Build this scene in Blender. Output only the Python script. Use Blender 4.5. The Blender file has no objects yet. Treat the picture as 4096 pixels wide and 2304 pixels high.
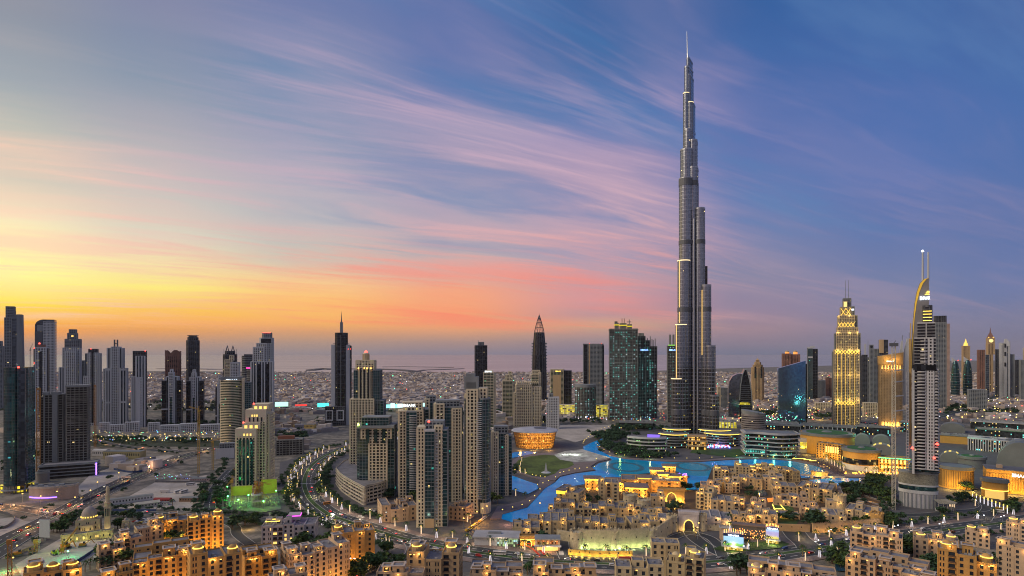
import bpy, math, random
from mathutils import Vector
from mathutils.geometry import tessellate_polygon
random.seed(7)
PI = math.pi; R = math.radians
sc = bpy.context.scene
COL = sc.collection
# ------------------------------------------------------------------ camera, sky, sun
FPX, HZ, CX, CAMH = 2400.0, 1410.0, 2048.0, 170.0     # focal length, horizon row, centre column of the photograph; metres above ground
cam = bpy.data.cameras.new('camera'); co = bpy.data.objects.new('camera', cam); COL.objects.link(co)
cam.sensor_width = 36; cam.lens = 36 * FPX / 4096; cam.shift_y = (HZ - 1152) / 4096
cam.clip_start = 1; cam.clip_end = 200000
co.location = (0, 0, CAMH); co.rotation_euler = (R(90), 0, 0)
sc.camera = co
sc.view_settings.view_transform = 'Standard'; sc.view_settings.look = 'None'
sc.view_settings.exposure = 0.0; sc.view_settings.gamma = 1
def lin(c):
    r = []
    for v in c[:3]:
        v = v / 255.0
        r.append(v / 12.92 if v <= .04045 else ((v + .055) / 1.055) ** 2.4)
    return tuple(r) + (1.0,)
W = bpy.data.worlds.new('World'); sc.world = W; W.use_nodes = True
nt = W.node_tree; nt.nodes.clear()
class NG:
    def __init__(s, t): s.t = t
    def n(s, typ, **k):
        o = s.t.nodes.new(typ)
        for a, b in k.items(): setattr(o, a, b)
        return o
    def put(s, sock, v):
        if isinstance(v, bpy.types.NodeSocket): s.t.links.new(v, sock)
        else: sock.default_value = v
    def m(s, op, a, b=None, c=None, clamp=False):
        o = s.n('ShaderNodeMath', operation=op); o.use_clamp = clamp
        s.put(o.inputs[0], a)
        if b is not None: s.put(o.inputs[1], b)
        if c is not None: s.put(o.inputs[2], c)
        return o.outputs[0]
    def vm(s, op, a, b=None):
        o = s.n('ShaderNodeVectorMath', operation=op); s.put(o.inputs[0], a)
        if b is not None: s.put(o.inputs[1], b)
        return o.outputs[0]
    def mix(s, f, a, b, mode='MIX'):
        o = s.n('ShaderNodeMix', data_type='RGBA', blend_type=mode)
        s.put(o.inputs[0], f); s.put(o.inputs[6], a); s.put(o.inputs[7], b)
        return o.outputs[2]
    def ss(s, x, lo, hi):
        o = s.n('ShaderNodeMapRange', interpolation_type='SMOOTHSTEP'); s.put(o.inputs[0], x)
        o.inputs[1].default_value = lo; o.inputs[2].default_value = hi
        return o.outputs[0]
    def comb(s, x, y, z):
        o = s.n('ShaderNodeCombineXYZ'); s.put(o.inputs[0], x); s.put(o.inputs[1], y); s.put(o.inputs[2], z); return o.outputs[0]
    def noise(s, vec, scale=1.0, detail=3.0, rough=.55):
        o = s.n('ShaderNodeTexNoise'); s.put(o.inputs['Vector'], vec); o.inputs['Scale'].default_value = scale
        o.inputs['Detail'].default_value = detail; o.inputs['Roughness'].default_value = rough
        return o.outputs[0]
g = NG(nt)
tc = g.n('ShaderNodeTexCoord'); sep = g.n('ShaderNodeSeparateXYZ'); nt.links.new(tc.outputs['Generated'], sep.inputs[0])
dx, dy, dz = sep.outputs
az = g.m('ARCTAN2', dx, dy)                       # 0 ahead, negative to the left (west, after sunset)
hor = g.m('SQRT', g.m('ADD', g.m('MULTIPLY', dx, dx), g.m('MULTIPLY', dy, dy)))
el = g.m('ARCTAN2', dz, hor)
SKY = {
 0: [(0,138,143,158),(300,152,162,172),(500,178,186,178),(700,204,200,184),(850,246,226,190),(950,255,244,176),(1100,255,250,150),(1200,255,232,72),(1270,255,184,36),(1320,252,154,54),(1370,200,152,118),(1425,165,143,132)],
 600: [(0,125,132,163),(300,130,146,168),(500,166,166,176),(750,196,192,187),(950,224,212,190),(1050,246,228,166),(1150,255,236,118),(1230,255,200,72),(1290,255,174,62),(1330,230,156,90),(1380,188,150,126),(1425,158,142,138)],
 1200: [(0,106,120,166),(300,102,134,172),(500,128,146,176),(700,176,170,186),(900,188,184,186),(1050,206,196,178),(1120,246,205,145),(1200,255,195,108),(1290,252,180,92),(1330,216,156,110),(1380,178,148,132),(1425,150,138,142)],
 1800: [(0,82,108,164),(200,78,108,166),(400,88,118,171),(500,114,134,174),(600,148,145,176),(700,162,152,178),(800,150,152,180),(950,178,164,178),(1090,200,178,170),(1160,246,164,126),(1250,250,160,112),(1310,240,162,112),(1360,186,146,130),(1425,138,130,146)],
 2400: [(0,44,94,155),(250,48,100,160),(450,76,112,171),(540,116,126,176),(640,152,140,176),(800,164,148,178),(1000,174,154,176),(1130,186,155,168),(1200,214,148,152),(1260,190,146,152),(1300,214,164,134),(1340,174,145,142),(1425,126,120,146)],
 3000: [(0,46,92,155),(400,62,102,167),(600,84,110,171),(800,96,120,174),(950,110,124,170),(1100,132,130,162),(1250,146,128,155),(1320,155,130,146),(1370,134,122,145),(1430,105,113,143)],
 3600: [(0,56,95,159),(400,66,104,169),(700,74,109,173),(950,92,114,168),(1150,112,122,163),(1300,124,124,155),(1430,112,114,144)],
 4096: [(0,66,100,160),(400,65,104,168),(700,70,106,168),(900,86,110,166),(1150,94,114,165),(1300,114,118,152),(1430,112,112,140)],
}
ZEN = {0:(128,135,155),600:(110,122,158),1200:(92,112,158),1800:(70,100,155),2400:(45,88,148),3000:(45,85,145),3600:(50,88,150),4096:(58,90,150)}
def ramp(stops):
    o = g.n('ShaderNodeValToRGB'); g.put(o.inputs[0], g.m('DIVIDE', el, PI / 2, clamp=True)); e = o.color_ramp.elements
    for i, (p, c) in enumerate(stops):
        x = e[i] if i < 2 else e.new(p)
        x.position = p; x.color = lin(c)
    return o.outputs[0]
cols = []
for px, st in SKY.items():
    a = math.atan((px - CX) / FPX)
    stops = [(max(0, math.atan((HZ - py) / FPX * math.cos(a)) / (PI / 2)), c) for (py, *c) in reversed(st)]
    stops.append((1.0, ZEN[px])); stops = sorted(stops, key=lambda t: t[0])
    cols.append((a, ramp(stops)))
cols.append((R(100), ramp([(0, (140,134,146)),(.1,(152,142,156)),(.25,(132,138,166)),(1,(70,98,150))])))
cols.insert(0, (R(-75), ramp([(0,(200,160,130)),(.05,(255,200,110)),(.15,(255,225,160)),(.4,(190,190,195)),(1,(128,135,155))])))
cols.insert(0, (R(-125), ramp([(0,(160,140,150)),(.1,(190,160,165)),(.4,(150,150,178)),(1,(100,115,155))])))
acc = cols[0][1]
for (a0, c0), (a1, c1) in zip(cols, cols[1:]):
    acc = g.mix(g.ss(az, a0, a1), acc, c1)
# behind the camera (az wraps): blend to the eastern colour
wrap = g.ss(g.m('ABSOLUTE', az), R(125), R(170))
acc = g.mix(wrap, acc, cols[-1][1])
# wisps: a cloud sheet overhead with streaks running towards a far vanishing point right of frame
den = g.m('ADD', g.m('MAXIMUM', dz, 0.0), 0.11)
u0 = g.m('DIVIDE', dx, den); v0 = g.m('DIVIDE', dy, den)
th = R(62)
s_ = g.m('ADD', g.m('MULTIPLY', u0, math.sin(th)), g.m('MULTIPLY', v0, math.cos(th)))
t_ = g.m('SUBTRACT', g.m('MULTIPLY', u0, math.cos(th)), g.m('MULTIPLY', v0, math.sin(th)))
warp = g.noise(g.comb(g.m('MULTIPLY', s_, .3), g.m('MULTIPLY', t_, .8), 3.0), 1.0, 2)
t2 = g.m('ADD', t_, g.m('MULTIPLY', g.m('SUBTRACT', warp, .5), .9))
n1 = g.noise(g.comb(g.m('MULTIPLY', s_, .5), g.m('MULTIPLY', t2, 2.1), 0.0), 1.0, 5, .6)
n2 = g.noise(g.comb(g.m('MULTIPLY', s_, .22), g.m('MULTIPLY', t2, .9), 9.0), 1.0, 3, .5)
n3 = g.noise(g.comb(g.m('MULTIPLY', s_, 1.3), g.m('MULTIPLY', t2, 11.0), 5.0), 1.0, 4, .6)
wis = g.m('MULTIPLY', g.ss(n1, .36, .68), g.ss(n2, .32, .62))
wis = g.m('ADD', wis, g.m('MULTIPLY', g.m('MULTIPLY', g.ss(n3, .46, .72), g.ss(n2, .34, .58)), .68), clamp=True)
# wisps thin out to the right and at the very top, and burn salmon low over the sea in the middle
east = g.m('SUBTRACT', 1.0, g.m('MULTIPLY', g.ss(az, R(12), R(24)), .84))
mid = g.m('MULTIPLY', g.ss(az, R(-34), R(-14)), g.m('SUBTRACT', 1.0, g.ss(az, R(8), R(24))))
low = g.m('SUBTRACT', 1.0, g.ss(el, R(5), R(13)))
lift = g.ss(el, R(1.0), R(3.5))
high = g.m('SUBTRACT', 1.0, g.m('MULTIPLY', g.ss(el, R(20), R(29)), .55))
pink = g.mix(g.ss(el, R(6), R(20)), lin((240,180,170)), lin((206,172,192)))
pink = g.mix(g.m('MULTIPLY', mid, low), pink, lin((255,126,104)))
pink = g.mix(g.m('SUBTRACT', 1.0, g.ss(az, R(-40), R(-26))), pink, lin((255,206,180)))
nw = g.m('SUBTRACT', 1.0, g.m('MULTIPLY', g.m('SUBTRACT', 1.0, g.ss(az, R(-34), R(-16))), g.m('MULTIPLY', g.ss(el, R(14), R(20)), .9)))
f = g.m('MULTIPLY', g.m('MULTIPLY', wis, g.m('MULTIPLY', east, nw)), g.m('MULTIPLY', lift, high))
acc = g.mix(g.m('MULTIPLY', f, .66), acc, pink)
# blue gaps between the streaks
gap = g.m('MULTIPLY', g.ss(g.m('SUBTRACT', 1.0, n1), .50, .66), g.m('MULTIPLY', g.ss(el, R(7), R(12)), g.ss(az, R(-26), R(-8))))
acc = g.mix(g.m('MULTIPLY', gap, .42), acc, lin((92,128,178)))
# below the horizon: dull ground colour
acc = g.mix(g.ss(g.m('MULTIPLY', dz, -1.0), .0, .02), acc, lin((96,92,98)))
bg = g.n('ShaderNodeBackground'); nt.links.new(acc, bg.inputs[0]); bg.inputs[1].default_value = 1.0
sky = g.n('ShaderNodeTexSky'); sky.sky_type = 'NISHITA'; sky.sun_disc = False
sky.sun_elevation = R(4); sky.sun_rotation = R(-68)
bg2 = g.n('ShaderNodeBackground'); nt.links.new(sky.outputs[0], bg2.inputs[0]); bg2.inputs[1].default_value = .012
ad = g.n('ShaderNodeAddShader'); nt.links.new(bg.outputs[0], ad.inputs[0]); nt.links.new(bg2.outputs[0], ad.inputs[1])
wo = g.n('ShaderNodeOutputWorld'); nt.links.new(ad.outputs[0], wo.inputs[0])
SUN_AZ, SUN_EL = R(-108), R(34)
sd = bpy.data.lights.new('sun', 'SUN'); sd.energy = 1.7; sd.angle = R(30); sd.color = (1, .82, .58)
so = bpy.data.objects.new('sun', sd); COL.objects.link(so)
dirv = Vector((math.sin(SUN_AZ) * math.cos(SUN_EL), math.cos(SUN_AZ) * math.cos(SUN_EL), math.sin(SUN_EL)))
so.rotation_euler = dirv.to_track_quat('Z', 'Y').to_euler()
sc.cycles.pixel_filter_type = 'BLACKMAN_HARRIS'; sc.cycles.filter_width = 1.05
sc.cycles.max_bounces = 4; sc.cycles.diffuse_bounces = 2; sc.cycles.glossy_bounces = 2; sc.cycles.transmission_bounces = 2
sc.cycles.volume_bounces = 0; sc.cycles.sample_clamp_indirect = 4; sc.cycles.sample_clamp_direct = 0
sc.cycles.caustics_reflective = False; sc.cycles.caustics_refractive = False
# ------------------------------------------------------------------ materials
MATS = {}
def base(name):
    m = bpy.data.materials.new(name); m.use_nodes = True; t = m.node_tree
    return m, NG(t), t.nodes['Principled BSDF']
def mat(name, c, rough=.8, metal=0, var=.18, scale=.08, fine=1.2, emit=None, es=0, spec=.5, streak=False, bump=0):
    if name in MATS: return MATS[name]
    m, q, b = base(name)
    tcn = q.n('ShaderNodeTexCoord').outputs['Object']
    v = tcn
    if streak: v = q.vm('MULTIPLY', tcn, (1, 1, .08))
    n = q.noise(v, scale, 4); n2_ = q.noise(tcn, fine, 2)
    fac = q.m('ADD', q.m('MULTIPLY', n, .7), q.m('MULTIPLY', n2_, .3))
    lo = tuple(x * (1 - var) for x in c[:3]) + (1,); hi = tuple(min(1, x * (1 + var)) for x in c[:3]) + (1,)
    cc = q.mix(q.ss(fac, .32, .68), lo, hi)
    if 'plaster' in name or 'house' in name:      # every building has its own batch of paint
        rd = q.n('ShaderNodeObjectInfo').outputs['Random']; cc = q.mix(1.0, cc, q.mix(rd, (.80,.78,.74,1), (1.12,1.12,1.14,1)), 'MULTIPLY')
    q.put(b.inputs['Base Color'], cc)
    b.inputs['Roughness'].default_value = rough; b.inputs['Metallic'].default_value = metal
    b.inputs['Specular IOR Level'].default_value = spec
    if bump:
        bn = q.n('ShaderNodeBump'); bn.inputs['Distance'].default_value = bump; q.put(bn.inputs['Height'], n2_); m.node_tree.links.new(bn.outputs[0], b.inputs['Normal'])
    if emit: b.inputs['Emission Color'].default_value = tuple(emit) + (1,); b.inputs['Emission Strength'].default_value = es
    m.cycles.emission_sampling = 'NONE'
    MATS[name] = m; return m
def glow(name, c, s):
    if name in MATS: return MATS[name]
    return mat(name, tuple(min(.8, x) for x in c), emit=c, es=s, var=.02)
def glass(name, c, bay=3.5, fh=3.6, lit=.03, lc=(1, .72, .3), es=1.1, rough=.16, metal=.55, lc2=None, var=.55, dot=.27):
    if name in MATS: return MATS[name]
    m, q, b = base(name)
    tcn = q.n('ShaderNodeTexCoord').outputs['Object']
    v = q.vm('DIVIDE', q.vm('ADD', tcn, (.37 * bay, .41 * bay, .013)), (bay, bay, fh)); cell = q.vm('FLOOR', v)
    wn = q.n('ShaderNodeTexWhiteNoise', noise_dimensions='3D'); q.put(wn.inputs['Vector'], cell)
    h = wn.outputs['Value']; hs = q.n('ShaderNodeSeparateColor'); q.put(hs.inputs[0], wn.outputs['Color'])
    big = q.noise(tcn, .035, 2)
    k = q.m('ADD', q.m('MULTIPLY', h, .5), q.m('MULTIPLY', big, .5))
    lo = tuple(x * (1 - var) for x in c[:3]) + (1,); hi = tuple(min(1, x * (1 + var)) for x in c[:3]) + (1,)
    q.put(b.inputs['Base Color'], q.mix(q.ss(k, .2, .8), lo, hi))
    b.inputs['Roughness'].default_value = rough; b.inputs['Metallic'].default_value = metal
    if lit > 0:
        on = q.m('LESS_THAN', hs.outputs[1], lit)
        if dot:      # a single bulb in the middle of each lit bay
            fr = q.vm('SUBTRACT', q.vm('FRACTION', v), (.5, .5, .5)); sp = q.n('ShaderNodeSeparateXYZ'); q.put(sp.inputs[0], fr)
            on = q.m('MULTIPLY', on, q.m('MULTIPLY', q.m('LESS_THAN', q.m('ABSOLUTE', sp.outputs[0]), dot), q.m('LESS_THAN', q.m('ABSOLUTE', sp.outputs[2]), dot)))
        q.put(b.inputs['Emission Strength'], q.m('MULTIPLY', on, q.m('MULTIPLY', es, q.m('ADD', hs.outputs[2], .35))))
        q.put(b.inputs['Emission Color'], q.mix(q.m('GREATER_THAN', hs.outputs[0], .6), tuple(lc) + (1,), tuple(lc2 or lc) + (1,)))
    m.cycles.emission_sampling = 'NONE'
    MATS[name] = m; return m
# ------------------------------------------------------------------ mesh builder
class MB:
    def __init__(s): s.v = []; s.f = []
    def quad(s, a, b, c, d): n = len(s.v); s.v += [a, b, c, d]; s.f.append((n, n+1, n+2, n+3)); return s
    def tri(s, a, b, c): n = len(s.v); s.v += [a, b, c]; s.f.append((n, n+1, n+2)); return s
    def box(s, x0, x1, y0, y1, z0, z1):
        n = len(s.v)
        s.v += [(x0,y0,z0),(x1,y0,z0),(x1,y1,z0),(x0,y1,z0),(x0,y0,z1),(x1,y0,z1),(x1,y1,z1),(x0,y1,z1)]
        s.f += [(n,n+3,n+2,n+1),(n+4,n+5,n+6,n+7),(n,n+1,n+5,n+4),(n+1,n+2,n+6,n+5),(n+2,n+3,n+7,n+6),(n+3,n,n+4,n+7)]
        return s
    def prism(s, o, z0, z1, o2=None, cap=True, bot=False):
        n = len(s.v); k = len(o); o2 = o2 or o
        zz = z1 if callable(z1) else (lambda x, y: z1)
        s.v += [(x, y, z0) for x, y in o] + [(x, y, zz(x, y)) for x, y in o2]
        for i in range(k): j = (i + 1) % k; s.f.append((n+i, n+j, n+k+j, n+k+i))
        if cap: s.f.append(tuple(range(n+k, n+2*k)))
        if bot: s.f.append(tuple(range(n+k-1, n-1, -1)))
        return s
    def ring(s, o, off, z0, z1):
        k = len(o); p = offs(o, off); n = len(s.v)
        for q_, z in ((o, z0), (p, z0), (p, z1), (o, z1)): s.v += [(x, y, z) for x, y in q_]
        for i in range(k):
            j = (i + 1) % k
            for a in range(3): s.f.append((n+a*k+j, n+a*k+i, n+(a+1)*k+i, n+(a+1)*k+j)[::-1])
        return s
    def cyl(s, cx, cy, r, z0, z1, n=12, r2=None, cap=True):
        r2 = r if r2 is None else r2
        return s.prism(circ(cx, cy, r, r, n), z0, z1, circ(cx, cy, r2, r2, n), cap=cap)
    def dome(s, cx, cy, r, z, h=None, n=12, m=5, full=PI/2):
        h = h or r; b = len(s.v)
        for i in range(m):
            a = full * i / m
            s.v += [(cx + r*math.cos(a)*math.cos(2*PI*j/n), cy + r*math.cos(a)*math.sin(2*PI*j/n), z + h*math.sin(a)) for j in range(n)]
        s.v.append((cx, cy, z + h)); t = len(s.v) - 1
        for i in range(m - 1):
            for j in range(n): k = (j + 1) % n; s.f.append((b+i*n+j, b+i*n+k, b+(i+1)*n+k, b+(i+1)*n+j))
        for j in range(n): s.f.append((b+(m-1)*n+j, b+(m-1)*n+(j+1)%n, t))
        return s
    def bar(s, a, b, r, n=4, r2=None):
        a = Vector(a); b = Vector(b); d = (b - a).normalized(); u = d.orthogonal().normalized(); w = d.cross(u); r2 = r if r2 is None else r2
        k = len(s.v)
        for p, rr in ((a, r), (b, r2)): s.v += [tuple(p + (u*math.cos(2*PI*i/n) + w*math.sin(2*PI*i/n))*rr) for i in range(n)]
        for i in range(n): j = (i+1) % n; s.f.append((k+i, k+j, k+n+j, k+n+i))
        s.f.append(tuple(range(k+n, k+2*n))); s.f.append(tuple(range(k+n-1, k-1, -1)))
        return s
    def poly(s, pts, z):
        tr = tessellate_polygon([[Vector((x, y, 0)) for x, y in pts]]); n = len(s.v)
        s.v += [(x, y, z) for x, y in pts]
        for t in tr:
            a, b, c = [pts[i] for i in t]
            if (b[0]-a[0])*(c[1]-a[1]) - (b[1]-a[1])*(c[0]-a[0]) < 0: t = (t[0], t[2], t[1])
            s.f.append(tuple(n + i for i in t))
        return s
    def mesh(s, name, m, smooth=False):
        me = bpy.data.meshes.new(name); me.from_pydata(s.v, [], s.f); me.materials.append(m)
        if smooth: me.polygons.foreach_set('use_smooth', [True] * len(me.polygons))
        me.update(); return me
    def obj(s, name, m, parent=None, smooth=False, label=None):
        if not s.f: return None
        o = bpy.data.objects.new(name, s.mesh(name, m, smooth)); COL.objects.link(o)
        if parent: o.parent = parent
        if label: o['label'] = label
        return o
def circ(cx, cy, rx, ry, n=24, a0=0): return [(cx + rx*math.cos(a0+2*PI*i/n), cy + ry*math.sin(a0+2*PI*i/n)) for i in range(n)]
def rect(x0, x1, y0, y1): return [(x0,y0),(x1,y0),(x1,y1),(x0,y1)]
def offs(o, t):
    k = len(o); r = []
    for i in range(k):
        a, b, c = Vector(o[i-1]), Vector(o[i]), Vector(o[(i+1) % k])
        d1 = (b-a); d2 = (c-b)
        d1 = d1.normalized() if d1.length > 1e-6 else d2.normalized(); d2 = d2.normalized() if d2.length > 1e-6 else d1
        n1_ = Vector((d1.y, -d1.x)); n2_ = Vector((d2.y, -d2.x)); nn = n1_ + n2_
        l = nn.length; nn = nn / l if l > 1e-6 else n1_
        kf = 1 / max(.5, nn.dot(n1_)); p = b + nn * t * kf; r.append((p.x, p.y))
    return r
def skin(lat, o, z0, z1, fh, sh, bay, pw, t, closed=True, zf=None, piers=True):
    """storey bands and piers standing proud of the glass, all the way round the outline"""
    z = z0 + (0 if zf is None else zf); n = max(1, round((z1 - z) / fh)); f = (z1 - z) / n
    if sh > 0:
        for i in range(n): lat.ring(o, t, z + i*f, z + i*f + sh)
        lat.ring(o, t, z1 - sh*.6, z1 + .15)
    if piers and pw > 0:
        k = len(o)
        for i in range(k):
            a = Vector(o[i]); b = Vector(o[(i+1) % k]); L = (b-a).length
            if L < 1e-3: continue
            d = (b-a)/L; nn = Vector((d.y, -d.x)); m = max(1, round(L / bay)) if L > bay*.7 else 1
            for j in range(m):
                c = a + d*(L*j/m + (0 if L > bay*.7 else L/2)); h = pw/2
                if L > bay*.7 and j == 0: c = a + d*h
                tt = t + .07
                q_ = [tuple(c - d*h), tuple(c - d*h + nn*tt), tuple(c + d*h + nn*tt), tuple(c + d*h)]
                lat.prism(q_, z0, z1 + .05)
            if L > bay*.7:
                c = b - d*pw/2; h = pw/2 - .01; tt = t + .07
                lat.prism([tuple(c - d*h), tuple(c - d*h + nn*tt), tuple(c + d*h + nn*tt), tuple(c + d*h)], z0, z1 + .05)
# ------------------------------------------------------------------ things
def tagp(o, label, cat=None, group=None, kind=None):
    o['label'] = label
    if cat: o['category'] = cat
    if group: o['group'] = group
    if kind: o['kind'] = kind
    return o
def thing(name, label, cat, loc, rz=0, group=None):
    o = bpy.data.objects.new(name, None); COL.objects.link(o); o.empty_display_size = 1
    o.location = loc; o.rotation_euler = (0, 0, rz)
    return tagp(o, label, cat, group)
def struct(name, mb, m, smooth=False):
    o = mb.obj(name, m, None, smooth); o['kind'] = 'structure'; return o
def gp(px, py, z=0):
    Y = (CAMH - z) * FPX / (py - HZ); return ((px - CX) / FPX * Y, Y)
class Site:
    """a footprint on the ground seen between two columns of the photograph, its near edge on row by (or at depth Y)"""
    def __init__(s, L, Rr, by=None, Y=None, rot=0, ratio=1.0, d=None, face=.75, z0=0):
        s.Y0 = Y if Y else (CAMH - z0) * FPX / (by - HZ)
        s.mid = (L + Rr) / 2; a = math.atan((s.mid - CX) / FPX) ; s.a = a; s.rot = R(rot); s.z0 = z0
        az_ = -a * face; rel = -a - az_        # face<1 leaves a little of the flank in view, as in the photograph
        r = s.rot + az_
        s.rz = r; rr = abs(r + a)
        Wm = (Rr - L) * s.Y0 / FPX * math.cos(a)
        if d is None: w = Wm / (math.cos(rr) + ratio * math.sin(rr)); dd = w * ratio
        else: w = (Wm - d * math.sin(rr)) / math.cos(rr); w = max(w, Wm * .4); dd = d
        half = (w * math.sin(rr) + dd * math.cos(rr)) / 2
        f = 1 + half / (s.Y0 / math.cos(a)); w *= 1 + half * .6 / s.Y0
        s.w, s.d = w, dd
        C = Vector(((s.mid - CX) / FPX * s.Y0, s.Y0)) * f
        off = Vector((-math.sin(r), math.cos(r))) * (dd / 2)
        s.p = C - off; s.loc = (s.p.x, s.p.y, z0); s.k = w / (Rr - L)
        s.Y = s.Y0 * (1 + (f - 1) * .25)
    def x(s, px): return (px - s.mid) * s.k
    def z(s, py): return CAMH - (py - HZ) / FPX * s.Y - s.z0
# ------------------------------------------------------------------ wall and glass kinds
WHITE = mat('pale concrete', (.50,.525,.545), .75, var=.14, streak=True)
GREYC = mat('grey concrete', (.235,.26,.275), .8, var=.2, streak=True)
DARKC = mat('dark cladding', (.10,.11,.13), .5, var=.25, metal=.2, streak=True)
BEIGE = mat('beige stone cladding', (.64,.57,.41), .8, var=.12, streak=True)
BROWN = mat('brown stone cladding', (.24,.13,.10), .8, var=.2)
GOLDC = mat('tan gold cladding', (.50,.36,.20), .7, var=.15, streak=True)
STEEL = mat('brushed steel fins', (.34,.37,.43), .34, metal=.85, var=.15, streak=True)
ROOFG = mat('grey roof membrane', (.20,.20,.22), .9, var=.3, scale=.12)
RAWC = mat('raw concrete', (.21,.215,.20), .9, var=.35, scale=.2, streak=True)
SAND1 = mat('tan plaster', (.50,.35,.19), .9, var=.14, scale=.15, bump=.02)
SAND2 = mat('pinkish plaster', (.54,.40,.27), .9, var=.12, scale=.15, bump=.02)
SAND3 = mat('cream plaster', (.56,.45,.26), .9, var=.12, scale=.15, bump=.02)
SAND4 = mat('ochre plaster', (.55,.33,.11), .9, var=.14, scale=.15, bump=.02)
GREYP = mat('grey white plaster', (.44,.42,.43), .9, var=.1, scale=.15, bump=.02)
STONE = mat('fort stone', (.52,.45,.30), .9, var=.18, scale=.3, bump=.05)
TILE = mat('brown grey roof tiles', (.22,.17,.16), .85, var=.2, scale=.4)
PANE = glass('window pane', (.035,.045,.06), 2, 3.4, .0, rough=.15, metal=.2)
PANEL = glow('lit window pane', (1,.62,.16), 1.3)
REDL = glow('red beacon lens', (1,.06,.04), 6)
WARM = glow('warm lamp lens', (1,.55,.12), 3)
YEL = glow('yellow strip lamp', (1,.68,.12), 2.0)
COOL = glow('white lamp lens', (.85,.92,1), 8)
TEAL = glow('teal work lamp', (.15,1,.72), 5)
VIO = glow('violet strip lamp', (.25,.12,1), 4)
WSIGN = glow('white backlit lettering', (.8,.9,1), 2.2)
G_DARK = glass('dark glass', (.03,.035,.045), 4, 3.6, .006)
G_BLUE = glass('blue glass', (.065,.085,.115), 4, 3.6, .006)
G_TEAL = glass('teal glass', (.025,.075,.092), 3.6, 3.5, .010, lc=(1,.75,.25), lc2=(.1,.9,.7))
G_GREEN = glass('green glass', (.04,.08,.062), 3.6, 3.6, .02, lc=(1,.85,.15), lc2=(.2,.9,.5))
G_RES = glass('flat window glass', (.03,.038,.042), 3.2, 3.4, .075, lc=(1,.8,.25), lc2=(.95,.85,.45), es=.8)
G_SITE = glass('unfinished floors', (.03,.035,.035), 6.4, 5.6, .42, lc=(.15,.9,.8), lc2=(.65,.9,1), es=3.2, metal=0, rough=.8, dot=.12)
G_SITE2 = glass('bare floors', (.03,.03,.03), 5, 3.6, .01, metal=0, rough=.9)
G_GOLD = glass('gold lit windows', (.16,.12,.06), 3, 3.5, .25, lc=(1,.55,.1), lc2=(1,.75,.2), es=.7)
G_PARK = glass('lit car park floors', (.3,.25,.05), 5, 4, .93, lc=(1,.8,.05), lc2=(1,.9,.2), es=.85, dot=.46)
STY = {
 'white': (G_RES, WHITE, 3.7, 1.5, 4.2, 1.7, .5), 'whitefin': (G_BLUE, WHITE, 3.7, .0, 5.5, 2.2, .8), 'grey': (G_BLUE, GREYC, 3.7, 1.3, 4.0, 1.2, .4),
 'glass': (G_BLUE, GREYC, 7.4, .5, 9, .5, .2), 'dark': (G_DARK, DARKC, 3.7, .8, 5, .8, .3), 'darkglass': (G_DARK, DARKC, 11, .5, 8, .5, .2),
 'brown': (G_DARK, BROWN, 3.7, 1.6, 5, 2.2, .7), 'beige': (G_RES, BEIGE, 3.5, 1.15, 4.2, 1.6, .5), 'beigeband': (G_GREEN, BEIGE, 3.5, 1.0, 9, .7, .6),
 'teal': (G_TEAL, GREYC, 3.6, .45, 3.6, .3, .15), 'green': (G_GREEN, BEIGE, 3.7, .5, 4.5, .35, .35), 'conc': (G_SITE, RAWC, 3.7, .8, 6.4, .9, .6),
 'conc2': (G_SITE2, RAWC, 3.6, .9, 5, .9, .7), 'gold': (G_GOLD, GOLDC, 3.5, 1.2, 3.4, 1.3, .5), 'goldfin': (G_DARK, GOLDC, 3.6, .8, 4.5, 1.9, 1.1),
 'park': (G_PARK, BEIGE, 4, 1.2, 12, 1.2, .4), 'blank': (G_DARK, GREYC, 999, 0, 999, 0, .1), 'fin': (G_BLUE, GREYC, 3.7, .6, 3.0, 1.0, .7),
}
def crown_box(mb, x0, x1, y0, y1, z0, z1, p=.5):
    mb.box(x0, x1, y0, y0+p, z0, z1); mb.box(x0, x1, y1-p, y1, z0, z1)
    mb.box(x0, x0+p, y0+p, y1-p, z0, z1-.02); mb.box(x1-p, x1, y0+p, y1-p, z0, z1-.02)
def tiers(s, t, lst, d=None):
    """every tier: (left, right, top row, bottom row or None for the ground, style, front and back as shares of the depth, outline shape)"""
    parts = {}
    for q in lst:
        L, Rr, top, bot, st = q[:5]; f0, f1 = (q[5], q[6]) if len(q) > 6 else (0, 1); shape = q[7] if len(q) > 7 else 'box'
        gm, lm, fh, sh, bay, pw, th = STY[st]
        x0, x1 = s.x(L), s.x(Rr); z1 = s.z(top); z0 = 0 if bot is None else s.z(bot); y0, y1 = s.d*f0, s.d*f1
        if shape == 'box': o = rect(x0, x1, y0, y1)
        elif shape == 'round': o = circ((x0+x1)/2, (y0+y1)/2, (x1-x0)/2, (y1-y0)/2, 28)
        elif shape == 'bow':   # flat back, bowed front
            o = [(x0 + (x1-x0)*i/14, y0 + (y1-y0)*.32*(1 - math.sin(PI*i/14))) for i in range(15)] + [(x1, y1), (x0, y1)]
        elif shape == 'cham':
            c = (x1-x0)*.18; o = [(x0+c,y0),(x1-c,y0),(x1,y0+c),(x1,y1-c),(x1-c,y1),(x0+c,y1),(x0,y1-c),(x0,y0+c)]
        core, lat = parts.setdefault(st, (MB(), MB()))
        core.prism(o, z0, z1 - .1)
        skin(lat, o, z0, z1, fh, sh, bay, pw, th)
        lat.prism(offs(o, th*.5), z1 - .05, z1 + 1.0)
    first = True
    for st, (core, lat) in parts.items():
        gm, lm = STY[st][:2]
        core.obj('glass_wall', gm, t); lat.obj('facade_frame', lm, t)
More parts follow.
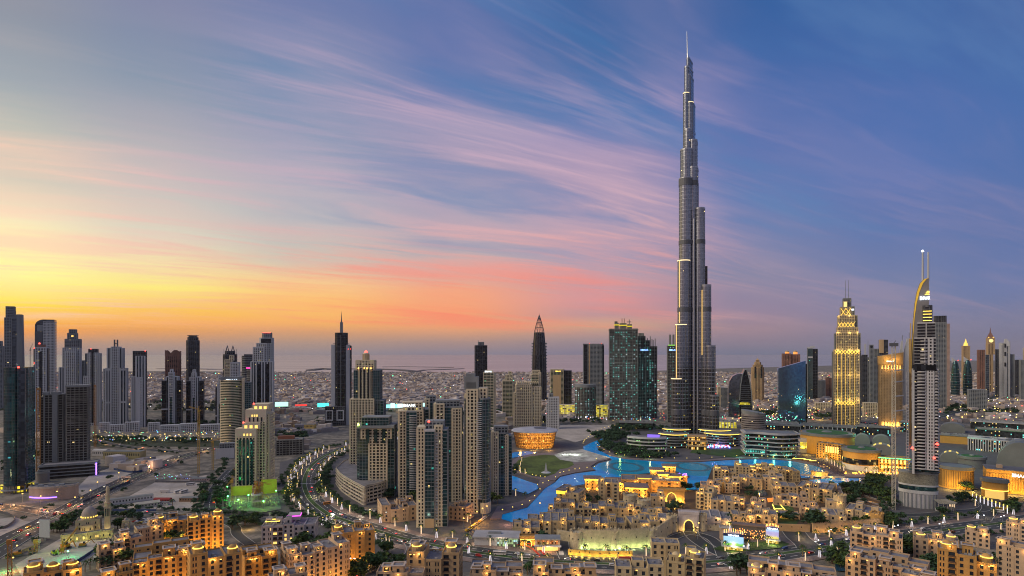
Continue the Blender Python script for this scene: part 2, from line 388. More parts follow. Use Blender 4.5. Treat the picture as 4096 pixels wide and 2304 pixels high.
def tower(name, label, L, Rr, by, lst, rot=0, ratio=.8, Y=None, cat='tower', group=None, face=.75, d=None):
    s = Site(L, Rr, by, Y, rot, ratio, d, face); t = thing(name, label, cat, s.loc, s.rz, group); tiers(s, t, lst); return s, t
def plant(s, t, L, Rr, top, h=3, f=(.3,.7), m=None, nm='roof_plant'):
    z = s.z(top); MB().box(s.x(L), s.x(Rr), s.d*f[0], s.d*f[1], z, z+h).obj(nm, m or ROOFG, t)
def beacon(s, t, px, py, yf=.1, r=1.0):
    z = s.z(py); x = s.x(px); MB().dome(x, s.d*yf, r, z, r*1.6, 8, 3).obj('beacon', REDL, t)
def mast(s, t, px, py0, py1, r=.5, yf=.5, m=None, nm='mast', r2=None):
    MB().bar((s.x(px), s.d*yf, s.z(py0)), (s.x(px), s.d*yf, s.z(py1)), r, 6, r if r2 is None else r2).obj(nm, m or GREYC, t)
def sign(t, text, x, y, z, h, m, rz=0, nm='lettering', wmax=None):
    c = bpy.data.curves.new('lettering', 'FONT'); c.body = text; c.size = h*1.38; c.align_x = 'CENTER'; c.extrude = .15; c.offset = h*.012
    c.resolution_u = 2
    o = bpy.data.objects.new(nm, c); COL.objects.link(o); o.parent = t; o.location = (x, y, z); o.rotation_euler = (R(90), 0, rz)
    me = bpy.data.meshes.new_from_object(o); o2 = bpy.data.objects.new(nm, me); COL.objects.link(o2); o2.parent = t; o2.location = o.location; o2.rotation_euler = o.rotation_euler
    me.materials.clear(); me.materials.append(m); bpy.data.objects.remove(o)
    if wmax: o2.scale[0] = wmax
    return o2
def emblem(t, x, y, z, h, m=None):
    mb = MB()
    for i in range(3):
        for j in range(3):
            if (i, j) != (1, 1): mb.box(x+h*(.02+.34*i), x+h*(.28+.34*i), y-.2, y, z+h*(.02+.34*j), z+h*(.28+.34*j))
    mb.obj('square_emblem', m or WSIGN, t)
# ------------------------------------------------------------------ far left: business district towers
tower('office_tower', 'slim pale tower cut by the left edge of the photo', -40, 18, 1640, [(-40,18,1385,None,'grey'),(-36,12,1365,1385,'grey',.2,.8)])
s, t = tower('office_tower', 'tall grey tower with slanted right flank and raised roof block, tallest on the far left', 17, 104, 1690, [
 (18,50,1272,None,'grey',0,.9),(50,72,1274,None,'glass',.03,.95),(23,60,1227,1272,'grey',.1,.8)], ratio=.6)
mb = MB(); a = [s.x(72), s.x(104), s.x(94)]; z = s.z(1257)
for y0, y1 in ((0, s.d),):
    n = len(mb.v); mb.v += [(a[0],y0-.4,0),(a[1],y0-.4,0),(a[1],y1,0),(a[0],y1,0),(a[0],y0-.4,z),(a[2],y0-.4,z),(a[2],y1,z),(a[0],y1,z)]
    mb.f += [(n,n+3,n+2,n+1),(n+4,n+5,n+6,n+7),(n,n+1,n+5,n+4),(n+1,n+2,n+6,n+5),(n+2,n+3,n+7,n+6),(n+3,n,n+4,n+7)]
mb.obj('side_wall', GREYC, t); MB().box(s.x(60), s.x(93), s.d*.1, s.d*.8, s.z(1275), s.z(1258)).obj('roof_block', GREYC, t)
mast(s, t, 63, 1262, 1244, .8)
# rounded-shoulder tower
s = Site(140, 227, 1692, ratio=.7); t = thing('office_tower', 'grey tower whose roof curves down in a quarter round on its left side', 'tower', s.loc, s.rz)
def arc_out(s, L, Rr, top, cr, n=12):
    x0, x1, z1 = s.x(L), s.x(Rr), s.z(top); r = (s.x(L+cr) - x0); rz_ = s.z(top) - s.z(top + cr*.65)
    return [(x0 + r - r*math.cos(PI/2*i/n), z1 - rz_ + rz_*math.sin(PI/2*i/n)) for i in range(n+1)] + [(x1, z1)]
pr = arc_out(s, 140, 227, 1278, 40)
def slabwall(mb, pr, y0, y1, z0=0):
    for (xa, za), (xb, zb) in zip(pr, pr[1:]):
        mb.quad((xa,y0,z0),(xb,y0,z0),(xb,y0,zb),(xa,y0,za)); mb.quad((xb,y1,z0),(xa,y1,z0),(xa,y1,za),(xb,y1,zb))
        mb.quad((xa,y0,za),(xb,y0,zb),(xb,y1,zb),(xa,y1,za))
    mb.quad((pr[0][0],y1,z0),(pr[0][0],y0,z0),(pr[0][0],y0,pr[0][1]),(pr[0][0],y1,pr[0][1])); mb.quad((pr[-1][0],y0,z0),(pr[-1][0],y1,z0),(pr[-1][0],y1,pr[-1][1]),(pr[-1][0],y0,pr[-1][1]))
    return mb
slabwall(MB(), pr, 0, s.d).obj('glass_wall', G_BLUE, t)
mb = MB()
for z in [i*3.8 for i in range(int(s.z(1282)/3.8))]:
    xa = next((x for x, zz in pr if zz > z + 1.2), pr[-1][0]); mb.box(max(xa, s.x(176)), s.x(227)+.4, -.5, .2, z, z+1.6)
    mb.box(s.x(227)-.1, s.x(227)+.5, 0, s.d, z+.03, z+1.5)
    if z < s.z(1330): mb.box(s.x(140)-.3, s.x(150), -.5, .2, z, z+1.6)
for px in range(178, 227, 6): mb.box(s.x(px), s.x(px)+1.2, -.62, .1, 0, s.z(1290))
mb.obj('facade_frame', WHITE, t); MB().box(s.x(140)-.1, s.x(175), -.6, .1, s.z(1392), s.z(1326)).obj('dark_panel', DARKC, t)
MB().box(s.x(150), s.x(176), -.55, .1, s.z(1326)+.2, s.z(1300)).obj('louvre_panel', STY['glass'][1], t)
s, t = tower('apartment_tower', 'white gridded tower standing in front of the round-shouldered tower', 134, 198, 1740, [
 (141,192,1390,None,'white'),(134,141,1395,None,'darkglass',.1,.9),(192,198,1394,None,'darkglass',.1,.9)], ratio=.7)
plant(s, t, 148, 185, 1390, 6, nm='roof_frame', m=BROWN); MB().box(s.x(160), s.x(172), -.8, 0, s.z(1640), s.z(1406)).obj('glass_strip', G_DARK, t)
mast(s, t, 157, 1388, 1376, .6); beacon(s, t, 157, 1376, .5, 1.8); beacon(s, t, 137, 1394); beacon(s, t, 137, 1453)
s, t = tower('apartment_tower', 'stepped grey tower topped by a block with a small lit opening', 236, 328, 1700, [
 (250,327,1392,None,'white',.2,1),(264,312,1405,None,'white',0,.8),(259,328,1357,1392,'grey',.25,.95),(270,312,1333,1357,'grey',.3,.9),(277,308,1318,1333,'grey',.35,.85),(236,262,1470,None,'whitefin',.05,.8)], ratio=.8)
MB().box(s.x(288), s.x(298), s.d*.3-.9, s.d*.3-.3, s.z(1347), s.z(1341)).obj('lit_opening', PANEL, t)
tower('apartment_tower', 'narrow grey tower half hidden behind the stepped block tower', 318, 342, 1690, [(318,342,1443,None,'grey')])
s, t = tower('apartment_tower', 'grey tower with glass left shoulder and flat dark crown, right of the stepped block tower', 340, 407, 1702, [
 (340,352,1415,None,'glass',.1,.9),(352,396,1412,None,'white',0,1),(396,407,1414,None,'whitefin',.1,.9),(354,394,1397,1412,'dark',.15,.85),(333,352,1505,None,'white',.02,.7)], ratio=.8)
beacon(s, t, 366, 1397); MB().box(s.x(369), s.x(379), -1.1, 0, s.z(1690), s.z(1400)).obj('glass_strip', G_DARK, t)
s, t = tower('apartment_tower', 'broad white and dark tower with twin roof masts', 410, 517, 1706, [
 (423,448,1474,None,'whitefin',0,.6),(487,517,1474,None,'whitefin',0,.6),(429,497,1393,None,'whitefin',.15,1),(448,484,1388,None,'white',.05,.9),(410,424,1476,None,'white',.3,.9)], ratio=.75)
for a in (455, 468): MB().box(s.x(a), s.x(a+6), s.d*.4, s.d*.55, s.z(1390), s.z(1358)).obj('mast', DARKC, t)
MB().box(s.x(460), s.x(469), s.d*.43, s.d*.5, s.z(1376), s.z(1373)).obj('mast_link', DARKC, t)
for r_ in (1476, 1606):
    MB().box(s.x(423), s.x(449), -1.2, .2, s.z(r_+6), s.z(r_)).obj('cornice', WHITE, t); MB().box(s.x(486), s.x(517), -1.2, .2, s.z(r_+6), s.z(r_)).obj('cornice', WHITE, t)
s, t = tower('apartment_tower', 'white tower with solid centre wall and dark side glass, last of the left group', 526, 590, 1710, [
 (531,588,1405,None,'dark',.15,1),(545,586,1425,None,'whitefin',0,.9),(526,548,1507,None,'whitefin',.02,.9),(545,575,1510,None,'white',-.03,.4)], ratio=.8)
MB().box(s.x(550), s.x(566), -1.5, 0, s.z(1700), s.z(1512)).obj('blank_wall', WHITE, t); beacon(s, t, 586, 1405)
# brown crown tower
s, t = tower('office_tower', 'dark red-brown tower with four flared pointed crown corners', 660, 726, 1640, [(662,724,1425,None,'brown')], ratio=.9)
mb = MB(); n = 24; xs = [s.x(660 + 66*i/n) for i in range(n+1)]
def crownz(u): return s.z(1424) + (s.z(1400)-s.z(1424)) * (.25 + .75*abs(math.cos(1.5*PI*u)))
for yy in (-.6, s.d-.5):
    for i in range(n):
        u0_, u1_ = i/n, (i+1)/n; mb.quad((xs[i],yy,s.z(1426)),(xs[i+1],yy,s.z(1426)),(xs[i+1],yy,crownz(u1_)),(xs[i],yy,crownz(u0_))); mb.quad((xs[i+1],yy+1,s.z(1426)),(xs[i],yy+1,s.z(1426)),(xs[i],yy+1,crownz(u0_)),(xs[i+1],yy+1,crownz(u1_)))
for xx in (xs[0], xs[-1]-1): mb.box(xx, xx+1, 0, s.d-.6, s.z(1426), s.z(1404))
mb.obj('crown', BROWN, t)
mb = MB()
for r_ in range(1436, 1500, 6): mb.box(s.x(658), s.x(728), s.d*.15, s.d*.85, s.z(r_+2), s.z(r_))
mb.obj('balcony', BROWN, t)
def res2(L, c, Rr, top, by, label):
    s, t = tower('apartment_tower', label, L, Rr, by, [(L,L+(Rr-L)*.25,top+45,None,'darkglass',0,.7),(Rr-(Rr-L)*.25,Rr,top+45,None,'darkglass',0,.7),
      (L+(Rr-L)*.2,Rr-(Rr-L)*.2,top+30,None,'whitefin',.05,1),(c-(Rr-L)*.12,c+(Rr-L)*.12,top+12,None,'white',-.02,.6),(c-6,c+6,top,None,'white',.2,.5)], ratio=.8)
    MB().box(s.x(c-3), s.x(c+3), -1.6, -.2, 0, s.z(top+110)).obj('glass_strip', G_TEAL, t)
    MB().box(s.x(L)-.2, s.x(L+(Rr-L)*.3), -1.3, .2, s.z(top+160), s.z(top+155)).obj('cornice', WHITE, t)
    return s, t
res2(647, 688, 734, 1478, 1705, 'white and dark stepped tower in front of the red-brown crown tower')
s, t = tower('office_tower', 'tall slim dark tower with chamfered top and flat cap', 744, 800, 1640, [(744,800,1362,None,'dark',0,1,'cham'),(749,795,1350,1362,'dark',.08,.92,'cham')], ratio=1)
MB().box(s.x(752), s.x(793), s.d*.1, s.d*.9, s.z(1350), s.z(1348)).obj('roof_plant', DARKC, t); MB().box(s.x(750), s.x(795), 0, s.d, s.z(1343), s.z(1341)).obj('cap', DARKC, t)
MB().box(s.x(755), s.x(790), s.d*.15, s.d*.85, s.z(1348), s.z(1343)).obj('neck', GREYC, t)
res2(745, 778, 820, 1480, 1698, 'dark and white stepped tower in front of the slim flat-capped tower')
# pyramid-frame tower
s, t = tower('office_tower', 'dark tower crowned by two open triangular frames', 890, 951, 1650, [(891,950,1418,None,'dark',0,1,'cham'),(900,941,1405,1418,'dark',.1,.9,'cham')], ratio=1)
mb = MB()
for c in (908, 933):
    for y in (.2, .8):
        for e in (-8, 8): mb.bar((s.x(c+e), s.d*y, s.z(1412)), (s.x(c), s.d*.5, s.z(1382)), .9, 4)
mb.obj('roof_frame', DARKC, t); mast(s, t, 893, 1418, 1395, .6); mast(s, t, 948, 1418, 1395, .6)
s, t = tower('apartment_tower', 'cream-topped white stepped tower in front of the triangular-frame tower', 891, 962, 1690, [
 (897,930,1440,None,'beige',.05,.9),(918,936,1423,1442,'beige',.2,.8),(925,962,1450,None,'white',0,.9),(891,925,1520,None,'grey',-.02,.6)], ratio=.8)
res2(862, 880, 897, 1505, 1702, 'narrow white tower left of the green glass tower')
s, t = tower('office_tower', 'dark round tower with horizontal balconies and thin cap', 965, 1012, 1660, [(965,1012,1424,None,'dark',0,1,'round')], ratio=1)
mb = MB()
for r_ in range(1430, 1560, 7): mb.prism(circ(0, s.d/2, s.w*.54, s.d*.54, 24), s.z(r_+2), s.z(r_))
mb.obj('balcony', GREYC, t); MB().box(s.x(976), s.x(1012), s.d*.2, s.d*.8, s.z(1424), s.z(1417)).obj('cap', DARKC, t)
s, t = tower('apartment_tower', 'tallest stepped tower of the left skyline with rounded glass head', 1003, 1098, 1745, [
 (1038,1097,1352,None,'white',.3,1,'cham'),(1049,1090,1331,1352,'grey',.4,.9,'cham'),(1027,1072,1374,None,'white',.15,.8),(1013,1060,1390,None,'white',.05,.7),(1003,1098,1448,None,'whitefin',0,.75)], ratio=.8)
MB().box(s.x(1045), s.x(1088), s.d*.3-.9, s.d*.3, s.z(1372), s.z(1354)).obj('glass_strip', G_DARK, t)
MB().box(s.x(1052), s.x(1085), s.d*.38, s.d*.42, s.z(1331), s.z(1329)).obj('red_roof_strip', REDL, t)
for a in (1035, 1070): MB().box(s.x(a), s.x(a+12), -1.2, 0, s.z(1700), s.z(1455)).obj('glass_strip', G_DARK, t)
s, t = tower('office_tower', 'dark glass tower outlined by a glowing pink roof edge', 986, 1053, 1735, [(986,1053,1471,None,'dark',0,1,'bow')], ratio=.9)
mb = MB()
for r_ in range(1482, 1720, 9): mb.ring([(s.x(986)+ (s.x(1053)-s.x(986))*i/14, s.d*.32*(1-math.sin(PI*i/14))) for i in range(15)]+[(s.x(1053),s.d),(s.x(986),s.d)], .9, s.z(r_+2), s.z(r_))
mb.obj('balcony', GREYC, t); MB().ring([(s.x(986)+ (s.x(1053)-s.x(986))*i/14, s.d*.32*(1-math.sin(PI*i/14))) for i in range(15)]+[(s.x(1053),s.d),(s.x(986),s.d)], 1.2, s.z(1474), s.z(1470)).obj('pink_roof_edge', glow('pink edge lamp', (1,.03,.22), 4), t)
# sheikh road tower with needle
s, t = tower('office_tower', 'dark glass tower with white side wings and a tall needle spire', 1325, 1408, 1702, [
 (1340,1392,1332,None,'darkglass',.1,.9,'cham'),(1325,1343,1380,None,'whitefin',.25,.8),(1385,1402,1380,None,'whitefin',.2,.8),(1399,1408,1384,None,'dark',.3,.75)], ratio=.8)
MB().box(s.x(1325), s.x(1339), s.d*.2, s.d*.3, 0, s.z(1381)).obj('white_wing', WHITE, t); MB().box(s.x(1386), s.x(1399), s.d*.14, s.d*.3, 0, s.z(1381)).obj('white_wing', WHITE, t)
MB().box(s.x(1360), s.x(1372), s.d*.4, s.d*.6, s.z(1332), s.z(1288)).obj('spire_base', GREYC, t); mast(s, t, 1366, 1288, 1244, 1.6, .5, DARKC, 'spire', .15)
MB().box(s.x(1364), s.x(1366), s.d*.1-.8, s.d*.1, s.z(1650), s.z(1340)).obj('light_fin', GREYC, t)
MB().box(s.x(1331), s.x(1342), s.d*.3, s.d*.5, s.z(1374), s.z(1372)).obj('maintenance_arm', GREYC, t); MB().box(s.x(1390), s.x(1400), s.d*.3, s.d*.5, s.z(1376), s.z(1374)).obj('maintenance_arm', GREYC, t)
beacon(s, t, 1396, 1397, .15); beacon(s, t, 1405, 1397, .25)
s, t = tower('podium_building', 'low office block with two white framed louvre panels below the needle tower', 1300, 1383, 1704, [(1300,1383,1628,None,'dark')], ratio=.5, cat='building')
mb = MB()
for a in (1303, 1348):
    for bx in ((a,a+4),(a+26,a+30)): mb.box(s.x(bx[0]), s.x(bx[1]), -1.2, 0, s.z(1682), s.z(1640))
    mb.box(s.x(a+4), s.x(a+26), -1.15, 0, s.z(1644), s.z(1640)); mb.box(s.x(a+4), s.x(a+26), -1.15, 0, s.z(1682), s.z(1678))
mb.obj('white_frame', WHITE, t)
# ------------------------------------------------------------------ central residential towers
s, t = tower('apartment_tower', 'olive-stone tower with round lantern top carrying a red light', 1400, 1546, 1915, [
 (1423,1503,1443,None,'beige',.2,.9),(1414,1433,1482,None,'teal',.15,.9),(1500,1530,1482,None,'teal',.1,1),(1400,1505,1597,None,'beige',0,.9),(1505,1546,1605,None,'teal',.1,.95),(1438,1486,1470,1597,'beige',.1,.6)], ratio=.8, rot=-4)
for c in (1445, 1462, 1480): MB().box(s.x(c-3), s.x(c+3), s.d*.1-1, s.d*.1, s.z(1596), s.z(1476)).obj('glass_strip', G_DARK, t)
x = s.x(1463); rr = s.x(1477) - x
MB().cyl(x, s.d*.5, rr, s.z(1443), s.z(1415), 14).dome(x, s.d*.5, rr, s.z(1415), rr*.45, 14, 3).obj('lantern', BEIGE, t)
mb = MB(); [mb.box(x+rr*1.02*math.cos(a)-.4, x+rr*1.02*math.cos(a)+.4, s.d*.5+rr*1.02*math.sin(a)-.4, s.d*.5+rr*1.02*math.sin(a)+.4, s.z(1443), s.z(1415)) for a in [2*PI*i/14 for i in range(14)]]; mb.obj('lantern_rib', GOLDC, t)
MB().dome(x, s.d*.5, 2, s.z(1410), 3, 8, 3).obj('beacon', REDL, t)
for c in (1436, 1462, 1474, 1491): MB().dome(s.x(c), s.d*.08, .8, s.z(1476), 2.4, 6, 3).obj('uplight', WARM, t)
crown = MB()
for a, b in ((1423,1443),(1483,1503)): crown.box(s.x(a), s.x(b), s.d*.2-.6, s.d*.35, s.z(1456), s.z(1442))
crown.obj('crown', BEIGE, t)
s, t = tower('apartment_tower', 'broad beige tower with a green glass penthouse box on its roof', 1425, 1592, 1992, [
 (1437,1482,1716,None,'teal',.06,.98),(1480,1562,1752,None,'beige',.0,.9),(1446,1580,1716,1756,'beige',.05,.95),(1447,1568,1672,1716,'teal',.12,.85),(1560,1592,1704,None,'teal',.1,.95),(1425,1450,1705,None,'teal',.2,.9)], ratio=.7, rot=-6)
MB().box(s.x(1430), s.x(1592), -1.4, s.d*.6, s.z(1712), s.z(1703)).obj('roof_slab', GREYC, t)
for c in (1470, 1505, 1540): MB().box(s.x(c), s.x(c+14), -1.6, -.3, s.z(1770), s.z(1716)).obj('glass_strip', G_TEAL, t)
mast(s, t, 1466, 1670, 1660, .5, .3, GREYC, 'roof_crane'); MB().bar((s.x(1466), s.d*.3, s.z(1661)), (s.x(1480), s.d*.25, s.z(1657)), .5).obj('crane_arm', GREYC, t)
MB().dome(s.x(1436), -1.5, 1.2, s.z(1700), 3, 8, 3).obj('uplight', glow('lime lamp', (.7,1,.1), 9), t)
s, t = tower('apartment_tower', 'white-topped beige tower with curved balconies, left of the pale twin front tower', 1592, 1716, 1995, [
 (1592,1624,1645,None,'beige',.05,.95),(1662,1692,1645,None,'beige',.1,1),(1622,1664,1648,None,'teal',.0,.9),(1612,1690,1612,1645,'beige',.3,.9),(1700,1716,1640,None,'teal',.2,.9)], ratio=.8, rot=5)
sign(t, 'EMAAR', s.x(1636), s.d*.3-1, s.z(1628), 3.2, WSIGN)
mb = MB()
for r_ in range(1660, 1990, 7): mb.prism(circ(s.x(1650), 1.5, 5, 3.2, 12), s.z(r_+2), s.z(r_))
mb.obj('balcony', WHITE, t)
for (L,Rr,top,by,lb) in ((1700,1755,1585,1960,'beige tower with plain blank left wall at the back of the centre cluster'),(1738,1852,1605,2010,'white-topped grey green glass tower between the two tall beige towers')):
    s, t = tower('apartment_tower', lb, L, Rr, by, [(L,L+(Rr-L)*.32,top+12,None,'beige',0,.9),(L+(Rr-L)*.3,Rr,top+25,None,'teal',.05,.95),(L+5,Rr-12,top,top+25,'grey',.2,.9),(L+(Rr-L)*.6,Rr-6,top+30,None,'beige',.0,.9)], ratio=.8, rot=4)
s, t = tower('apartment_tower', 'pale beige front tower with blue glass bays, nearest the road of the centre group', 1668, 1797, 2112, [
 (1668,1702,1712,None,'beige',.05,.9),(1702,1742,1722,None,'teal',.0,.9),(1742,1775,1705,None,'beige',.1,1),(1775,1797,1722,None,'teal',.1,.95),(1700,1780,1690,1722,'grey',.3,.9)], ratio=.85, rot=-3)
mb = MB()
for r_ in range(1735, 2080, 6): mb.box(s.x(1744), s.x(1758), s.d*.1-1.8, s.d*.1, s.z(r_+2), s.z(r_))
mb.obj('balcony', WHITE, t); MB().box(s.x(1702), s.x(1741), -.8, 1, 0, s.z(2072)).obj('stone_base', GOLDC, t)
MB().prism(rect(s.x(1702)-.6, s.x(1742)+.6, -.7, 4), s.z(1725), s.z(1716)).obj('cornice', WHITE, t)
mast(s, t, 1735, 1690, 1670, .5, .4); MB().bar((s.x(1735), s.d*.4, s.z(1683)), (s.x(1752), s.d*.3, s.z(1668)), .5).obj('crane_arm', WHITE, t); beacon(s, t, 1716, 1691, .3, 1.2)
s, t = tower('apartment_tower', 'tallest beige tower of the centre with curved teal glass right side', 1857, 1965, 2056, [
 (1866,1914,1560,None,'beige',.05,.95),(1857,1870,1597,None,'teal',.1,.9),(1908,1965,1597,None,'teal',.02,.98,'round'),(1918,1952,1555,1600,'beige',.2,.9),(1858,1925,1580,1600,'beige',.15,.9)], ratio=.85, rot=-3)
plant(s, t, 1855, 1915, 1560, 14, m=GREYC); mb = MB()
for r_ in range(1608, 2000, 8): mb.box(s.x(1908), s.x(1930), s.d*.05-1.8, s.d*.1, s.z(r_+2.4), s.z(r_))
mb.obj('balcony', WHITE, t); MB().box(s.x(1862), s.x(1905), s.d*.3, s.d*.8, s.z(1560), s.z(1530)).obj('roof_block', GREYC, t); MB().box(s.x(1862), s.x(1900), s.d*.35, s.d*.75, s.z(1530), s.z(1496)).obj('roof_block', GREYC, t)
MB().ring(circ(s.x(1941), s.d*.5, s.x(1963)-s.x(1941), s.d*.5, 20), 1.2, 0, s.z(2010)).obj('stone_base', BEIGE, t)
s, t = tower('apartment_tower', 'beige and blue-green tower at the lake edge, right of the tallest beige tower', 1963, 2048, 1985, [
 (1966,1990,1730,None,'beige',.0,.9),(1988,2022,1735,None,'teal',.03,.9),(2018,2032,1740,None,'beige',.05,.9),(2030,2048,1745,None,'teal',.1,.95),(1975,2032,1709,1735,'grey',.2,.9)], ratio=.85, rot=5)
s, t = tower('office_tower', 'grey-blue glass tower with small roof block against the sea, centre', 1898, 1949, 1625, [(1898,1949,1382,None,'darkglass',0,1),(1912,1936,1369,1382,'grey',.2,.8)], ratio=.8, rot=6)
mast(s, t, 1914, 1369, 1361, .7)
s, t = tower('apartment_tower', 'green banded balcony tower with bright roof letters near the sea', 1934, 1984, 1712, [(1934,1975,1490,None,'beigeband',0,.9),(1972,1984,1500,None,'beige',.1,1),(1942,1970,1482,1490,'beige',.2,.8)], ratio=.8)
sign(t, 'EMAAR', s.x(1953), -.8, s.z(1489), 3.6, WSIGN)
s, t = tower('apartment_tower', 'green banded balcony tower with peaked cream top, second from the pencil tower', 2010, 2061, 1665, [(2010,2050,1522,None,'beigeband',0,.9),(2048,2061,1525,None,'beige',.1,1),(2020,2050,1500,1522,'beige',.2,.8),(2033,2046,1487,1500,'beige',.3,.7)], ratio=.8)
s, t = tower('apartment_tower', 'green banded balcony tower right in front of the pencil-shaped tower', 2125, 2164, 1700, [(2125,2155,1500,None,'beigeband',0,.9),(2152,2164,1490,None,'beige',.1,1),(2128,2160,1482,1502,'beige',.2,.8)], ratio=.8)
# pencil tower with open lattice tip
s = Site(2124, 2184, 1610, ratio=1); t = thing('pencil_tower', 'dark pencil-shaped tower with open pointed lattice tip against the orange sky', 'tower', s.loc, s.rz)
prof = [(1610,30),(1500,29),(1420,27),(1370,24),(1330,20.5)]
core = MB(); lat = MB(); cx_, cy_ = s.x(2157), s.d/2
for (a, ra), (b, rb) in zip(prof, prof[1:]):
    za = max(0, s.z(a)) if a < 1610 else 0; core.prism(circ(cx_, cy_, ra*s.k, ra*s.k, 16), za, s.z(b), circ(cx_, cy_, rb*s.k, rb*s.k, 16), cap=True)
core.obj('glass_wall', G_DARK, t); rib = MB(); n = 16
tip = [(1330,20.5),(1310,16.5),(1290,11),(1272,5.5),(1259,.8)]; full = prof + tip[1:]
for i in range(n):
    a = 2*PI*i/n
    for (p0, r0), (p1, r1) in zip(full, full[1:]):
        z0 = 0 if p0 == 1610 else s.z(p0); rib.bar((cx_+r0*s.k*math.cos(a), cy_+r0*s.k*math.sin(a), z0), (cx_+r1*s.k*math.cos(a+.1), cy_+r1*s.k*math.sin(a+.1), s.z(p1)), .9 if p0 > 1330 else .7, 4)
for r_, q_ in tip[:-1]: rib.ring(circ(cx_, cy_, q_*s.k, q_*s.k, 16), .5, s.z(r_), s.z(r_)+.9)
rib.obj('lattice_rib', DARKC, t); MB().bar((cx_, cy_, s.z(1262)), (cx_, cy_, s.z(1253)), 1.2, 6, .3).obj('tip', DARKC, t)
mb = MB(); [mb.prism(circ(cx_+(-1)**k*28*s.k, cy_, 3.2, 5, 10), s.z(r_+5), s.z(r_)) for k in (0, 1) for r_ in range(1372, 1590, 12)]; mb.obj('balcony', GREYC, t)
s, t = tower('office_tower', 'pale grid office block with pergola roof, in front of the pencil tower', 2053, 2165, 1706, [(2060,2124,1540,None,'beige',.0,.9),(2053,2062,1572,None,'beige',.05,.8),(2122,2165,1548,None,'beige',.05,.95)], ratio=.6, rot=4)
mb = MB(); [mb.box(s.x(a), s.x(a)+1, s.d*.05, s.d*.9, s.z(1538), s.z(1527)) for a in range(2064, 2160, 8)]; mb.obj('roof_pergola', BEIGE, t)
tower('office_tower', 'grey grid tower with stepped left shoulder, beside the domed opera hall', 2186, 2236, 1716, [(2194,2236,1590,None,'white',0,1),(2186,2200,1612,None,'white',.1,.9),(2198,2212,1575,1592,'grey',.2,.7)], ratio=.7)
s, t = tower('office_tower', 'tan and dark glass tower with yellow-lit crown letters', 2200, 2288, 1640, [(2202,2256,1478,None,'beigeband',0,.9),(2253,2287,1483,None,'darkglass',.1,1)], ratio=.7, rot=-5)
sign(t, 'EMAAR', s.x(2234), -1, s.z(1487), 3.6, YEL); MB().box(s.x(2213), s.x(2246), -1.2, -.2, s.z(1620), s.z(1500)).obj('stone_panel', GOLDC, t)
s, t = tower('office_tower', 'tall flat-topped grey grid tower with red and white corner lights', 2331, 2416, 1642, [(2350,2408,1378,None,'grey',0,.9),(2333,2352,1380,None,'darkglass',.1,1),(2406,2416,1382,None,'darkglass',.1,1)], ratio=.7)
MB().box(s.x(2331), s.x(2414), 0, s.d, s.z(1380), s.z(1375)).obj('roof_slab', DARKC, t); beacon(s, t, 2357, 1375); beacon(s, t, 2406, 1375)
MB().box(s.x(2331)-1, s.x(2331)+.6, -1, 1, s.z(1540), s.z(1382)).obj('edge_fin', WHITE, t); MB().box(s.x(2354), s.x(2358), -1.4, 0, 0, s.z(1378)).obj('copper_fin', GOLDC, t)
s, t = tower('office_tower', 'round-topped dark tower under construction dotted with teal lights', 2300, 2384, 1672, [(2300,2384,1550,None,'conc',0,1,'bow')], ratio=.7)
MB().prism([(s.x(2300)+(s.x(2384)-s.x(2300))*i/14, s.d*.32*(1-math.sin(PI*i/14))) for i in range(15)]+[(s.x(2384),s.d),(s.x(2300),s.d)], s.z(1551), s.z(1538)).obj('roof_drum', GREYC, t)
# ------------------------------------------------------------------ twin unfinished towers with work lights, and the slim one behind the tallest tower
s, t = tower('unfinished_tower', 'widest unfinished concrete tower speckled with teal work lights', 2433, 2552, 1680, [(2435,2550,1316,None,'conc',0,1)], ratio=.6)
for a, b, top in ((2457,2474,1290),(2478,2506,1292),(2510,2528,1296)):
    MB().box(s.x(a), s.x(b), s.d*.3, s.d*.7, s.z(1317), s.z(top)).obj('lift_core', RAWC, t); MB().box(s.x(a)-1, s.x(b)+1, s.d*.25, s.d*.75, s.z(top+11), s.z(top+7)).obj('formwork_platform', glow('yellow platform lamp', (.9,.7,.05), .5), t)
for a in (2488, 2497): MB().bar((s.x(a), s.d*.5, s.z(1295)), (s.x(a), s.d*.5, s.z(1272)), 1.1, 4).obj('hoist_mast', BROWN, t)
MB().bar((s.x(2463), s.d*.5, s.z(1290)), (s.x(2463), s.d*.5, s.z(1284)), 4, 6).obj('core_cap', DARKC, t); MB().bar((s.x(2518), s.d*.5, s.z(1296)), (s.x(2518), s.d*.5, s.z(1277)), 1.2, 4).box(s.x(2509), s.x(2526), s.d*.48, s.d*.52, s.z(1288), s.z(1285)).obj('roof_crane', GREYC, t)
mb = MB(); [mb.box(s.x(2432)-.5, s.x(2553), -1.4, s.d*.3, s.z(r_+3), s.z(r_)) for r_ in (1318, 1395, 1450, 1560)]; mb.obj('floor_slab', RAWC, t)
s, t = tower('unfinished_tower', 'unfinished tower with blue letters and bare column stubs, right of the widest unfinished one', 2548, 2628, 1672, [(2548,2580,1345,None,'conc',0,1),(2576,2628,1386,None,'conc',.05,.95),(2575,2598,1362,1386,'conc2',.2,.8)], ratio=.6)
for a, top in ((2600,1345),(2607,1355),(2612,1360),(2620,1354),(2588,1352)): MB().box(s.x(a), s.x(a+3), s.d*.4, s.d*.5, s.z(1387), s.z(top)).obj('column_stub', RAWC, t)
sign(t, 'EMAAR', s.x(2576), -1.2, s.z(1403), 4.4, glow('blue white lettering', (.25,.45,1), 3)); MB().box(s.x(2552), s.x(2575), s.d*.3, s.d*.6, s.z(1345), s.z(1332)).obj('lift_core', RAWC, t)
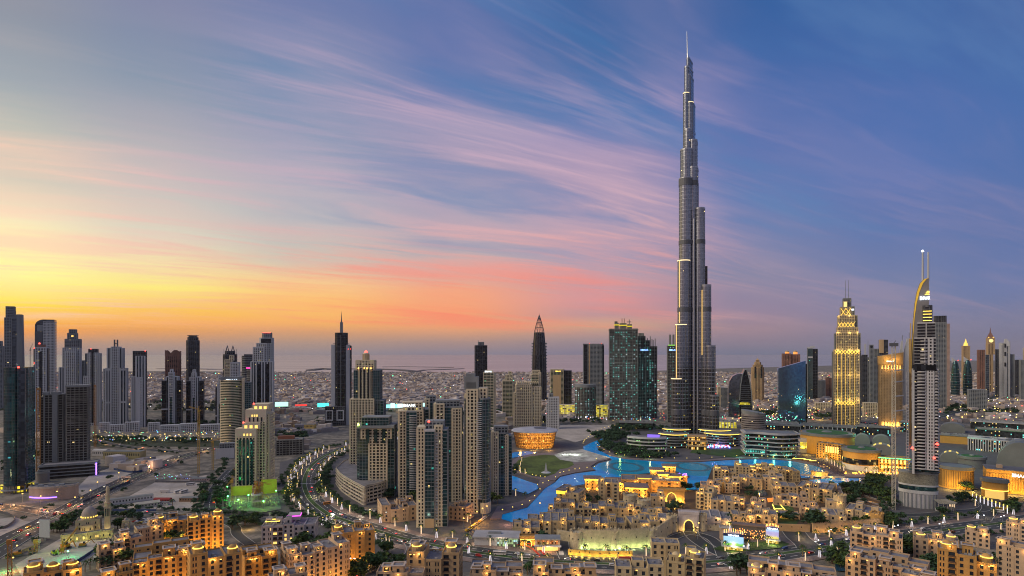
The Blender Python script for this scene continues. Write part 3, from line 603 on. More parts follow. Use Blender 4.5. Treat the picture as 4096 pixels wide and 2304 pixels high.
s, t = tower('unfinished_tower', 'slim unfinished tower lit teal, half hidden behind the tallest tower', 2667, 2712, 1690, [(2668,2712,1384,None,'conc',0,1)], ratio=.8)
for a in (2676, 2690): MB().box(s.x(a), s.x(a+8), s.d*.3, s.d*.6, s.z(1385), s.z(1338)).obj('lift_core', RAWC, t)
sign(t, 'EMAAR', s.x(2690), -1.2, s.z(1403), 4, glow('blue white lettering', (.25,.45,1), 3)); MB().box(s.x(2672), s.x(2700), s.d*.2, s.d*.7, s.z(1384), s.z(1379)).obj('formwork_platform', glow('lime net lamp', (.3,.9,.1), .6), t)
for L, Rr, lb in ((2236,2300,'yellow-lit parking block left of the round-topped construction tower'),(2380,2432,'yellow-lit parking block right of the round-topped construction tower')):
    s, t = tower('parking_block', lb, L, Rr, 1668, [(L,Rr,1620,None,'park')], ratio=.5, cat='building')
# ------------------------------------------------------------------ the tallest tower
s = Site(2680, 2880, Y=1180, d=60, face=1.0); t = thing('supertall_tower', 'tallest tower of the skyline, silver stepped tubes narrowing to a needle', 'skyscraper', s.loc, s.rz)
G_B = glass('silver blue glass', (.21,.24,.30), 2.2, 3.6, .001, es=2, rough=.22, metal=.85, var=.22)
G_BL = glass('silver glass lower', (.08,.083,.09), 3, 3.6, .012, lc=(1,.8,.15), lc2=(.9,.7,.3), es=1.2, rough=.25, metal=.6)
kk = s.k
def X(px): return (px - 2780) * kk
def Z(py): return CAMH - (py - HZ) / FPX * (s.Y0 + 12)
core_x = X(2776)
tubes = [ # left px, right px, top row, depth behind the foremost point
 (2685,2728,1515,0),(2702,2748,1298,5),(2710,2760,1039,10),(2715,2771,705,16),(2720,2774,584,23),(2734,2768,500,30),(2732,2756,348,33),(2737,2757,240,36),(2746,2757,203,38),
 (2833,2875,1580,2),(2820,2861,1385,8),(2804,2844,1142,13),(2779,2820,830,19),(2752,2792,660,24),(2756,2789,546,30),(2748,2773,387,34),(2746,2763,274,37)]
glz = MB(); glw = MB(); stl = MB(); cols_ = []
for L, Rr, top, yy in tubes:
    r = (Rr - L) / 2 * kk; c = X((L + Rr) / 2); z1 = Z(top); tx = core_x + (c - core_x) * .25
    o = [(c + r*math.cos(a), yy + r + r*math.sin(a)) for a in [PI + PI*i/12 for i in range(13)]]
    bx = (tx - c); o = o + [(c + r + bx*.7, yy + r + 26), (c - r + bx*.7, yy + r + 26)]
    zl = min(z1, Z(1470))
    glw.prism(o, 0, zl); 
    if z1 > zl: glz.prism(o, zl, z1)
    z = 4
    while z < z1 - 3:
        stl.ring(o, .3, z, z + (1.1 if z > Z(1470) else 1.5)); z += 7.4 if z > Z(1470) else 7.4
    for i in range(1, 12, 2):
        a = Vector(o[i]); d = (a - Vector((c, yy + r))).normalized(); p = Vector((-d.y, d.x)) * .28
        stl.prism([tuple(a - p), tuple(a - p + d*.6), tuple(a + p + d*.6), tuple(a + p)][::-1], 0, z1 + .5)
    stl.ring(o, .6, z1 - 1.5, z1 + 1.8)
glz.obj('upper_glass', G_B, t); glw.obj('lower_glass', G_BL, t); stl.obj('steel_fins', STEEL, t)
MB().prism(rect(core_x - 26, core_x + 26, 34, 56), 0, Z(1060)).prism(rect(core_x - 19, core_x + 9, 37, 54), Z(1060), Z(720)).obj('core_wall', G_DARK, t)
for px in (2776, 2790): MB().bar((X(px), 14, 0), (X(px), 22, Z(870)), 1.6, 8).obj('bright_rib', STEEL, t)
for lst, (b0, b1) in (((2,3,4), (955, 972)),((3,), (705, 733)),((9,10,11), (0,0)),((11,12), (955,972)),((1,2,3,11,12), (1228, 1246)),((0,1,9,10,11), (1640,1660)),((12,13), (712,733))):
    for i in lst:
        L, Rr, top, yy = tubes[i]
        if b1 == 0 or top > b0: continue
        r = (Rr - L)/2*kk; c = X((L+Rr)/2); MB().ring([(c + (r+.1)*math.cos(a), yy + r + (r+.1)*math.sin(a)) for a in [PI + PI*k/12 for k in range(13)]] + [(c+r, yy+r+8), (c-r, yy+r+8)], .75, Z(b1), Z(b0)).obj('plant_band', DARKC, t)
for i, w_ in ((0,.9),(1,.9),(2,1),(6,.6),(15,.6)):
    L, Rr, top, yy = tubes[i]; r = (Rr - L)/2*kk; c = X((L+Rr)/2)
    MB().ring([(c + (r+.3)*math.cos(a), yy + r + (r+.3)*math.sin(a)) for a in [PI*1.02 + PI*.96*k/12 for k in range(13)]], .5, Z(top)-.8, Z(top)+w_).obj('terrace_light', glow('pale gold strip lamp', (1,.75,.4), 1.2), t)
MB().bar((X(2751), 42, Z(203)), (X(2749), 42, Z(180)), 2.2, 8, 1.6).bar((X(2749), 42, Z(180)), (X(2747), 42, Z(91)), 1.3, 8, .5).obj('spire', STEEL, t)
# warm floodlight strips up the left edges
for px, a, b, yy in ((2706, 1300, 1700, 9), (2718, 1040, 1290, 13), (2808, 1160, 1420, 15)):
    MB().bar((X(px), yy, Z(b)), (X(px), yy, Z(a)), .55, 5).obj('edge_light', glow('amber edge lamp', (1,.6,.2), 1.3), t)
# its curved base pavilions
def bands(name, label, cat, L, Rr, by, top, n, gm, lm, ratio=.6, rot=0, shape='bow', lamp=None, t_=1.6, sh=None, Y=None, face=.75, f0=0, f1=1, group=None, roofm=None, flip=False):
    s = Site(L, Rr, by, Y, rot, ratio, face=face); t = thing(name, label, cat, s.loc, s.rz, group)
    x0, x1 = s.x(L), s.x(Rr); H = s.z(top)
    if shape == 'bow': o = [(x0 + (x1-x0)*i/20, s.d*.45*(1 - math.sin(PI*i/20))) for i in range(21)] + [(x1, s.d), (x0, s.d)]
    elif shape == 'round': o = circ((x0+x1)/2, s.d/2, (x1-x0)/2, s.d/2, 36)
    elif shape == 'wave': o = [(x0 + (x1-x0)*i/24, s.d*(.22 + .12*math.sin(2.2*PI*i/24 + .4) - .10*math.sin(PI*i/24))) for i in range(25)] + [(x1, s.d), (x0, s.d)]
    else: o = rect(x0, x1, 0, s.d)
    MB().prism(o, 0, H).obj('glass_wall', gm, t); lat = MB(); h = H / n; sh = sh or h*.3
    for i in range(n): lat.ring(o, t_ * (1 + .12*((i*7) % 3)), i*h + h - sh, i*h + h)
    lat.obj('floor_band', lm, t); MB().prism(offs(o, -.6), H - .1, H + .25).obj('roof', roofm or ROOFG, t)
    MB().ring(offs(o, -.6), .9, H - .05, H + 1.3).obj('parapet', lm, t)
    if lamp:
        for i, m_ in lamp: MB().ring(o[:len(o)-2] if shape in ('bow','wave') else o, t_ + .5, i*h + h - .9, i*h + h).obj('light_strip', m_, t)
    return s, t, o, H
G_LOB = glass('lobby glass', (.06,.07,.08), 3, 4, .2, lc=(.2,.9,.8), lc2=(1,.7,.2), es=1.5)
bands('tower_podium', 'curved banded podium wing left of the tallest tower with yellow light line', 'podium', 2640, 2752, 1795, 1738, 5, G_LOB, GREYC, lamp=[(4, YEL)], shape='bow')
bands('tower_podium', 'upper curved podium step left of the tallest tower with yellow light line', 'podium', 2656, 2756, 1765, 1718, 5, G_LOB, GREYC, lamp=[(4, YEL)], shape='bow', ratio=.5)
bands('tower_podium', 'curved banded podium wing right of the tallest tower with long yellow light line', 'podium', 2820, 2957, 1788, 1737, 5, G_LOB, GREYC, lamp=[(4, YEL)], shape='bow')
bands('tower_podium', 'upper curved podium step right of the tallest tower with yellow light line', 'podium', 2798, 2918, 1765, 1722, 4, G_LOB, GREYC, lamp=[(3, YEL)], shape='bow', ratio=.5)
s, t, o, H = bands('entrance_pavilion', 'amber-lit glass pavilion at the foot of the tallest tower', 'pavilion', 2752, 2824, 1800, 1742, 3, glass('amber lit glass', (.2,.12,.05), 3, 5, .6, lc=(1,.5,.1), lc2=(1,.7,.25), es=1.3, dot=.4), GOLDC, shape='box', ratio=.5)
s, t, o, H = bands('terrace_building', 'low curved white-banded terrace building with violet pool light beside the lake', 'building', 2508, 2665, 1808, 1752, 4, glass('green lit glass', (.05,.07,.06), 4, 4, .15, lc=(.4,.9,.3), lc2=(1,.8,.3), es=1), WHITE, shape='bow', rot=-8, ratio=.35)
MB().box(s.x(2590), s.x(2640), s.d*.4, s.d*.5, H, H+5).obj('roof_screen', glow('violet pool lamp', (.25,.15,.9), .9), t)
# ------------------------------------------------------------------ right of the tallest tower
s, t = tower('office_block', 'small white and brown fin block behind the arched glass office', 2868, 2912, 1640, [(2868,2880,1548,None,'beige',0,1),(2880,2912,1552,None,'fin',.05,.95)], ratio=.7)
# arched glass office: two curved shells
s = Site(2908, 3008, 1684, ratio=.7); t = thing('arched_glass_office', 'dark glass office with curved shell rising to a point on its right', 'building', s.loc, s.rz)
pl = [(s.x(2908), s.z(1560)), (s.x(2913), s.z(1525)), (s.x(2925), s.z(1506)), (s.x(2945), s.z(1496)), (s.x(2966), s.z(1495)), (s.x(2972), s.z(1490))]
pl = [(s.x(2908), 1)] + [pl[0]] + pl[1:]
slabwall(MB(), [p for p in pl[1:]], 0, s.d*.8).obj('glass_wall', glass('pale reflective glass', (.22,.25,.32), 3, 3.6, .01, rough=.12, metal=.9, var=.3), t)
pr = [(s.x(2955), s.z(1600)), (s.x(2958), s.z(1545)), (s.x(2966), s.z(1500)), (s.x(2976), s.z(1478)), (s.x(2984), s.z(1478)), (s.x(2996), s.z(1520)), (s.x(3004), s.z(1565)), (s.x(3007), s.z(1620))]
slabwall(MB(), pr, -s.d*.18, s.d*.9).obj('pointed_shell', G_DARK, t)
mb = MB(); [mb.bar((pr[i][0], -s.d*.18-.3, pr[i][1]), (pr[i+1][0], -s.d*.18-.3, pr[i+1][1]), 1.3, 5) for i in range(len(pr)-1)]; mb.obj('shell_edge', GREYC, t)
mb = MB(); [mb.box(s.x(2960), s.x(3004), -s.d*.18-.5, -s.d*.18, s.z(r_+1.4), s.z(r_)) for r_ in range(1540, 1680, 8)]; mb.obj('floor_band', DARKC, t)
MB().box(s.x(2955), s.x(2998), -s.d*.18-.9, -s.d*.18-.1, s.z(1616), s.z(1608)).obj('lit_floor', G_PARK, t)
s, t = tower('hotel_tower', 'gold-lit tower with chevron crown and pointed top, right of the arched glass office', 3005, 3056, 1612, [(3005,3056,1470,None,'goldfin',0,1,'cham'),(3010,3051,1460,1470,'gold',.08,.92,'cham'),(3017,3044,1450,1460,'gold',.2,.8,'cham'),(3023,3037,1440,1450,'gold',.3,.7)], ratio=1)
MB().prism(rect(s.x(3024), s.x(3036), s.d*.35, s.d*.65), s.z(1441), s.z(1433), rect(s.x(3029), s.x(3031), s.d*.48, s.d*.52)).obj('spire', GOLDC, t)
for c in (3014, 3040): MB().box(s.x(c), s.x(c+7), -1.3, -.2, s.z(1512), s.z(1467)).obj('dark_recess', G_DARK, t)
# blue slanted office
s = Site(3108, 3228, 1706, ratio=.45, rot=0); t = thing('slanted_glass_office', 'blue reflective glass office with a roof line sloping up to the right', 'building', s.loc, s.rz)
pr = [(s.x(3108), s.z(1474)), (s.x(3222), s.z(1443))]
slabwall(MB(), pr, 0, s.d).obj('glass_wall', glass('blue mirror glass', (.14,.42,1.0), 3, 3.8, .006, rough=.1, metal=1, lc2=(.1,1,.6), var=.3), t)
mb = MB()
for i in range(27): a = 3108 + i*4.3; zz = s.z(1474 + (1443-1474)*(a-3108)/114); mb.box(s.x(a)-.35, s.x(a)+.35, -.9, 0, 0, zz+.4)
mb.obj('fin', DARKC, t); MB().box(s.x(3222), s.x(3228), s.d*.1, s.d*.9, 0, s.z(1455)).obj('side_wall', G_DARK, t)
s, t = tower('hotel_towers', 'pair of brown towers with glowing orange domed tops behind the blue slanted office', 3127, 3200, 1620, [(3127,3162,1415,None,'brown',0,1),(3165,3200,1418,None,'brown',.1,1),(3155,3172,1422,None,'brown',.3,.8)], ratio=.6)
for a in (3147, 3182):
    MB().cyl(s.x(a), s.d*.4, 6.5, s.z(1418), s.z(1408), 10).obj('lantern', glow('orange dome lamp', (1,.35,.08), .9), t); MB().dome(s.x(a), s.d*.4, 6.5, s.z(1408), 5, 10, 3).obj('dome', GOLDC, t)
s, t = tower('office_tower', 'teal glass tower with pale cap and one pale belt, against the grey sky', 3228, 3271, 1605, [(3228,3249,1392,None,'teal',0,1),(3249,3271,1396,None,'darkglass',.02,.98)], ratio=.8)
MB().box(s.x(3229), s.x(3250), -.6, s.d, s.z(1394), s.z(1388)).obj('cap', WHITE, t); MB().box(s.x(3240), s.x(3260), s.d*.3, s.d*.7, s.z(1391), s.z(1384)).obj('roof_block', WHITE, t); MB().box(s.x(3229), s.x(3249), -.7, 0, s.z(1432), s.z(1426)).obj('belt', WHITE, t)
# gold stepped boulevard tower
s = Site(3325, 3444, 1700, ratio=.9, face=.9); t = thing('stepped_gold_tower', 'tall stepped tower lit gold with zigzag lattice bands and twin antennas', 'skyscraper', s.loc, s.rz)
G_GD = glass('olive window glass', (.10,.10,.09), 3, 3.6, .09, lc=(1,.75,.2), es=1.2)
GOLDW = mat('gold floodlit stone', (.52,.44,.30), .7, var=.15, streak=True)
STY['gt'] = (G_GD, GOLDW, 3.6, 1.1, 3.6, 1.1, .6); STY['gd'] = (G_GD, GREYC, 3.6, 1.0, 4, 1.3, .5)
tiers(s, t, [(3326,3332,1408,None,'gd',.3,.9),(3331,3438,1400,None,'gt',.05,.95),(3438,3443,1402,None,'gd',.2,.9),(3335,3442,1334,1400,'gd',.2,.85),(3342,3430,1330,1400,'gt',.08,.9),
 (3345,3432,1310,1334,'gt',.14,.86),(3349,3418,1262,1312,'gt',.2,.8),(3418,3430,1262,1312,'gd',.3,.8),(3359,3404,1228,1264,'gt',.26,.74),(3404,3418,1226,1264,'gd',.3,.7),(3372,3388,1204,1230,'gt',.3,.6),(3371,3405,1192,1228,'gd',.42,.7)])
GL = glow('gold lattice lamp', (1,.62,.12), 1.0)
for r0, r1, L, Rr, yf, n in ((1416,1401,3335,3436,.05,7),(1620,1605,3335,3418,.05,6),(1310,1289,3349,3418,.2,5),(1262,1232,3361,3403,.26,2)):
    mb = MB()
    for i in range(n):
        a = L + (Rr-L)*i/n; b = L + (Rr-L)*(i+1)/n; y = s.d*yf - 1.2
        mb.bar((s.x(a), y, s.z(r0)), (s.x(b), y, s.z(r1)), .9, 4); mb.bar((s.x(b), y, s.z(r0)), (s.x(a), y, s.z(r1)), .9, 4)
    mb.obj('lattice_band', GL, t)
mb = MB(); [mb.box(s.x(a)-.45, s.x(a)+.45, s.d*.05-1.5, s.d*.05-.3, 0, s.z(1416)) for a in (3346,3363,3380,3398,3418)]; mb.obj('light_fin', glow('gold fin lamp', (1,.6,.12), .6), t)
MB().box(s.x(3374), s.x(3387), s.d*.3-1.6, s.d*.3-.9, s.z(1262), s.z(1206)).obj('bright_panel', glow('gold panel lamp', (1,.72,.25), .9), t)
for a in (3382, 3395): mast(s, t, a, 1192, 1117, .6, .55, GREYC, 'antenna', .35)
MB().box(s.x(3405), s.x(3416), s.d*.3-1, s.d*.3-.4, s.z(1241), s.z(1235)).obj('emblem_panel', WSIGN, t)
for r_, yy, e in ((1400,-6,60000),(1330,-2,40000),(1262,4,30000),(1600,-8,60000),(1500,-8,45000)):
    for xx in (-.3, .1, .4):
        ld = bpy.data.lights.new('floodlight', 'POINT'); ld.energy = e*.07; ld.color = (1,.66,.2); ld.shadow_soft_size = 2
        lo = bpy.data.objects.new('floodlight', ld); COL.objects.link(lo); lo.parent = t; lo.location = (s.w*xx, yy + s.d*.05, s.z(r_))
# background towers between gold tower and curved gold one
for i, (L,Rr,top,st,lb,ex) in enumerate(((3446,3470,1420,'dark','dark blocky tower touching the gold tower on its right',0),(3458,3464,1378,'white','thin white fin of a far tower right of the gold tower',0),(3476,3494,1380,'grey','grey far tower with a square opening at its top',0),
  (3466,3512,1430,'grey','wide grey far tower with white striped crown',0),(3515,3552,1360,'dark','dark far tower with tan flank rising above the curved gold tower',0),(3490,3516,1396,'grey','pale grey far tower between the striped crown and the dark tan tower',0),(3440,3462,1425,'dark','dark narrow far tower just right of the gold tower',0),
  (3500,3530,1435,'darkglass','dark glass far tower low behind the curved gold tower',0))):
    s, t = tower('office_tower', lb, L, Rr, 1640 - i*3, [(L,Rr,top,None,st)], ratio=.8)
    if i == 4: MB().box(s.x(3515)-.5, s.x(3533), -1.2, s.d*.5, s.z(1412), s.z(1360)+1.5).obj('tan_panel', GOLDC, t)
    if i == 2: MB().box(s.x(3480), s.x(3490), -1, -.2, s.z(1390), s.z(1383)).obj('opening', G_DARK, t)
    if i == 6: mast(s, t, 3474, 1425, 1362, .6)
for L, Rr, top, lb in ((3595,3612,1350,'first white blade-shaped far tower with mast, left of the sail tower'),(3612,3640,1340,'second white blade-shaped far tower with mast, left of the sail tower')):
    s = Site(L, Rr, 1625, ratio=.8); t = thing('blade_tower', lb, 'tower', s.loc, s.rz); slabwall(MB(), [(s.x(L), s.z(top+70)), (s.x(L+(Rr-L)*.6), s.z(top+14)), (s.x(Rr), s.z(top+12))], 0, s.d).obj('white_blade', WHITE, t)
    MB().box(s.x(L)+.5, s.x(Rr)+1, s.d*.2, s.d*.9, 0, s.z(top+70)).obj('glass_wall', G_BLUE, t); mast(s, t, Rr-2, top+14, top-10, .7)
# curved gold hotel
s = Site(3510, 3614, 1706, ratio=.55); t = thing('curved_gold_hotel', 'curved hotel with gold roof brim and rows of upward floodlights', 'tower', s.loc, s.rz)
o = [(s.x(3512) + (s.x(3612)-s.x(3512))*i/16, s.d*.4*(1 - math.sin(PI*i/16))) for i in range(17)] + [(s.x(3612), s.d), (s.x(3512), s.d)]
H = s.z(1452); MB().prism(o, 0, H).obj('glass_wall', G_GOLD, t); lat = MB(); skin(lat, o, 0, H, 3.6, 1.1, 3.6, 1.2, .5); lat.obj('facade_frame', mat('brown gold cladding', (.32,.23,.13), .7), t)
MB().prism(o, s.z(1463), s.z(1458), offs(o, 2)).prism(offs(o, 1.2), s.z(1458), lambda x, y: s.z(1424) + (s.z(1410)-s.z(1424))*(x-s.x(3512))/(s.x(3612)-s.x(3512)), offs(o, 2.2)).obj('gold_brim', mat('gold brim', (.50,.33,.12), .5), t)
MB().prism(offs(o, -2), s.z(1458), s.z(1452)).obj('recess', G_DARK, t)
for r_ in (1464, 1690):
    for i in range(2, 15, 1 if r_ > 1600 else 2):
        x, y = offs(o, 1.0)[i]; zb = s.z(r_+12) if r_ < 1600 else 1
        MB().cyl(x, y, .9, zb, zb + 9, 6, .25).obj('uplight', WARM, t)
sign(t, 'EMAAR', s.x(3556), -3, s.z(1448), 3.2, WSIGN)
for xx in (-.25, .1, .35):
    for zz, e in ((4, 26000), (s.z(1475), 14000), (s.z(1440), 9000)):
        ld = bpy.data.lights.new('floodlight', 'POINT'); ld.energy = e*.4; ld.color = (1,.55,.14); ld.shadow_soft_size = 1
        lo = bpy.data.objects.new('floodlight', ld); COL.objects.link(lo); lo.parent = t; lo.location = (s.w*xx, -6, zz)
# sail-topped hotel tower
s = Site(3575, 3768, 2050, d=60, face=.95); t = thing('sail_hotel_tower', 'curved hotel tower with sail-shaped top, twin masts and drum base, under repair', 'skyscraper', s.loc, s.rz)
yb = 10; STY['addr'] = (glass('hotel window glass', (.03,.034,.045), 3.4, 3.5, .02), mat('lilac grey panel', (.46,.47,.50), .7, var=.12), 3.5, .5, 99, .8, .5)
S2 = lambda px: s.x(px)
tiers(s, t, [(3652,3752,1480,1880,'addr',.22,.75),(3655,3742,1353,1480,'addr',.26,.7),(3668,3740,1292,1353,'addr',.3,.66),(3686,3729,1222,1294,'dark',.32,.6,'cham')])
mb = MB()
for r_ in range(1485, 1880, 13): mb.prism(circ(S2(3686), s.d*.22+2, S2(3708)-S2(3686), 4.5, 16), s.z(r_+4), s.z(r_)); mb.prism(circ(S2(3745), s.d*.3, S2(3753)-S2(3745)+1, 5.5, 10), s.z(r_+4), s.z(r_))
for r_ in range(1362, 1460, 14): mb.prism(circ(S2(3695), s.d*.26+2, S2(3712)-S2(3695), 5, 14), s.z(r_+4), s.z(r_))
mb.obj('balcony', mat('lilac grey panel', (.36,.36,.42)), t)
mb = MB(); skin(mb, rect(S2(3708), S2(3735), s.d*.22-.4, s.d*.7), s.z(1880), s.z(1480), 3.5, 1.3, 3.2, 1.3, .4); skin(mb, rect(S2(3712), S2(3732), s.d*.26-.4, s.d*.6), s.z(1470), s.z(1353), 3.5, 1.3, 3.2, 1.3, .4); mb.obj('window_grid', mat('lilac grey panel', (.3,.3,.34)), t)
sail = [(3640,1480),(3642,1420),(3646,1340),(3650,1270),(3656,1210),(3664,1165),(3677,1130),(3696,1112),(3714,1110)]
pr = [(S2(a), s.z(b)) for a, b in sail]
mb = MB()
for (xa, za), (xb, zb) in zip(pr, pr[1:]):
    xr = S2(3716)
    for y, q_ in ((s.d*.33, 1), (s.d*.5, 0)):
        v = [(xa, y, za), (xr, y, za), (xr, y, zb), (xb, y, zb)]; mb.quad(*(v if q_ else v[::-1]))
mb.quad((S2(3716), s.d*.33, s.z(1480)), (S2(3716), s.d*.5, s.z(1480)), (S2(3716), s.d*.5, s.z(1110)), (S2(3716), s.d*.33, s.z(1110)))
mb.obj('sail_wall', mat('dark lilac panel', (.21,.21,.23), .6), t)
mb = MB(); [mb.quad((xa, s.d*.33, za), (xb, s.d*.33, zb), (xb, s.d*.5, zb), (xa, s.d*.5, za)) for (xa, za), (xb, zb) in zip(pr, pr[1:])]; mb.obj('sail_rim', GOLDC, t)
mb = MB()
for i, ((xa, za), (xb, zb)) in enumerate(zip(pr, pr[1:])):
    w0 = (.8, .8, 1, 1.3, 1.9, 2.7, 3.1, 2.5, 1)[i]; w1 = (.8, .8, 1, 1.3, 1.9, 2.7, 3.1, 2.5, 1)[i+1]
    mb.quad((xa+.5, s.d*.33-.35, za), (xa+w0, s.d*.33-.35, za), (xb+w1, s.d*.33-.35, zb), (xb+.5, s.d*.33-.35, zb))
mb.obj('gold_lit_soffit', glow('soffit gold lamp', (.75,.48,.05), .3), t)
for a, p in ((3691, 999), (3714, 1003)): mast(s, t, a, 1118, p, 1.1, .42, WHITE, 'antenna', .8)
MB().dome(S2(3691), s.d*.42, 1.2, s.z(999), 2, 6, 3).obj('mast_lamp', COOL, t)
sign(t, 'EMAAR', S2(3699), s.d*.33-1, s.z(1197), 4.2, WSIGN, wmax=.5)
for i, r_ in enumerate((1162, 1168, 1174)): MB().box(S2(3707-4*i), S2(3718), s.d*.33-1, s.d*.33-.3, s.z(r_+3), s.z(r_)).obj('gold_light_bar', YEL, t)
for r_ in (1242, 1254, 1267, 1280): MB().box(S2(3691), S2(3727), s.d*.32-1.2, s.d*.32-.3, s.z(r_+2.5), s.z(r_)).obj('gold_light_bar', YEL, t)
MB().prism(circ(S2(3710), s.d*.45, S2(3732)-S2(3710), 9, 20), s.z(1226), s.z(1219)).obj('canopy_disc', DARKC, t)
MB().box(S2(3633), S2(3643), s.d*.3, s.d*.5, s.z(1790), s.z(1353)).obj('gold_side_panel', mat('gold brim', (.62,.38,.12)), t); MB().box(S2(3645), S2(3655), s.d*.2, s.d*.4, s.z(1900), s.z(1475)).obj('white_side_fin', WHITE, t)
MB().box(S2(3637), S2(3642), s.d*.3, s.d*.4, s.z(1350), s.z(1290)).obj('gold_side_panel', GOLDC, t)
MB().box(S2(3648), S2(3745), s.d*.2, s.d*.6, s.z(1482), s.z(1460)).obj('recess', G_DARK, t)
mb = MB(); w4 = S2(3626)
for r_ in range(1500, 1880, 12): mb.box(S2(3621), S2(3632), s.d*.25, s.d*.3, s.z(r_+3), s.z(r_))
mb.box(S2(3620), S2(3622), s.d*.24, s.d*.32, s.z(1890), s.z(1490)); mb.box(S2(3631), S2(3633), s.d*.24, s.d*.32, s.z(1890), s.z(1490)); mb.obj('stair_frame', WHITE, t)
# drum base
cxb = S2(3672); rb = S2(3757) - cxb; cyb = s.d*.5
def drum(r0, r1, m_, nm, k=1.0, n=40): z0 = max(0, s.z(r0)); MB().prism(circ(cxb, cyb, rb*k, rb*k*.55, n), z0, s.z(r1)).obj(nm, m_, t)
drum(2100, 1985, mat('pale grey panel', (.42,.43,.46)), 'lower_drum', .94); drum(1985, 1972, WHITE, 'white_drum_band', 1.0); drum(1972, 1955, G_TEAL, 'glass_drum_band', .97); drum(1955, 1948, WHITE, 'white_drum_band', 1.0)
drum(1948, 1904, mat('scaffold netting', (.22,.22,.18), var=.35, scale=.6), 'netted_drum', .99); drum(1904, 1898, GREYC, 'drum_rim', 1.02)
MB().prism(circ(S2(3697), cyb, rb*.74, rb*.5, 36), s.z(1900), s.z(1862)).obj('upper_drum', G_TEAL, t)
mb = MB(); [mb.ring(circ(S2(3697), cyb, rb*.74, rb*.5, 36), .9, s.z(r_+3), s.z(r_)) for r_ in (1894, 1883, 1872, 1862)]; mb.obj('drum_ledge', GREYC, t)
mb = MB(); [mb.bar((cxb + rb*.95*math.cos(a), cyb + rb*.55*.95*math.sin(a), 0), (cxb + rb*.95*math.cos(a), cyb + rb*.55*.95*math.sin(a), s.z(1986)), .8, 4) for a in [PI*1.1 + PI*.8*i/11 for i in range(12)]]; mb.obj('base_rib', GREYC, t)
mb = MB()
for i in range(12):
    a0, a1 = -PI*.36 + i*.09, -PI*.36 + (i+1)*.09
    p = lambda a, k: (S2(3700) + rb*k*math.cos(a), cyb + rb*.62*k*math.sin(a))
    mb.quad((*p(a0, 1.0), s.z(2000)), (*p(a0, 1.55), s.z(2012)), (*p(a1, 1.55), s.z(2012)), (*p(a1, 1.0), s.z(2000)))
    mb.bar((*p(a0, 1.0), s.z(1999)), (*p(a0, 1.58), s.z(2010)), .35, 4)
    if i % 2 == 0: mb.bar((*p(a0, 1.5), 0), (*p(a0, 1.5), s.z(2011)), .4, 5)
mb.obj('entrance_canopy', mat('canopy panel', (.30,.30,.27)), t)
beacon(s, t, 3748, 1777, .2, 1.6); beacon(s, t, 3646, 1799, .2, 1.4); beacon(s, t, 3736, 1832, .2, 1.2)
# tower crane beside it
def lattice_mast(t, x, y, z0, z1, w, m, nm='lattice_mast', step=None):
    mb = MB(); step = step or w*1.2
    for a, b in ((0,0),(1,0),(1,1),(0,1)): mb.bar((x+w*a, y+w*b, z0), (x+w*a, y+w*b, z1), w*.09, 4)
    z = z0; i = 0
    while z < z1 - step:
        for (a, b), (c, d) in (((0,0),(1,0)),((1,0),(1,1)),((1,1),(0,1)),((0,1),(0,0))):
            if i % 2: a, b, c, d = c, d, a, b
            mb.bar((x+w*a, y+w*b, z), (x+w*c, y+w*d, z+step), w*.06, 3)
            mb.bar((x+w*a, y+w*b, z), (x+w*c, y+w*d, z), w*.06, 3)
        z += step; i += 1
    return mb.obj(nm, m, t)
YMET = mat('yellow crane steel', (.48,.30,.05), .6); WMET = mat('pale crane steel', (.50,.48,.40), .6)
s2 = Site(3568, 3582, 2040, ratio=1); t2_ = thing('tower_crane', 'pale lattice crane mast tied to the sail-topped hotel tower by struts', 'crane', s2.loc, s2.rz)
lattice_mast(t2_, -1.6, 0, 0, s2.z(1385), 3.2, WMET)
MB().box(-4, 4, -1, 4, s2.z(1385), s2.z(1372)).bar((0, 1, s2.z(1372)), (2, 1, s2.z(1362)), .4).obj('crane_cab', DARKC, t2_)
for r_ in (1482, 1528, 1586, 1645, 1714): MB().bar((1, 2, s2.z(r_)), (S2(3625)-S2(3575), 14, s2.z(r_-2)), .7, 4).obj('tie_strut', WHITE, t2_)
# right edge background
s, t = tower('office_tower', 'brown gridded tower with tan edge wall right behind the sail-topped tower', 3728, 3800, 1640, [(3728,3786,1290,None,'grey',.05,1),(3730,3755,1264,1292,'dark',.1,.5,'cham'),(3758,3786,1264,1292,'dark',.1,.5,'cham')], ratio=.7)
MB().box(s.x(3786), s.x(3799), 0, s.d*.8, 0, s.z(1295)).obj('tan_edge_wall', mat('rosy tan panel', (.36,.26,.22)), t)
def bullet(L, Rr, top, by, lb):
    s = Site(L, Rr, by, ratio=1); t = thing('bullet_tower', lb, 'tower', s.loc, s.rz); c = s.x((L+Rr)/2); mb = MB(); r = (Rr-L)/2*s.k
    pf = [(0,1.0),(.35,1.06),(.6,1.0),(.8,.86),(.92,.66),(1,.35)]; H = s.z(top)
    for (a, ra), (b, rb_) in zip(pf, pf[1:]): mb.prism(circ(c, s.d/2, r*ra, r*ra, 20), H*a, H*b, circ(c, s.d/2, r*rb_, r*rb_, 20))
    mb.obj('glass_wall', G_TEAL, t); MB().prism([(c-r*.8, s.d*.4), (c+r*.2, s.d*.4), (c+r*.2, s.d*.6), (c-r*.8, s.d*.6)], H*.95, lambda x, y: H*1.0 + (s.z(top-14)-H)*(.0 if x > c else 1)).obj('fin_cap', WHITE, t)
    beacon(s, t, Rr-8, top, .3, 1.8); mb = MB(); [mb.ring(circ(c, s.d/2, r*1.05, r*1.05, 20), .3, H*k/14, H*k/14+1) for k in range(1, 10)]; mb.obj('floor_band', GREYC, t)
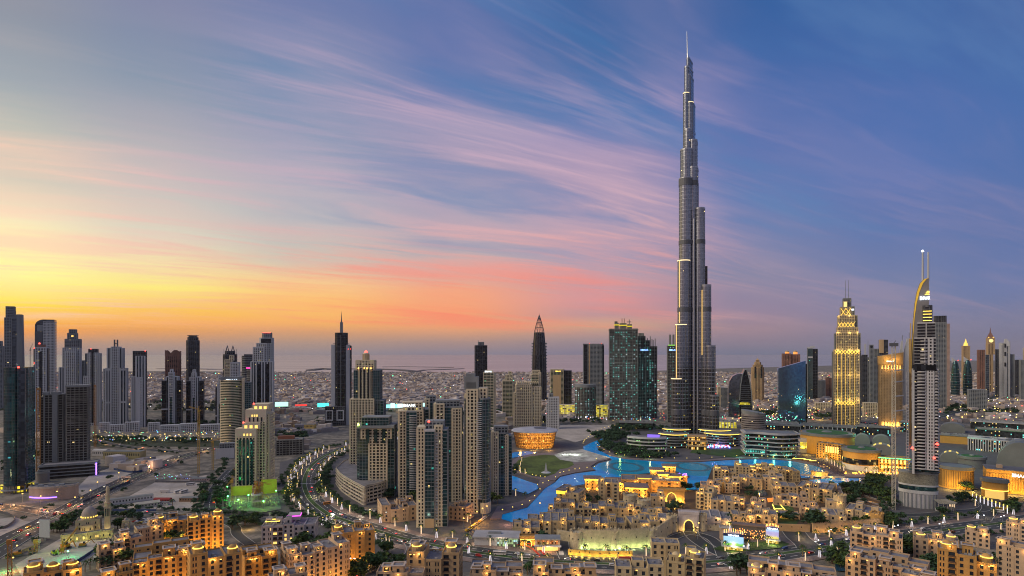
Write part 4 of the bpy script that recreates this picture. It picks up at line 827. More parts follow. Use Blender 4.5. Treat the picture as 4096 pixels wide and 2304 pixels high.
bullet(3800, 3842, 1443, 1590, 'first dark bullet-shaped glass tower near the right edge'); bullet(3848, 3892, 1440, 1588, 'second dark bullet-shaped glass tower, left of the brown block')
s, t = tower('hotel_tower', 'tan tower with glowing lantern top behind the bullet-shaped towers', 3847, 3880, 1560, [(3847,3879,1384,None,'goldfin')], ratio=1)
MB().cyl(s.x(3863), s.d*.5, 9, s.z(1384), s.z(1372), 10, 7).obj('lantern', GL, t); MB().cyl(s.x(3863), s.d*.5, 5, s.z(1372), s.z(1355), 8, .5).obj('spire', GL, t)
tower('office_tower', 'plain brown block tower left of the clock tower', 3908, 3940, 1600, [(3908,3940,1400,None,'brown')], ratio=.8)
tower('office_tower', 'narrow grey tower between the brown block and the clock tower', 3940, 3958, 1605, [(3940,3958,1420,None,'glass')], ratio=.8)
s, t = tower('clock_tower', 'tall tan tower with glowing clock top and pointed roof', 3944, 3982, 1580, [(3947,3970,1415,None,'goldfin'),(3944,3978,1375,1418,'goldfin',-.05,1.05),(3944,3978,1352,1376,'gold',-.05,1.05)], ratio=1)
o = rect(s.x(3946), s.x(3976), 0, s.d); MB().prism(o, s.z(1352), s.z(1333), rect(s.x(3955), s.x(3967), s.d*.35, s.d*.65)).prism(rect(s.x(3957), s.x(3965), s.d*.4, s.d*.6), s.z(1333), s.z(1310), rect(s.x(3960.5), s.x(3961.5), s.d*.49, s.d*.51)).obj('pointed_roof', BROWN, t)
mb = MB(); mb.bar((s.x(3961), -s.d*.05-.2, s.z(1363)), (s.x(3961), -s.d*.05-1.4, s.z(1363)), 7, 16); mb.obj('clock_face', glow('clock lamp', (1,.75,.3), .9), t)
for a in (3950, 3972): MB().box(s.x(a)-2, s.x(a)+2, -1, 0, s.z(1352)-.5, s.z(1348)).obj('uplight', GL, t)
s, t = tower('office_tower', 'white curved-top tower with dark openings right of the clock tower', 3995, 4041, 1600, [(3996,4020,1372,None,'white'),(4018,4040,1368,None,'whitefin',.1,.9)], ratio=.7)
slabwall(MB(), [(s.x(4016), s.z(1368)), (s.x(4018), s.z(1356)), (s.x(4024), s.z(1355)), (s.x(4034), s.z(1364)), (s.x(4040), s.z(1380))], 0, s.d*.8, s.z(1385)).obj('curved_cap', WHITE, t)
for r_ in (1375, 1408, 1450): MB().box(s.x(4014), s.x(4022), -1.3, -.2, s.z(r_+16), s.z(r_)).obj('opening', G_DARK, t)
for L, Rr, top, by, st, lb in ((4040,4058,1418,1600,'grey','grey tower right of the white curved-top tower'),(4058,4080,1440,1590,'dark','dark low tower between the grey tower and the right edge'),(4076,4130,1440,1610,'grey','grey tower cut by the right edge of the photo'),(4092,4130,1392,1600,'beige','beige tower with ledges cut by the right edge, behind'),
  (3980,3998,1398,1590,'dark','dark slim tower tucked between the clock tower and the white tower')):
    tower('office_tower', lb, L, Rr, by, [(L,Rr,top,None,st)], ratio=.8)
# ------------------------------------------------------------------ near left: green glass tower, construction pair, sign tower, cream stepped tower
s = Site(8, 144, 1975, d=36, face=.55); t = thing('green_glass_tower', 'dark teal curved glass tower on columns at the left edge', 'tower', s.loc, s.rz)
o = [(s.x(8 + 88*i/12), 9*(1 - math.sin(PI*(.12+.76*i/12)))) for i in range(13)] + [(s.x(97), 2), (s.x(141), 6), (s.x(144), 10), (s.x(142), s.d), (s.x(10), s.d)]
H0 = s.z(1942)
MB().prism(o, H0, s.z(1470)).obj('glass_wall', glass('deep teal glass', (.035,.13,.15), 4.5, 3.8, .02, lc=(.1,.7,.8), lc2=(.5,.8,.3), es=.8, rough=.12, metal=.5), t)
lat = MB(); skin(lat, o, H0, s.z(1470), 3.8, .3, 9, .25, .15); lat.obj('facade_frame', DARKC, t)
MB().box(s.x(97), s.x(142), 2.5, s.d-4, H0, s.z(1474)).obj('grey_side', G_BLUE, t)
for i in range(0, 17, 2):
    x, y = o[i] if i < 13 else ((s.x(60 + (i-12)*18)), 6)
    MB().bar((x, y+2, 0), (x, y+2, H0), 1.1, 8).obj('column', GREYC, t)
MB().prism(circ(s.x(70), 16, 17, 10, 20), 0, H0-.2).obj('lobby', glass('yellow lobby glass', (.3,.22,.05), 3, 4, .6, lc=(1,.8,.05), es=1.2, dot=.4), t)
MB().ring(o, 3, 3.5, 4.6).obj('canopy', GREYC, t); beacon(s, t, 105, 1472, .05, 1.3)
mast(s, t, 60, 1470, 1455, .4); MB().bar((s.x(60), s.d*.5, s.z(1456)), (s.x(78), s.d*.4, s.z(1462)), .6).obj('roof_crane', GREYC, t)
s, t, o, H = bands('showroom_building', 'low curved grey building with a violet light line along its base', 'building', 100, 318, 2008, 1953, 1, mat('grey ribbed panel', (.23,.22,.22), .8, var=.2, streak=True), GREYC, ratio=.42, rot=-14, t_=.5, sh=1)
mb = MB(); mb.ring(o[1:14], .7, 3.2, 4.3); mb.obj('violet_light_line', VIO, t); mb = MB()
for i in range(3): mb.box(s.x(140+50*i), s.x(165+50*i), s.d*.5, s.d*.62, H, H+2.5)
mb.obj('roof_plant', GREYC, t)
bands('annex_drum', 'round grey annex with ring roof behind the violet-lit showroom', 'building', 140, 202, 1932, 1892, 1, mat('grey ribbed panel', (.23,.22,.22)), GREYC, ratio=.7, shape='round', t_=.4, sh=1)
s, t = tower('unfinished_tower', 'bare concrete tower with open floors, left of the near unfinished pair', 160, 266, 1885, [(176,262,1580,None,'conc2',.1,1),(160,178,1588,None,'conc2',.2,.8)], ratio=.7)
for a, b in ((172,198),(208,250)): MB().box(s.x(a), s.x(b), s.d*.0, s.d*.6, s.z(1580), s.z(1568)).obj('roof_parapet', GREYC, t)
mb = MB(); [mb.box(s.x(a), s.x(b), s.d*.1-1.6, s.d*.1-.2, 0, s.z(1575)) for a, b in ((176,182),(213,238))]; mb.obj('concrete_shear_wall', GREYC, t)
s, t = tower('unfinished_tower', 'bare concrete tower with open floors, right of the near unfinished pair', 264, 364, 1885, [(266,360,1548,None,'conc2',0,1)], ratio=.7)
MB().box(s.x(262), s.x(364), -1.2, s.d, s.z(1548), s.z(1540)).obj('roof_slab', GREYC, t)
mb = MB(); [mb.box(s.x(264), s.x(364), -2, 0, s.z(r_+2), s.z(r_)) for r_ in range(1556, 1740, 9)]; mb.obj('floor_slab', RAWC, t)
s, t, o, H = bands('unfinished_podium', 'unfinished banded podium under the pair of concrete towers', 'podium', 160, 402, 1912, 1858, 4, G_SITE2, GREYC, shape='box', ratio=.35, t_=1)
MB().box(s.x(396), s.x(402), -1.4, -.9, 1, H).obj('violet_light', VIO, t)
def crane(px, by, top, w, m, lb, jib=None, Y=None, name='tower_crane'):
    s = Site(px-4, px+4, by, Y=Y, ratio=1); t = thing(name, lb, 'crane', s.loc, s.rz); lattice_mast(t, -w/2, 0, 0, s.z(top), w, m)
    if jib:
        a, b = jib; mb = MB(); p0 = Vector((0, w/2, s.z(top))); p1 = Vector(((a-px)*s.Y0/FPX, w/2, s.z(b)))
        n = 14
        for i in range(n): q0 = p0.lerp(p1, i/n); q1 = p0.lerp(p1, (i+1)/n); mb.bar(q0, q1, .22, 3); mb.bar(q0 + Vector((0,0,1.6)), q1 + Vector((0,0,1.6)), .22, 3); mb.bar(q0, q1 + Vector((0,0,1.6)), .18, 3)
        mb.obj('jib', m, t); back = p0 - (p1-p0)*.25; MB().bar(p0, back, .8, 4).obj('counter_jib', m, t); MB().bar(p0, p0 + Vector((0,0,5)), .5, 4).obj('mast_top', m, t)
    MB().box(-1.4, 1.4, -1.2, 1.6, s.z(top)-3, s.z(top)).obj('operator_cab', m, t); return s, t
ORM = mat('orange hoist steel', (.42,.20,.04), .6)
crane(153, 1890, 1552, 4, ORM, 'orange lattice hoist between the teal tower and the unfinished towers')
crane(380, 1790, 1540, 3, ORM, 'brown lattice hoist mast right of the unfinished towers')
crane(795, 1895, 1640, 2.6, YMET, 'left thin yellow crane over the green-lit site', jib=(760,1628))
crane(851, 1880, 1765, 2.2, YMET, 'right thin yellow crane over the green-lit site', jib=(880,1757))
crane(122, 1690, 1398, 1.8, WMET, 'small luffing crane between two left skyline towers', jib=(130,1374))
s, t, o, H = bands('glass_sign_tower', 'green glass balcony tower with white roof letters on the left', 'tower', 882, 975, 1795, 1522, 42, G_GREEN, BEIGE, ratio=.8, t_=1.1, sh=1.1, rot=5)
MB().box(s.x(882), s.x(972), s.d*.25, s.d*.8, H, s.z(1508)).obj('roof_screen', GREYC, t); sign(t, 'EMAAR', s.x(930), s.d*.25-1, s.z(1526), 3.8, WSIGN); emblem(t, s.x(909)-2, s.d*.25-.8, s.z(1526), 4)
tower('apartment_tower', 'green glass balcony side wing of the tower with white roof letters', 968, 1010, 1790, [(968,978,1514,None,'beige',.0,.9),(976,1006,1530,None,'teal',.1,1)], ratio=.9, cat='tower wing')
s, t = tower('cream_stepped_tower', 'cream stepped tower with yellow-lit square openings at each step', 940, 1102, 1958, [
 (944,1046,1716,None,'beige',.0,.45),(978,1062,1694,1716,'beige',.08,.6),(986,1088,1642,None,'beige',.2,.8),(1016,1094,1622,1642,'beige',.35,.95),(1040,1100,1660,None,'beige',.3,1)], ratio=.95, rot=-10)
CREAM = mat('cream panel', (.56,.49,.40), .8, var=.08)
def panelbox(a, b, r0, r1, f0, f1): MB().box(s.x(a), s.x(b), s.d*f0-.8, s.d*f1, s.z(r0), s.z(r1)).obj('blank_panel', CREAM, t)
panelbox(942, 1048, 1745, 1713, 0, .45); panelbox(976, 1064, 1716, 1692, .08, .6); panelbox(985, 1090, 1690, 1640, .2, .8); panelbox(1015, 1096, 1642, 1620, .35, .95)
for i in range(3):
    MB().box(s.x(1024+24*i), s.x(1038+24*i), s.d*.35-1.1, s.d*.35-.7, s.z(1641), s.z(1628)).obj('lit_opening', PANEL, t); MB().box(s.x(986+26*i), s.x(1000+26*i), s.d*.08-1.1, s.d*.08-.7, s.z(1714), s.z(1701)).obj('lit_opening', PANEL, t)
    MB().box(s.x(984+16*i), s.x(992+16*i), -1.1, -.7, s.z(1742), s.z(1733)).obj('lit_opening', PANEL, t); MB().box(s.x(1016+12*i), s.x(1023+12*i), s.d*.2-1.1, s.d*.2-.7, s.z(1668), s.z(1660)).obj('lit_opening', PANEL, t)
for i in range(4):
    MB().box(s.x(960+20*i), s.x(972+20*i), -1.2, -.1, s.z(1935), s.z(1756)).obj('glass_strip', G_TEAL, t); MB().box(s.x(1003+20*i), s.x(1010+20*i), s.d*.2-1.1, s.d*.2-.7, s.z(1688), s.z(1671)).obj('dark_slot', G_DARK, t)
beacon(s, t, 1020, 1620, .35, 1.2); beacon(s, t, 980, 1692, .08, 1.2)
s, t = tower('unfinished_block', 'low unfinished concrete frame block behind the cream stepped tower', 1100, 1218, 1822, [(1105,1215,1760,None,'conc2')], ratio=.5, cat='building')
MB().box(s.x(1110), s.x(1180), s.d*.2, s.d*.6, s.z(1760), s.z(1745)).obj('red_deck', mat('rust deck', (.25,.10,.06)), t)
s, t = tower('parking_block', 'small grey open-floor block left of the cream stepped tower', 878, 942, 1835, [(878,942,1775,None,'grey')], ratio=.5, cat='building')
s = Site(862, 938, 1838, d=1.2); t = thing('hoarding', 'large blank white screen wall at the edge of the green-lit site', 'hoarding', s.loc, s.rz); MB().box(s.x(862), s.x(938), 0, .6, 1, s.z(1793)).obj('screen', WHITE, t); mb = MB(); [mb.box(s.x(a), s.x(a)+.5, .6, 1.2, 0, s.z(1795)) for a in (866, 890, 914, 934)]; mb.obj('post', GREYC, t)
# ------------------------------------------------------------------ ground, sea, lake, roads
def pts(l): return [gp(*p) for p in l]
GROUND = None
m, q, b = base('sandy city ground'); tcn = q.n('ShaderNodeTexCoord').outputs['Object']
n1g = q.noise(tcn, .006, 5); n2g = q.noise(tcn, .05, 5, .65); n3g = q.noise(tcn, .8, 3)
c1 = q.mix(q.ss(n1g, .4, .62), lin((108,106,98)), lin((78,80,74)))
c2_ = q.mix(q.ss(n2g, .42, .6), c1, lin((146,140,128)))
vo = q.n('ShaderNodeTexVoronoi', feature='DISTANCE_TO_EDGE'); q.put(vo.inputs['Vector'], q.vm('MULTIPLY', tcn, (.011, .019, 1))); tr_ = q.m('SUBTRACT', 1.0, q.ss(vo.outputs[0], .01, .05))
c2_ = q.mix(q.m('MULTIPLY', tr_, .45), c2_, lin((88,84,84)))
q.put(b.inputs['Base Color'], q.mix(q.m('MULTIPLY', q.ss(n3g, .45, .65), .3), c2_, lin((66,62,58)))); b.inputs['Roughness'].default_value = .95; MATS['g'] = m
coast = [(-400,1484),(300,1487),(700,1484),(1000,1487),(1200,1492),(1330,1488),(1500,1490),(1900,1496),(2200,1494),(2450,1488),(2650,1482),(2880,1474)]
cp = pts(coast)
poly = cp + [(5200, 8600), (9000, 12500), (22000, 15500), (22000, -1000), (-9000, -1000), (-9000, 5600)]
gm_ = MB().poly(poly, 0.0); struct('ground', gm_, m)
m, q, b = base('sea water'); tcn = q.n('ShaderNodeTexCoord').outputs['Object']
w1 = q.noise(q.vm('MULTIPLY', tcn, (.0006, .004, 1)), 1.0, 4); 
q.put(b.inputs['Base Color'], q.mix(q.ss(w1, .4, .6), (.34,.31,.31,1), (.46,.42,.41,1))); b.inputs['Roughness'].default_value = .32; b.inputs['IOR'].default_value = 1.33
bn = q.n('ShaderNodeBump'); bn.inputs['Distance'].default_value = .6; q.put(bn.inputs['Height'], q.noise(q.vm('MULTIPLY', tcn, (.02, .05, 1)), 1, 4)); m.node_tree.links.new(bn.outputs[0], b.inputs['Normal'])
struct('sea', MB().poly([(-44000, 4000), (44000, 4000), (44000, 46000), (-44000, 46000)], -1.5), m)
# breakwaters and low islands off the coast
def isle(l, lb, h=3, w=26, m_=None):
    p = pts(l); mb = MB()
    for a, b_ in zip(p, p[1:]):
        a = Vector(a); b_ = Vector(b_); d = (b_-a).normalized(); n_ = Vector((-d.y, d.x))*w; mb.prism([tuple(a-n_), tuple(b_-n_), tuple(b_+n_), tuple(a+n_)], -2, h)
    tagp(mb.obj('breakwater', m_ or mat('dark rock', (.10,.09,.09)), None), lb, 'breakwater')
isle([(1652,1488),(1700,1480),(1780,1478),(1850,1475)], 'long thin breakwater curving out to sea in the middle of the horizon')
isle([(1240,1482),(1290,1476),(1324,1478)], 'dark low islet left of the needle tower', 8, 40); isle([(1405,1476),(1500,1476),(1600,1480),(1660,1486)], 'low harbour spit right of the needle tower', 4, 60)
isle([(1530,1468),(1620,1467),(1740,1469),(1810,1471)], 'thin far breakwater line beyond the harbour spit', 3, 20)
isle([(640,1474),(760,1474),(860,1478)], 'low sand spit off the left coast', 2, 80, mat('pale sand', (.35,.30,.27)))
ASPH = mat('asphalt', (.038,.045,.050), .75, var=.22, scale=.05, streak=False)
PAVE = mat('pinkish pavement', (.20,.155,.14), .85, var=.12, scale=.12)
PAVG = mat('grey paving', (.10,.10,.105), .85, var=.2, scale=.1)
LAWN = mat('lawn grass', (.035,.085,.018), .95, var=.45, scale=.05, fine=.5)
KERB = mat('pale kerb stone', (.42,.43,.40), .8); MARK = mat('white road paint', (.70,.70,.68), .7)
SANDM = mat('open sand lot', (.42,.385,.34), .95, var=.25, scale=.03, fine=.3)
PARKG = mat('park lawn', (.085,.125,.022), .95, var=.5, scale=.03, fine=.2)
def smooth(p, n=6):
    if len(p) < 3: return [Vector(a) for a in p]
    P_ = [Vector(p[0])*2 - Vector(p[1])] + [Vector(a) for a in p] + [Vector(p[-1])*2 - Vector(p[-2])]; r = []
    for i in range(1, len(P_)-2):
        for j in range(n):
            u = j/n; a, b_, c, d = P_[i-1:i+3]; r.append(.5*((2*b_) + (c-a)*u + (2*a-5*b_+4*c-d)*u*u + (3*b_-a-3*c+d)*u**3))
    return r + [P_[-2]]
def normals(p):
    r = []
    for i in range(len(p)):
        d = (p[min(i+1, len(p)-1)] - p[max(i-1, 0)]).normalized(); r.append(Vector((-d.y, d.x)))
    return r
def ribbon(mb, p, w0, w1, z, h=None):
    n = normals(p)
    for i in range(len(p)-1):
        a, b_, c, d = p[i]+n[i]*w1, p[i]+n[i]*w0, p[i+1]+n[i+1]*w0, p[i+1]+n[i+1]*w1
        mb.quad((*a, z), (*b_, z), (*c, z), (*d, z))
        if h: mb.quad((*b_, z-h), (*c, z-h), (*c, z), (*b_, z)); mb.quad((*d, z-h), (*a, z-h), (*a, z), (*d, z))
    return mb
def dashes(mb, p, off, z, ln=4, gap=7, w=.3):
    n = normals(p); acc_ = 0
    for i in range(len(p)-1):
        a = p[i] + n[i]*off; b_ = p[i+1] + n[i+1]*off; L = (b_-a).length; d = (b_-a)/max(L, .01); nn = Vector((-d.y, d.x))*w; u = 0
        while u < L:
            if (acc_ + u) % (ln+gap) < ln:
                e = min(L, u + ln); q0 = a + d*u; q1 = a + d*e; mb.quad((*(q0+nn), z), (*(q0-nn), z), (*(q1-nn), z), (*(q1+nn), z)); u = e + gap
            else: u += 1
        acc_ += L
ZR = [0.10]
def zr(): ZR[0] += .03; return ZR[0]
def area(name, l, m_, z=None, raised=0, world=False):
    z = z or zr(); p = l if world else pts(l); mb = MB().poly(p, z + raised)
    if raised:
        A = sum(p[i][0]*p[(i+1)%len(p)][1] - p[(i+1)%len(p)][0]*p[i][1] for i in range(len(p)))
        for i in range(len(p)):
            a, b_ = p[i], p[(i+1) % len(p)]
            if A < 0: a, b_ = b_, a
            mb.quad((*a, 0), (*b_, 0), (*b_, z+raised), (*a, z+raised))
    return struct(name, mb, m_)
area('sand_lot', [(0,2075),(60,2068),(100,2085),(160,2090),(120,2115),(0,2160)], SANDM); area('sand_lot', [(360,1900),(560,1830),(700,1820),(470,1930),(330,1985),(300,1960)], SANDM)
area('sand_lot', [(470,2010),(620,1930),(830,1900),(820,1960),(800,2030),(620,2040),(460,2036)], SANDM); area('sand_lot', [(60,2260),(250,2150),(460,2165),(480,2200),(330,2260),(100,2330)], SANDM)
area('sand_lot', [(1220,1700),(1330,1690),(1320,1720),(1160,1760)], SANDM); area('sand_lot', [(2240,1700),(2470,1700),(2400,1740),(2300,1770),(2220,1745)], SANDM)
area('city_paving', [(1120,1850),(1400,1770),(2050,1770),(2300,1760),(2450,1700),(3200,1700),(4300,1740),(4500,2160),(3600,2180),(3000,2260),(1800,2290),(1100,2140)], PAVG, z=.06)
area('lawn', [(230,1760),(340,1745),(560,1755),(900,1765),(900,1790),(600,1785),(400,1790)], mat('dark shrubs ground', (.03,.045,.02), var=.4))
lamps_at = []
roads = {}
def road(key, l, w, z=None, median=0, kerb=True, walk=0, lanes=True, n=6):
    p = smooth(pts(l), n); z = z or zr(); roads[key] = (p, w)
    if walk: struct('pavement', ribbon(ribbon(MB(), p, -w/2-walk, -w/2, z+.13, .2), p, w/2, w/2+walk, z+.13, .2), PAVE)
    struct('road', ribbon(MB(), p, -w/2, w/2, z), ASPH)
    if kerb: struct('kerb', ribbon(ribbon(MB(), p, -w/2-.5, -w/2, z+.16, .2), p, w/2, w/2+.5, z+.16, .2), KERB)
    if median:
        struct('median_lawn', ribbon(MB(), p, -median/2, median/2, z+.14, .2), LAWN); struct('median_kerb', ribbon(ribbon(MB(), p, -median/2-.45, -median/2, z+.17, .2), p, median/2, median/2+.45, z+.17, .2), KERB)
    if lanes:
        mb = MB()
        for o_ in ([w/4+median/4, -w/4-median/4] if median else [0]): dashes(mb, p, o_, z+.012)
        struct('lane_markings', mb, MARK)
    return p
road('diagonal', [(-120,2260),(60,2150),(200,2082),(330,2010),(500,1925),(700,1840),(860,1795),(1000,1770)], 30, median=2.5)
road('cross', [(-100,2020),(60,2032),(220,2060),(330,2085)], 15)
road('north_loop', [(200,1735),(330,1752),(450,1778),(600,1800),(720,1808)], 16, lanes=False)
road('boulevard', [(1620,1745),(1430,1782),(1330,1810),(1255,1855),(1218,1920),(1235,1990),(1300,2050),(1380,2083),(1500,2122),(1640,2163),(1850,2203),(2100,2236),(2400,2256),(2700,2257),(2990,2235),(3300,2190),(3600,2147),(3850,2113),(4200,2070)], 27, median=5, walk=9, n=10)
road('side_street', [(1270,2062),(1170,2082),(1050,2086),(900,2078),(700,2064),(560,2052),(430,2052),(330,2070)], 12)
road('service_lane', [(925,1880),(900,1905),(862,1950),(845,1990),(838,2020),(845,2055)], 11)
road('lower_street', [(1380,2330),(1450,2290),(1540,2255),(1625,2235),(1650,2200),(1640,2170)], 10, walk=2)
road('garden_drive', [(905,2090),(940,2110),(950,2140),(1000,2180)], 9, lanes=False)
road('gate_drive', [(2758,2115),(2775,2150),(2830,2190),(2890,2220),(2920,2240)], 13, lanes=False)
road('gate_drive', [(2640,2185),(2700,2150),(2760,2135),(2830,2150),(2870,2180),(2890,2225)], 9, lanes=False)
road('west_junction', [(3175,2130),(3195,2155),(3225,2180),(3240,2200)], 20, lanes=False)
road('tunnel_ramp', [(2245,2170),(2250,2200),(2270,2240)], 12, lanes=False)
road('hotel_loop', [(3560,2060),(3700,2062),(3830,2050),(3930,2040),(3940,2020),(3880,2000),(3800,2005),(3700,2030)], 12, lanes=False)
road('mall_road', [(3930,2080),(3960,2030),(3900,1990),(3860,1970),(3900,1960),(4000,2010),(4140,1990)], 14, lanes=False)
road('highway', [(300,1640),(700,1648),(1100,1646),(1500,1640),(1900,1650),(2300,1620),(2700,1600),(3100,1640),(3400,1655),(3700,1668),(3780,1660),(3900,1622),(4000,1585),(4150,1548)], 44, z=.2, median=3)
road('highway', [(3050,1655),(3200,1670),(3340,1680),(3520,1700)], 20, z=.3)
road('site_road', [(1100,1760),(1250,1735),(1350,1712),(1500,1705)], 14)
road('gulf_street', [(1480,1500),(1700,1540),(1850,1590),(1900,1640)], 16, lanes=False)
# crossing stripes
def zebra(cx_, cy_, ang, n=8, ln=5):
    x, y = gp(cx_, cy_); d = Vector((math.cos(ang), math.sin(ang))); e = Vector((-d.y, d.x)); mb = MB()
    for i in range(n):
        c = Vector((x, y)) + e*(i - n/2)*1.6; a = d*ln/2; h = e*.4; mb.quad((*(c-a-h), .75), (*(c+a-h), .75), (*(c+a+h), .75), (*(c-a+h), .75))
    struct('zebra_crossing', mb, MARK)
zebra(1196, 1937, PI/2, 14, 4); zebra(1262, 1937, PI/2, 12, 4); zebra(2245, 2214, 0, 7, 4); zebra(1445, 2068, .7, 7, 4); zebra(180, 2050, 1.0, 8, 5)
# lake
m, q, b = base('lake water'); tcn = q.n('ShaderNodeTexCoord').outputs['Object']
sp = q.n('ShaderNodeSeparateXYZ'); q.put(sp.inputs[0], tcn)
lc_ = gp(2620, 1885); 
def ell(cx_, cy_, rx, ry, soft=.25):
    a = q.m('DIVIDE', q.m('SUBTRACT', sp.outputs[0], cx_), rx); b_ = q.m('DIVIDE', q.m('SUBTRACT', sp.outputs[1], cy_), ry)
    d = q.m('SQRT', q.m('ADD', q.m('MULTIPLY', a, a), q.m('MULTIPLY', b_, b_)))
    return q.m('SUBTRACT', 1.0, q.ss(d, 1-soft, 1+soft))
x1_, y1_ = gp(2530, 1873); x2_, y2_ = gp(2760, 1872); x3_, y3_ = gp(3230, 1878)
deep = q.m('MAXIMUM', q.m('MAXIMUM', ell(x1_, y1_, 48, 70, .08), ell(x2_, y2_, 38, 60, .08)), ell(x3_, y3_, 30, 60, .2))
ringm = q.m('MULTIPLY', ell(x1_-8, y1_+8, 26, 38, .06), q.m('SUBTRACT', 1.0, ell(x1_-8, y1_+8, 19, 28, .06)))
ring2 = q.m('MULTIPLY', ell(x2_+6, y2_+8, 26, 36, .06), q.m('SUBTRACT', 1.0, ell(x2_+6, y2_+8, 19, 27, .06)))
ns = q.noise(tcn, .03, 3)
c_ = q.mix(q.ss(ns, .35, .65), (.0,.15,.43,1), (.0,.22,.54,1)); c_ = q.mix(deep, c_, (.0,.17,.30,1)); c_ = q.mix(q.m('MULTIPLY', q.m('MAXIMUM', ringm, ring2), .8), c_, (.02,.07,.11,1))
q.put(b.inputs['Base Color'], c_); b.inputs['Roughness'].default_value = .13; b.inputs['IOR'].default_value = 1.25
b.inputs['Specular IOR Level'].default_value = .18; q.put(b.inputs['Emission Color'], c_); b.inputs['Emission Strength'].default_value = .34      # glow added to the water colour itself, keeps the blue bright
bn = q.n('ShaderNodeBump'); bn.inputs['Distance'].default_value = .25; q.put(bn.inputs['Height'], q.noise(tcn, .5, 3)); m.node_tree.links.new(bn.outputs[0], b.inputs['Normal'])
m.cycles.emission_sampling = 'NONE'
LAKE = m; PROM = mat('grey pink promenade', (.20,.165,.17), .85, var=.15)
Wp = [(2415,1752),(2442,1758),(2390,1788),(2400,1803),(2440,1825),(2500,1838),(2600,1845),(2700,1850),(2800,1850),(2900,1843),(3000,1839),(3100,1840),(3180,1848),(3250,1862),(3300,1878),(3318,1892),(3290,1908),(3205,1914),(3195,1885),(3150,1872),(2870,1862),(2850,1870),(2830,1920),(2815,1960),(2745,1960),(2735,1930),(2760,1908),(2700,1885),(2560,1897),(2400,1928),(2232,1955),(2222,2035),(2180,2052),(2150,2085),(2060,2094),(2005,2078),(2010,2060),(2110,2032),(2180,1955),(2222,1930),(2240,1910),(2300,1896),(2385,1885),(2370,1872),(2395,1855),(2450,1842),(2440,1833),(2380,1815),(2335,1800),(2332,1788),(2360,1774)]
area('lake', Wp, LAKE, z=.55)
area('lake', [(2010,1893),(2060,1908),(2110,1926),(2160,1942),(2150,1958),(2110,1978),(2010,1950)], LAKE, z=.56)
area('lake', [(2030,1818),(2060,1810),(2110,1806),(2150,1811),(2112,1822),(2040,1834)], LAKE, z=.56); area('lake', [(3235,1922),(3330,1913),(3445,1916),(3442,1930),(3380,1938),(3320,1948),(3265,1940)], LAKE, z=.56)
# promenade rim round the lake
def rim(l, w0, w1, h, nm='promenade', m_=None, closed=False): p = smooth(pts(l), 4); struct(nm, ribbon(MB(), p, w0, w1, h, h+.2), m_ or PROM); return p
prom = rim([(2385,1786),(2400,1801),(2440,1823),(2500,1836),(2600,1843),(2700,1848),(2800,1848),(2900,1841),(3000,1837),(3100,1838),(3180,1846),(3250,1860),(3300,1876),(3322,1890)], 0, 10, 1.2)
rim([(3300,1878),(3350,1900),(3420,1908),(3480,1905)], -6, 14, 1.15)
area('promenade', [(2005,2078),(2010,2060),(2110,2032),(2180,1955),(2222,1930),(2160,1922),(2150,1945),(2160,1960),(2130,1985),(2080,2010),(1990,2030),(1960,2080)], PROM, z=.7, raised=.5)
park = [(2045+0,1870),(2050,1845),(2080,1828),(2130,1818),(2200,1812),(2260,1818),(2330,1808),(2400,1830),(2440,1838),(2390,1850),(2362,1868),(2378,1882),(2300,1893),(2240,1907),(2220,1925),(2160,1921),(2100,1902),(2055,1888)]
area('promenade', park, PROM, z=.72, raised=.5)
area('park_lawn', [(2055,1866),(2075,1842),(2120,1828),(2180,1822),(2230,1826),(2290,1852),(2296,1862),(2270,1876),(2240,1880),(2220,1898),(2180,1912),(2130,1908),(2080,1890)], PARKG, z=1.35)
area('construction_ground', [(2215,1822),(2260,1808),(2330,1800),(2400,1822),(2440,1834),(2380,1848),(2300,1852),(2240,1842)], mat('churned white sand', (.40,.40,.36), .95, var=.5, scale=.06, fine=.4), z=1.4)
area('stage_steps', [(2240,1885),(2300,1860),(2330,1850),(2370,1858),(2362,1868),(2375,1880),(2300,1890),(2260,1895)], PAVE, z=1.3)
area('plaza_lawn', [(2900,1800),(2990,1795),(2990,1815),(2940,1830),(2870,1825),(2760,1812),(2780,1790)], LAWN, z=.7); area('plaza_paving', [(2640,1800),(2900,1780),(2960,1800),(2900,1830),(2700,1845),(2560,1835)], PAVG, z=.5)
area('old_town_paving', [(2850,1868),(3150,1875),(3240,1925),(3300,1950),(3420,1945),(3560,2040),(3580,2110),(3300,2130),(2980,2120),(2640,2130),(2280,2140),(2150,2090),(2225,2040),(2235,1960),(2400,1932),(2560,1900),(2740,1890),(2750,1965),(2820,1965)], mat('warm town paving', (.09,.06,.035), .9, var=.25, scale=.06), z=.42)
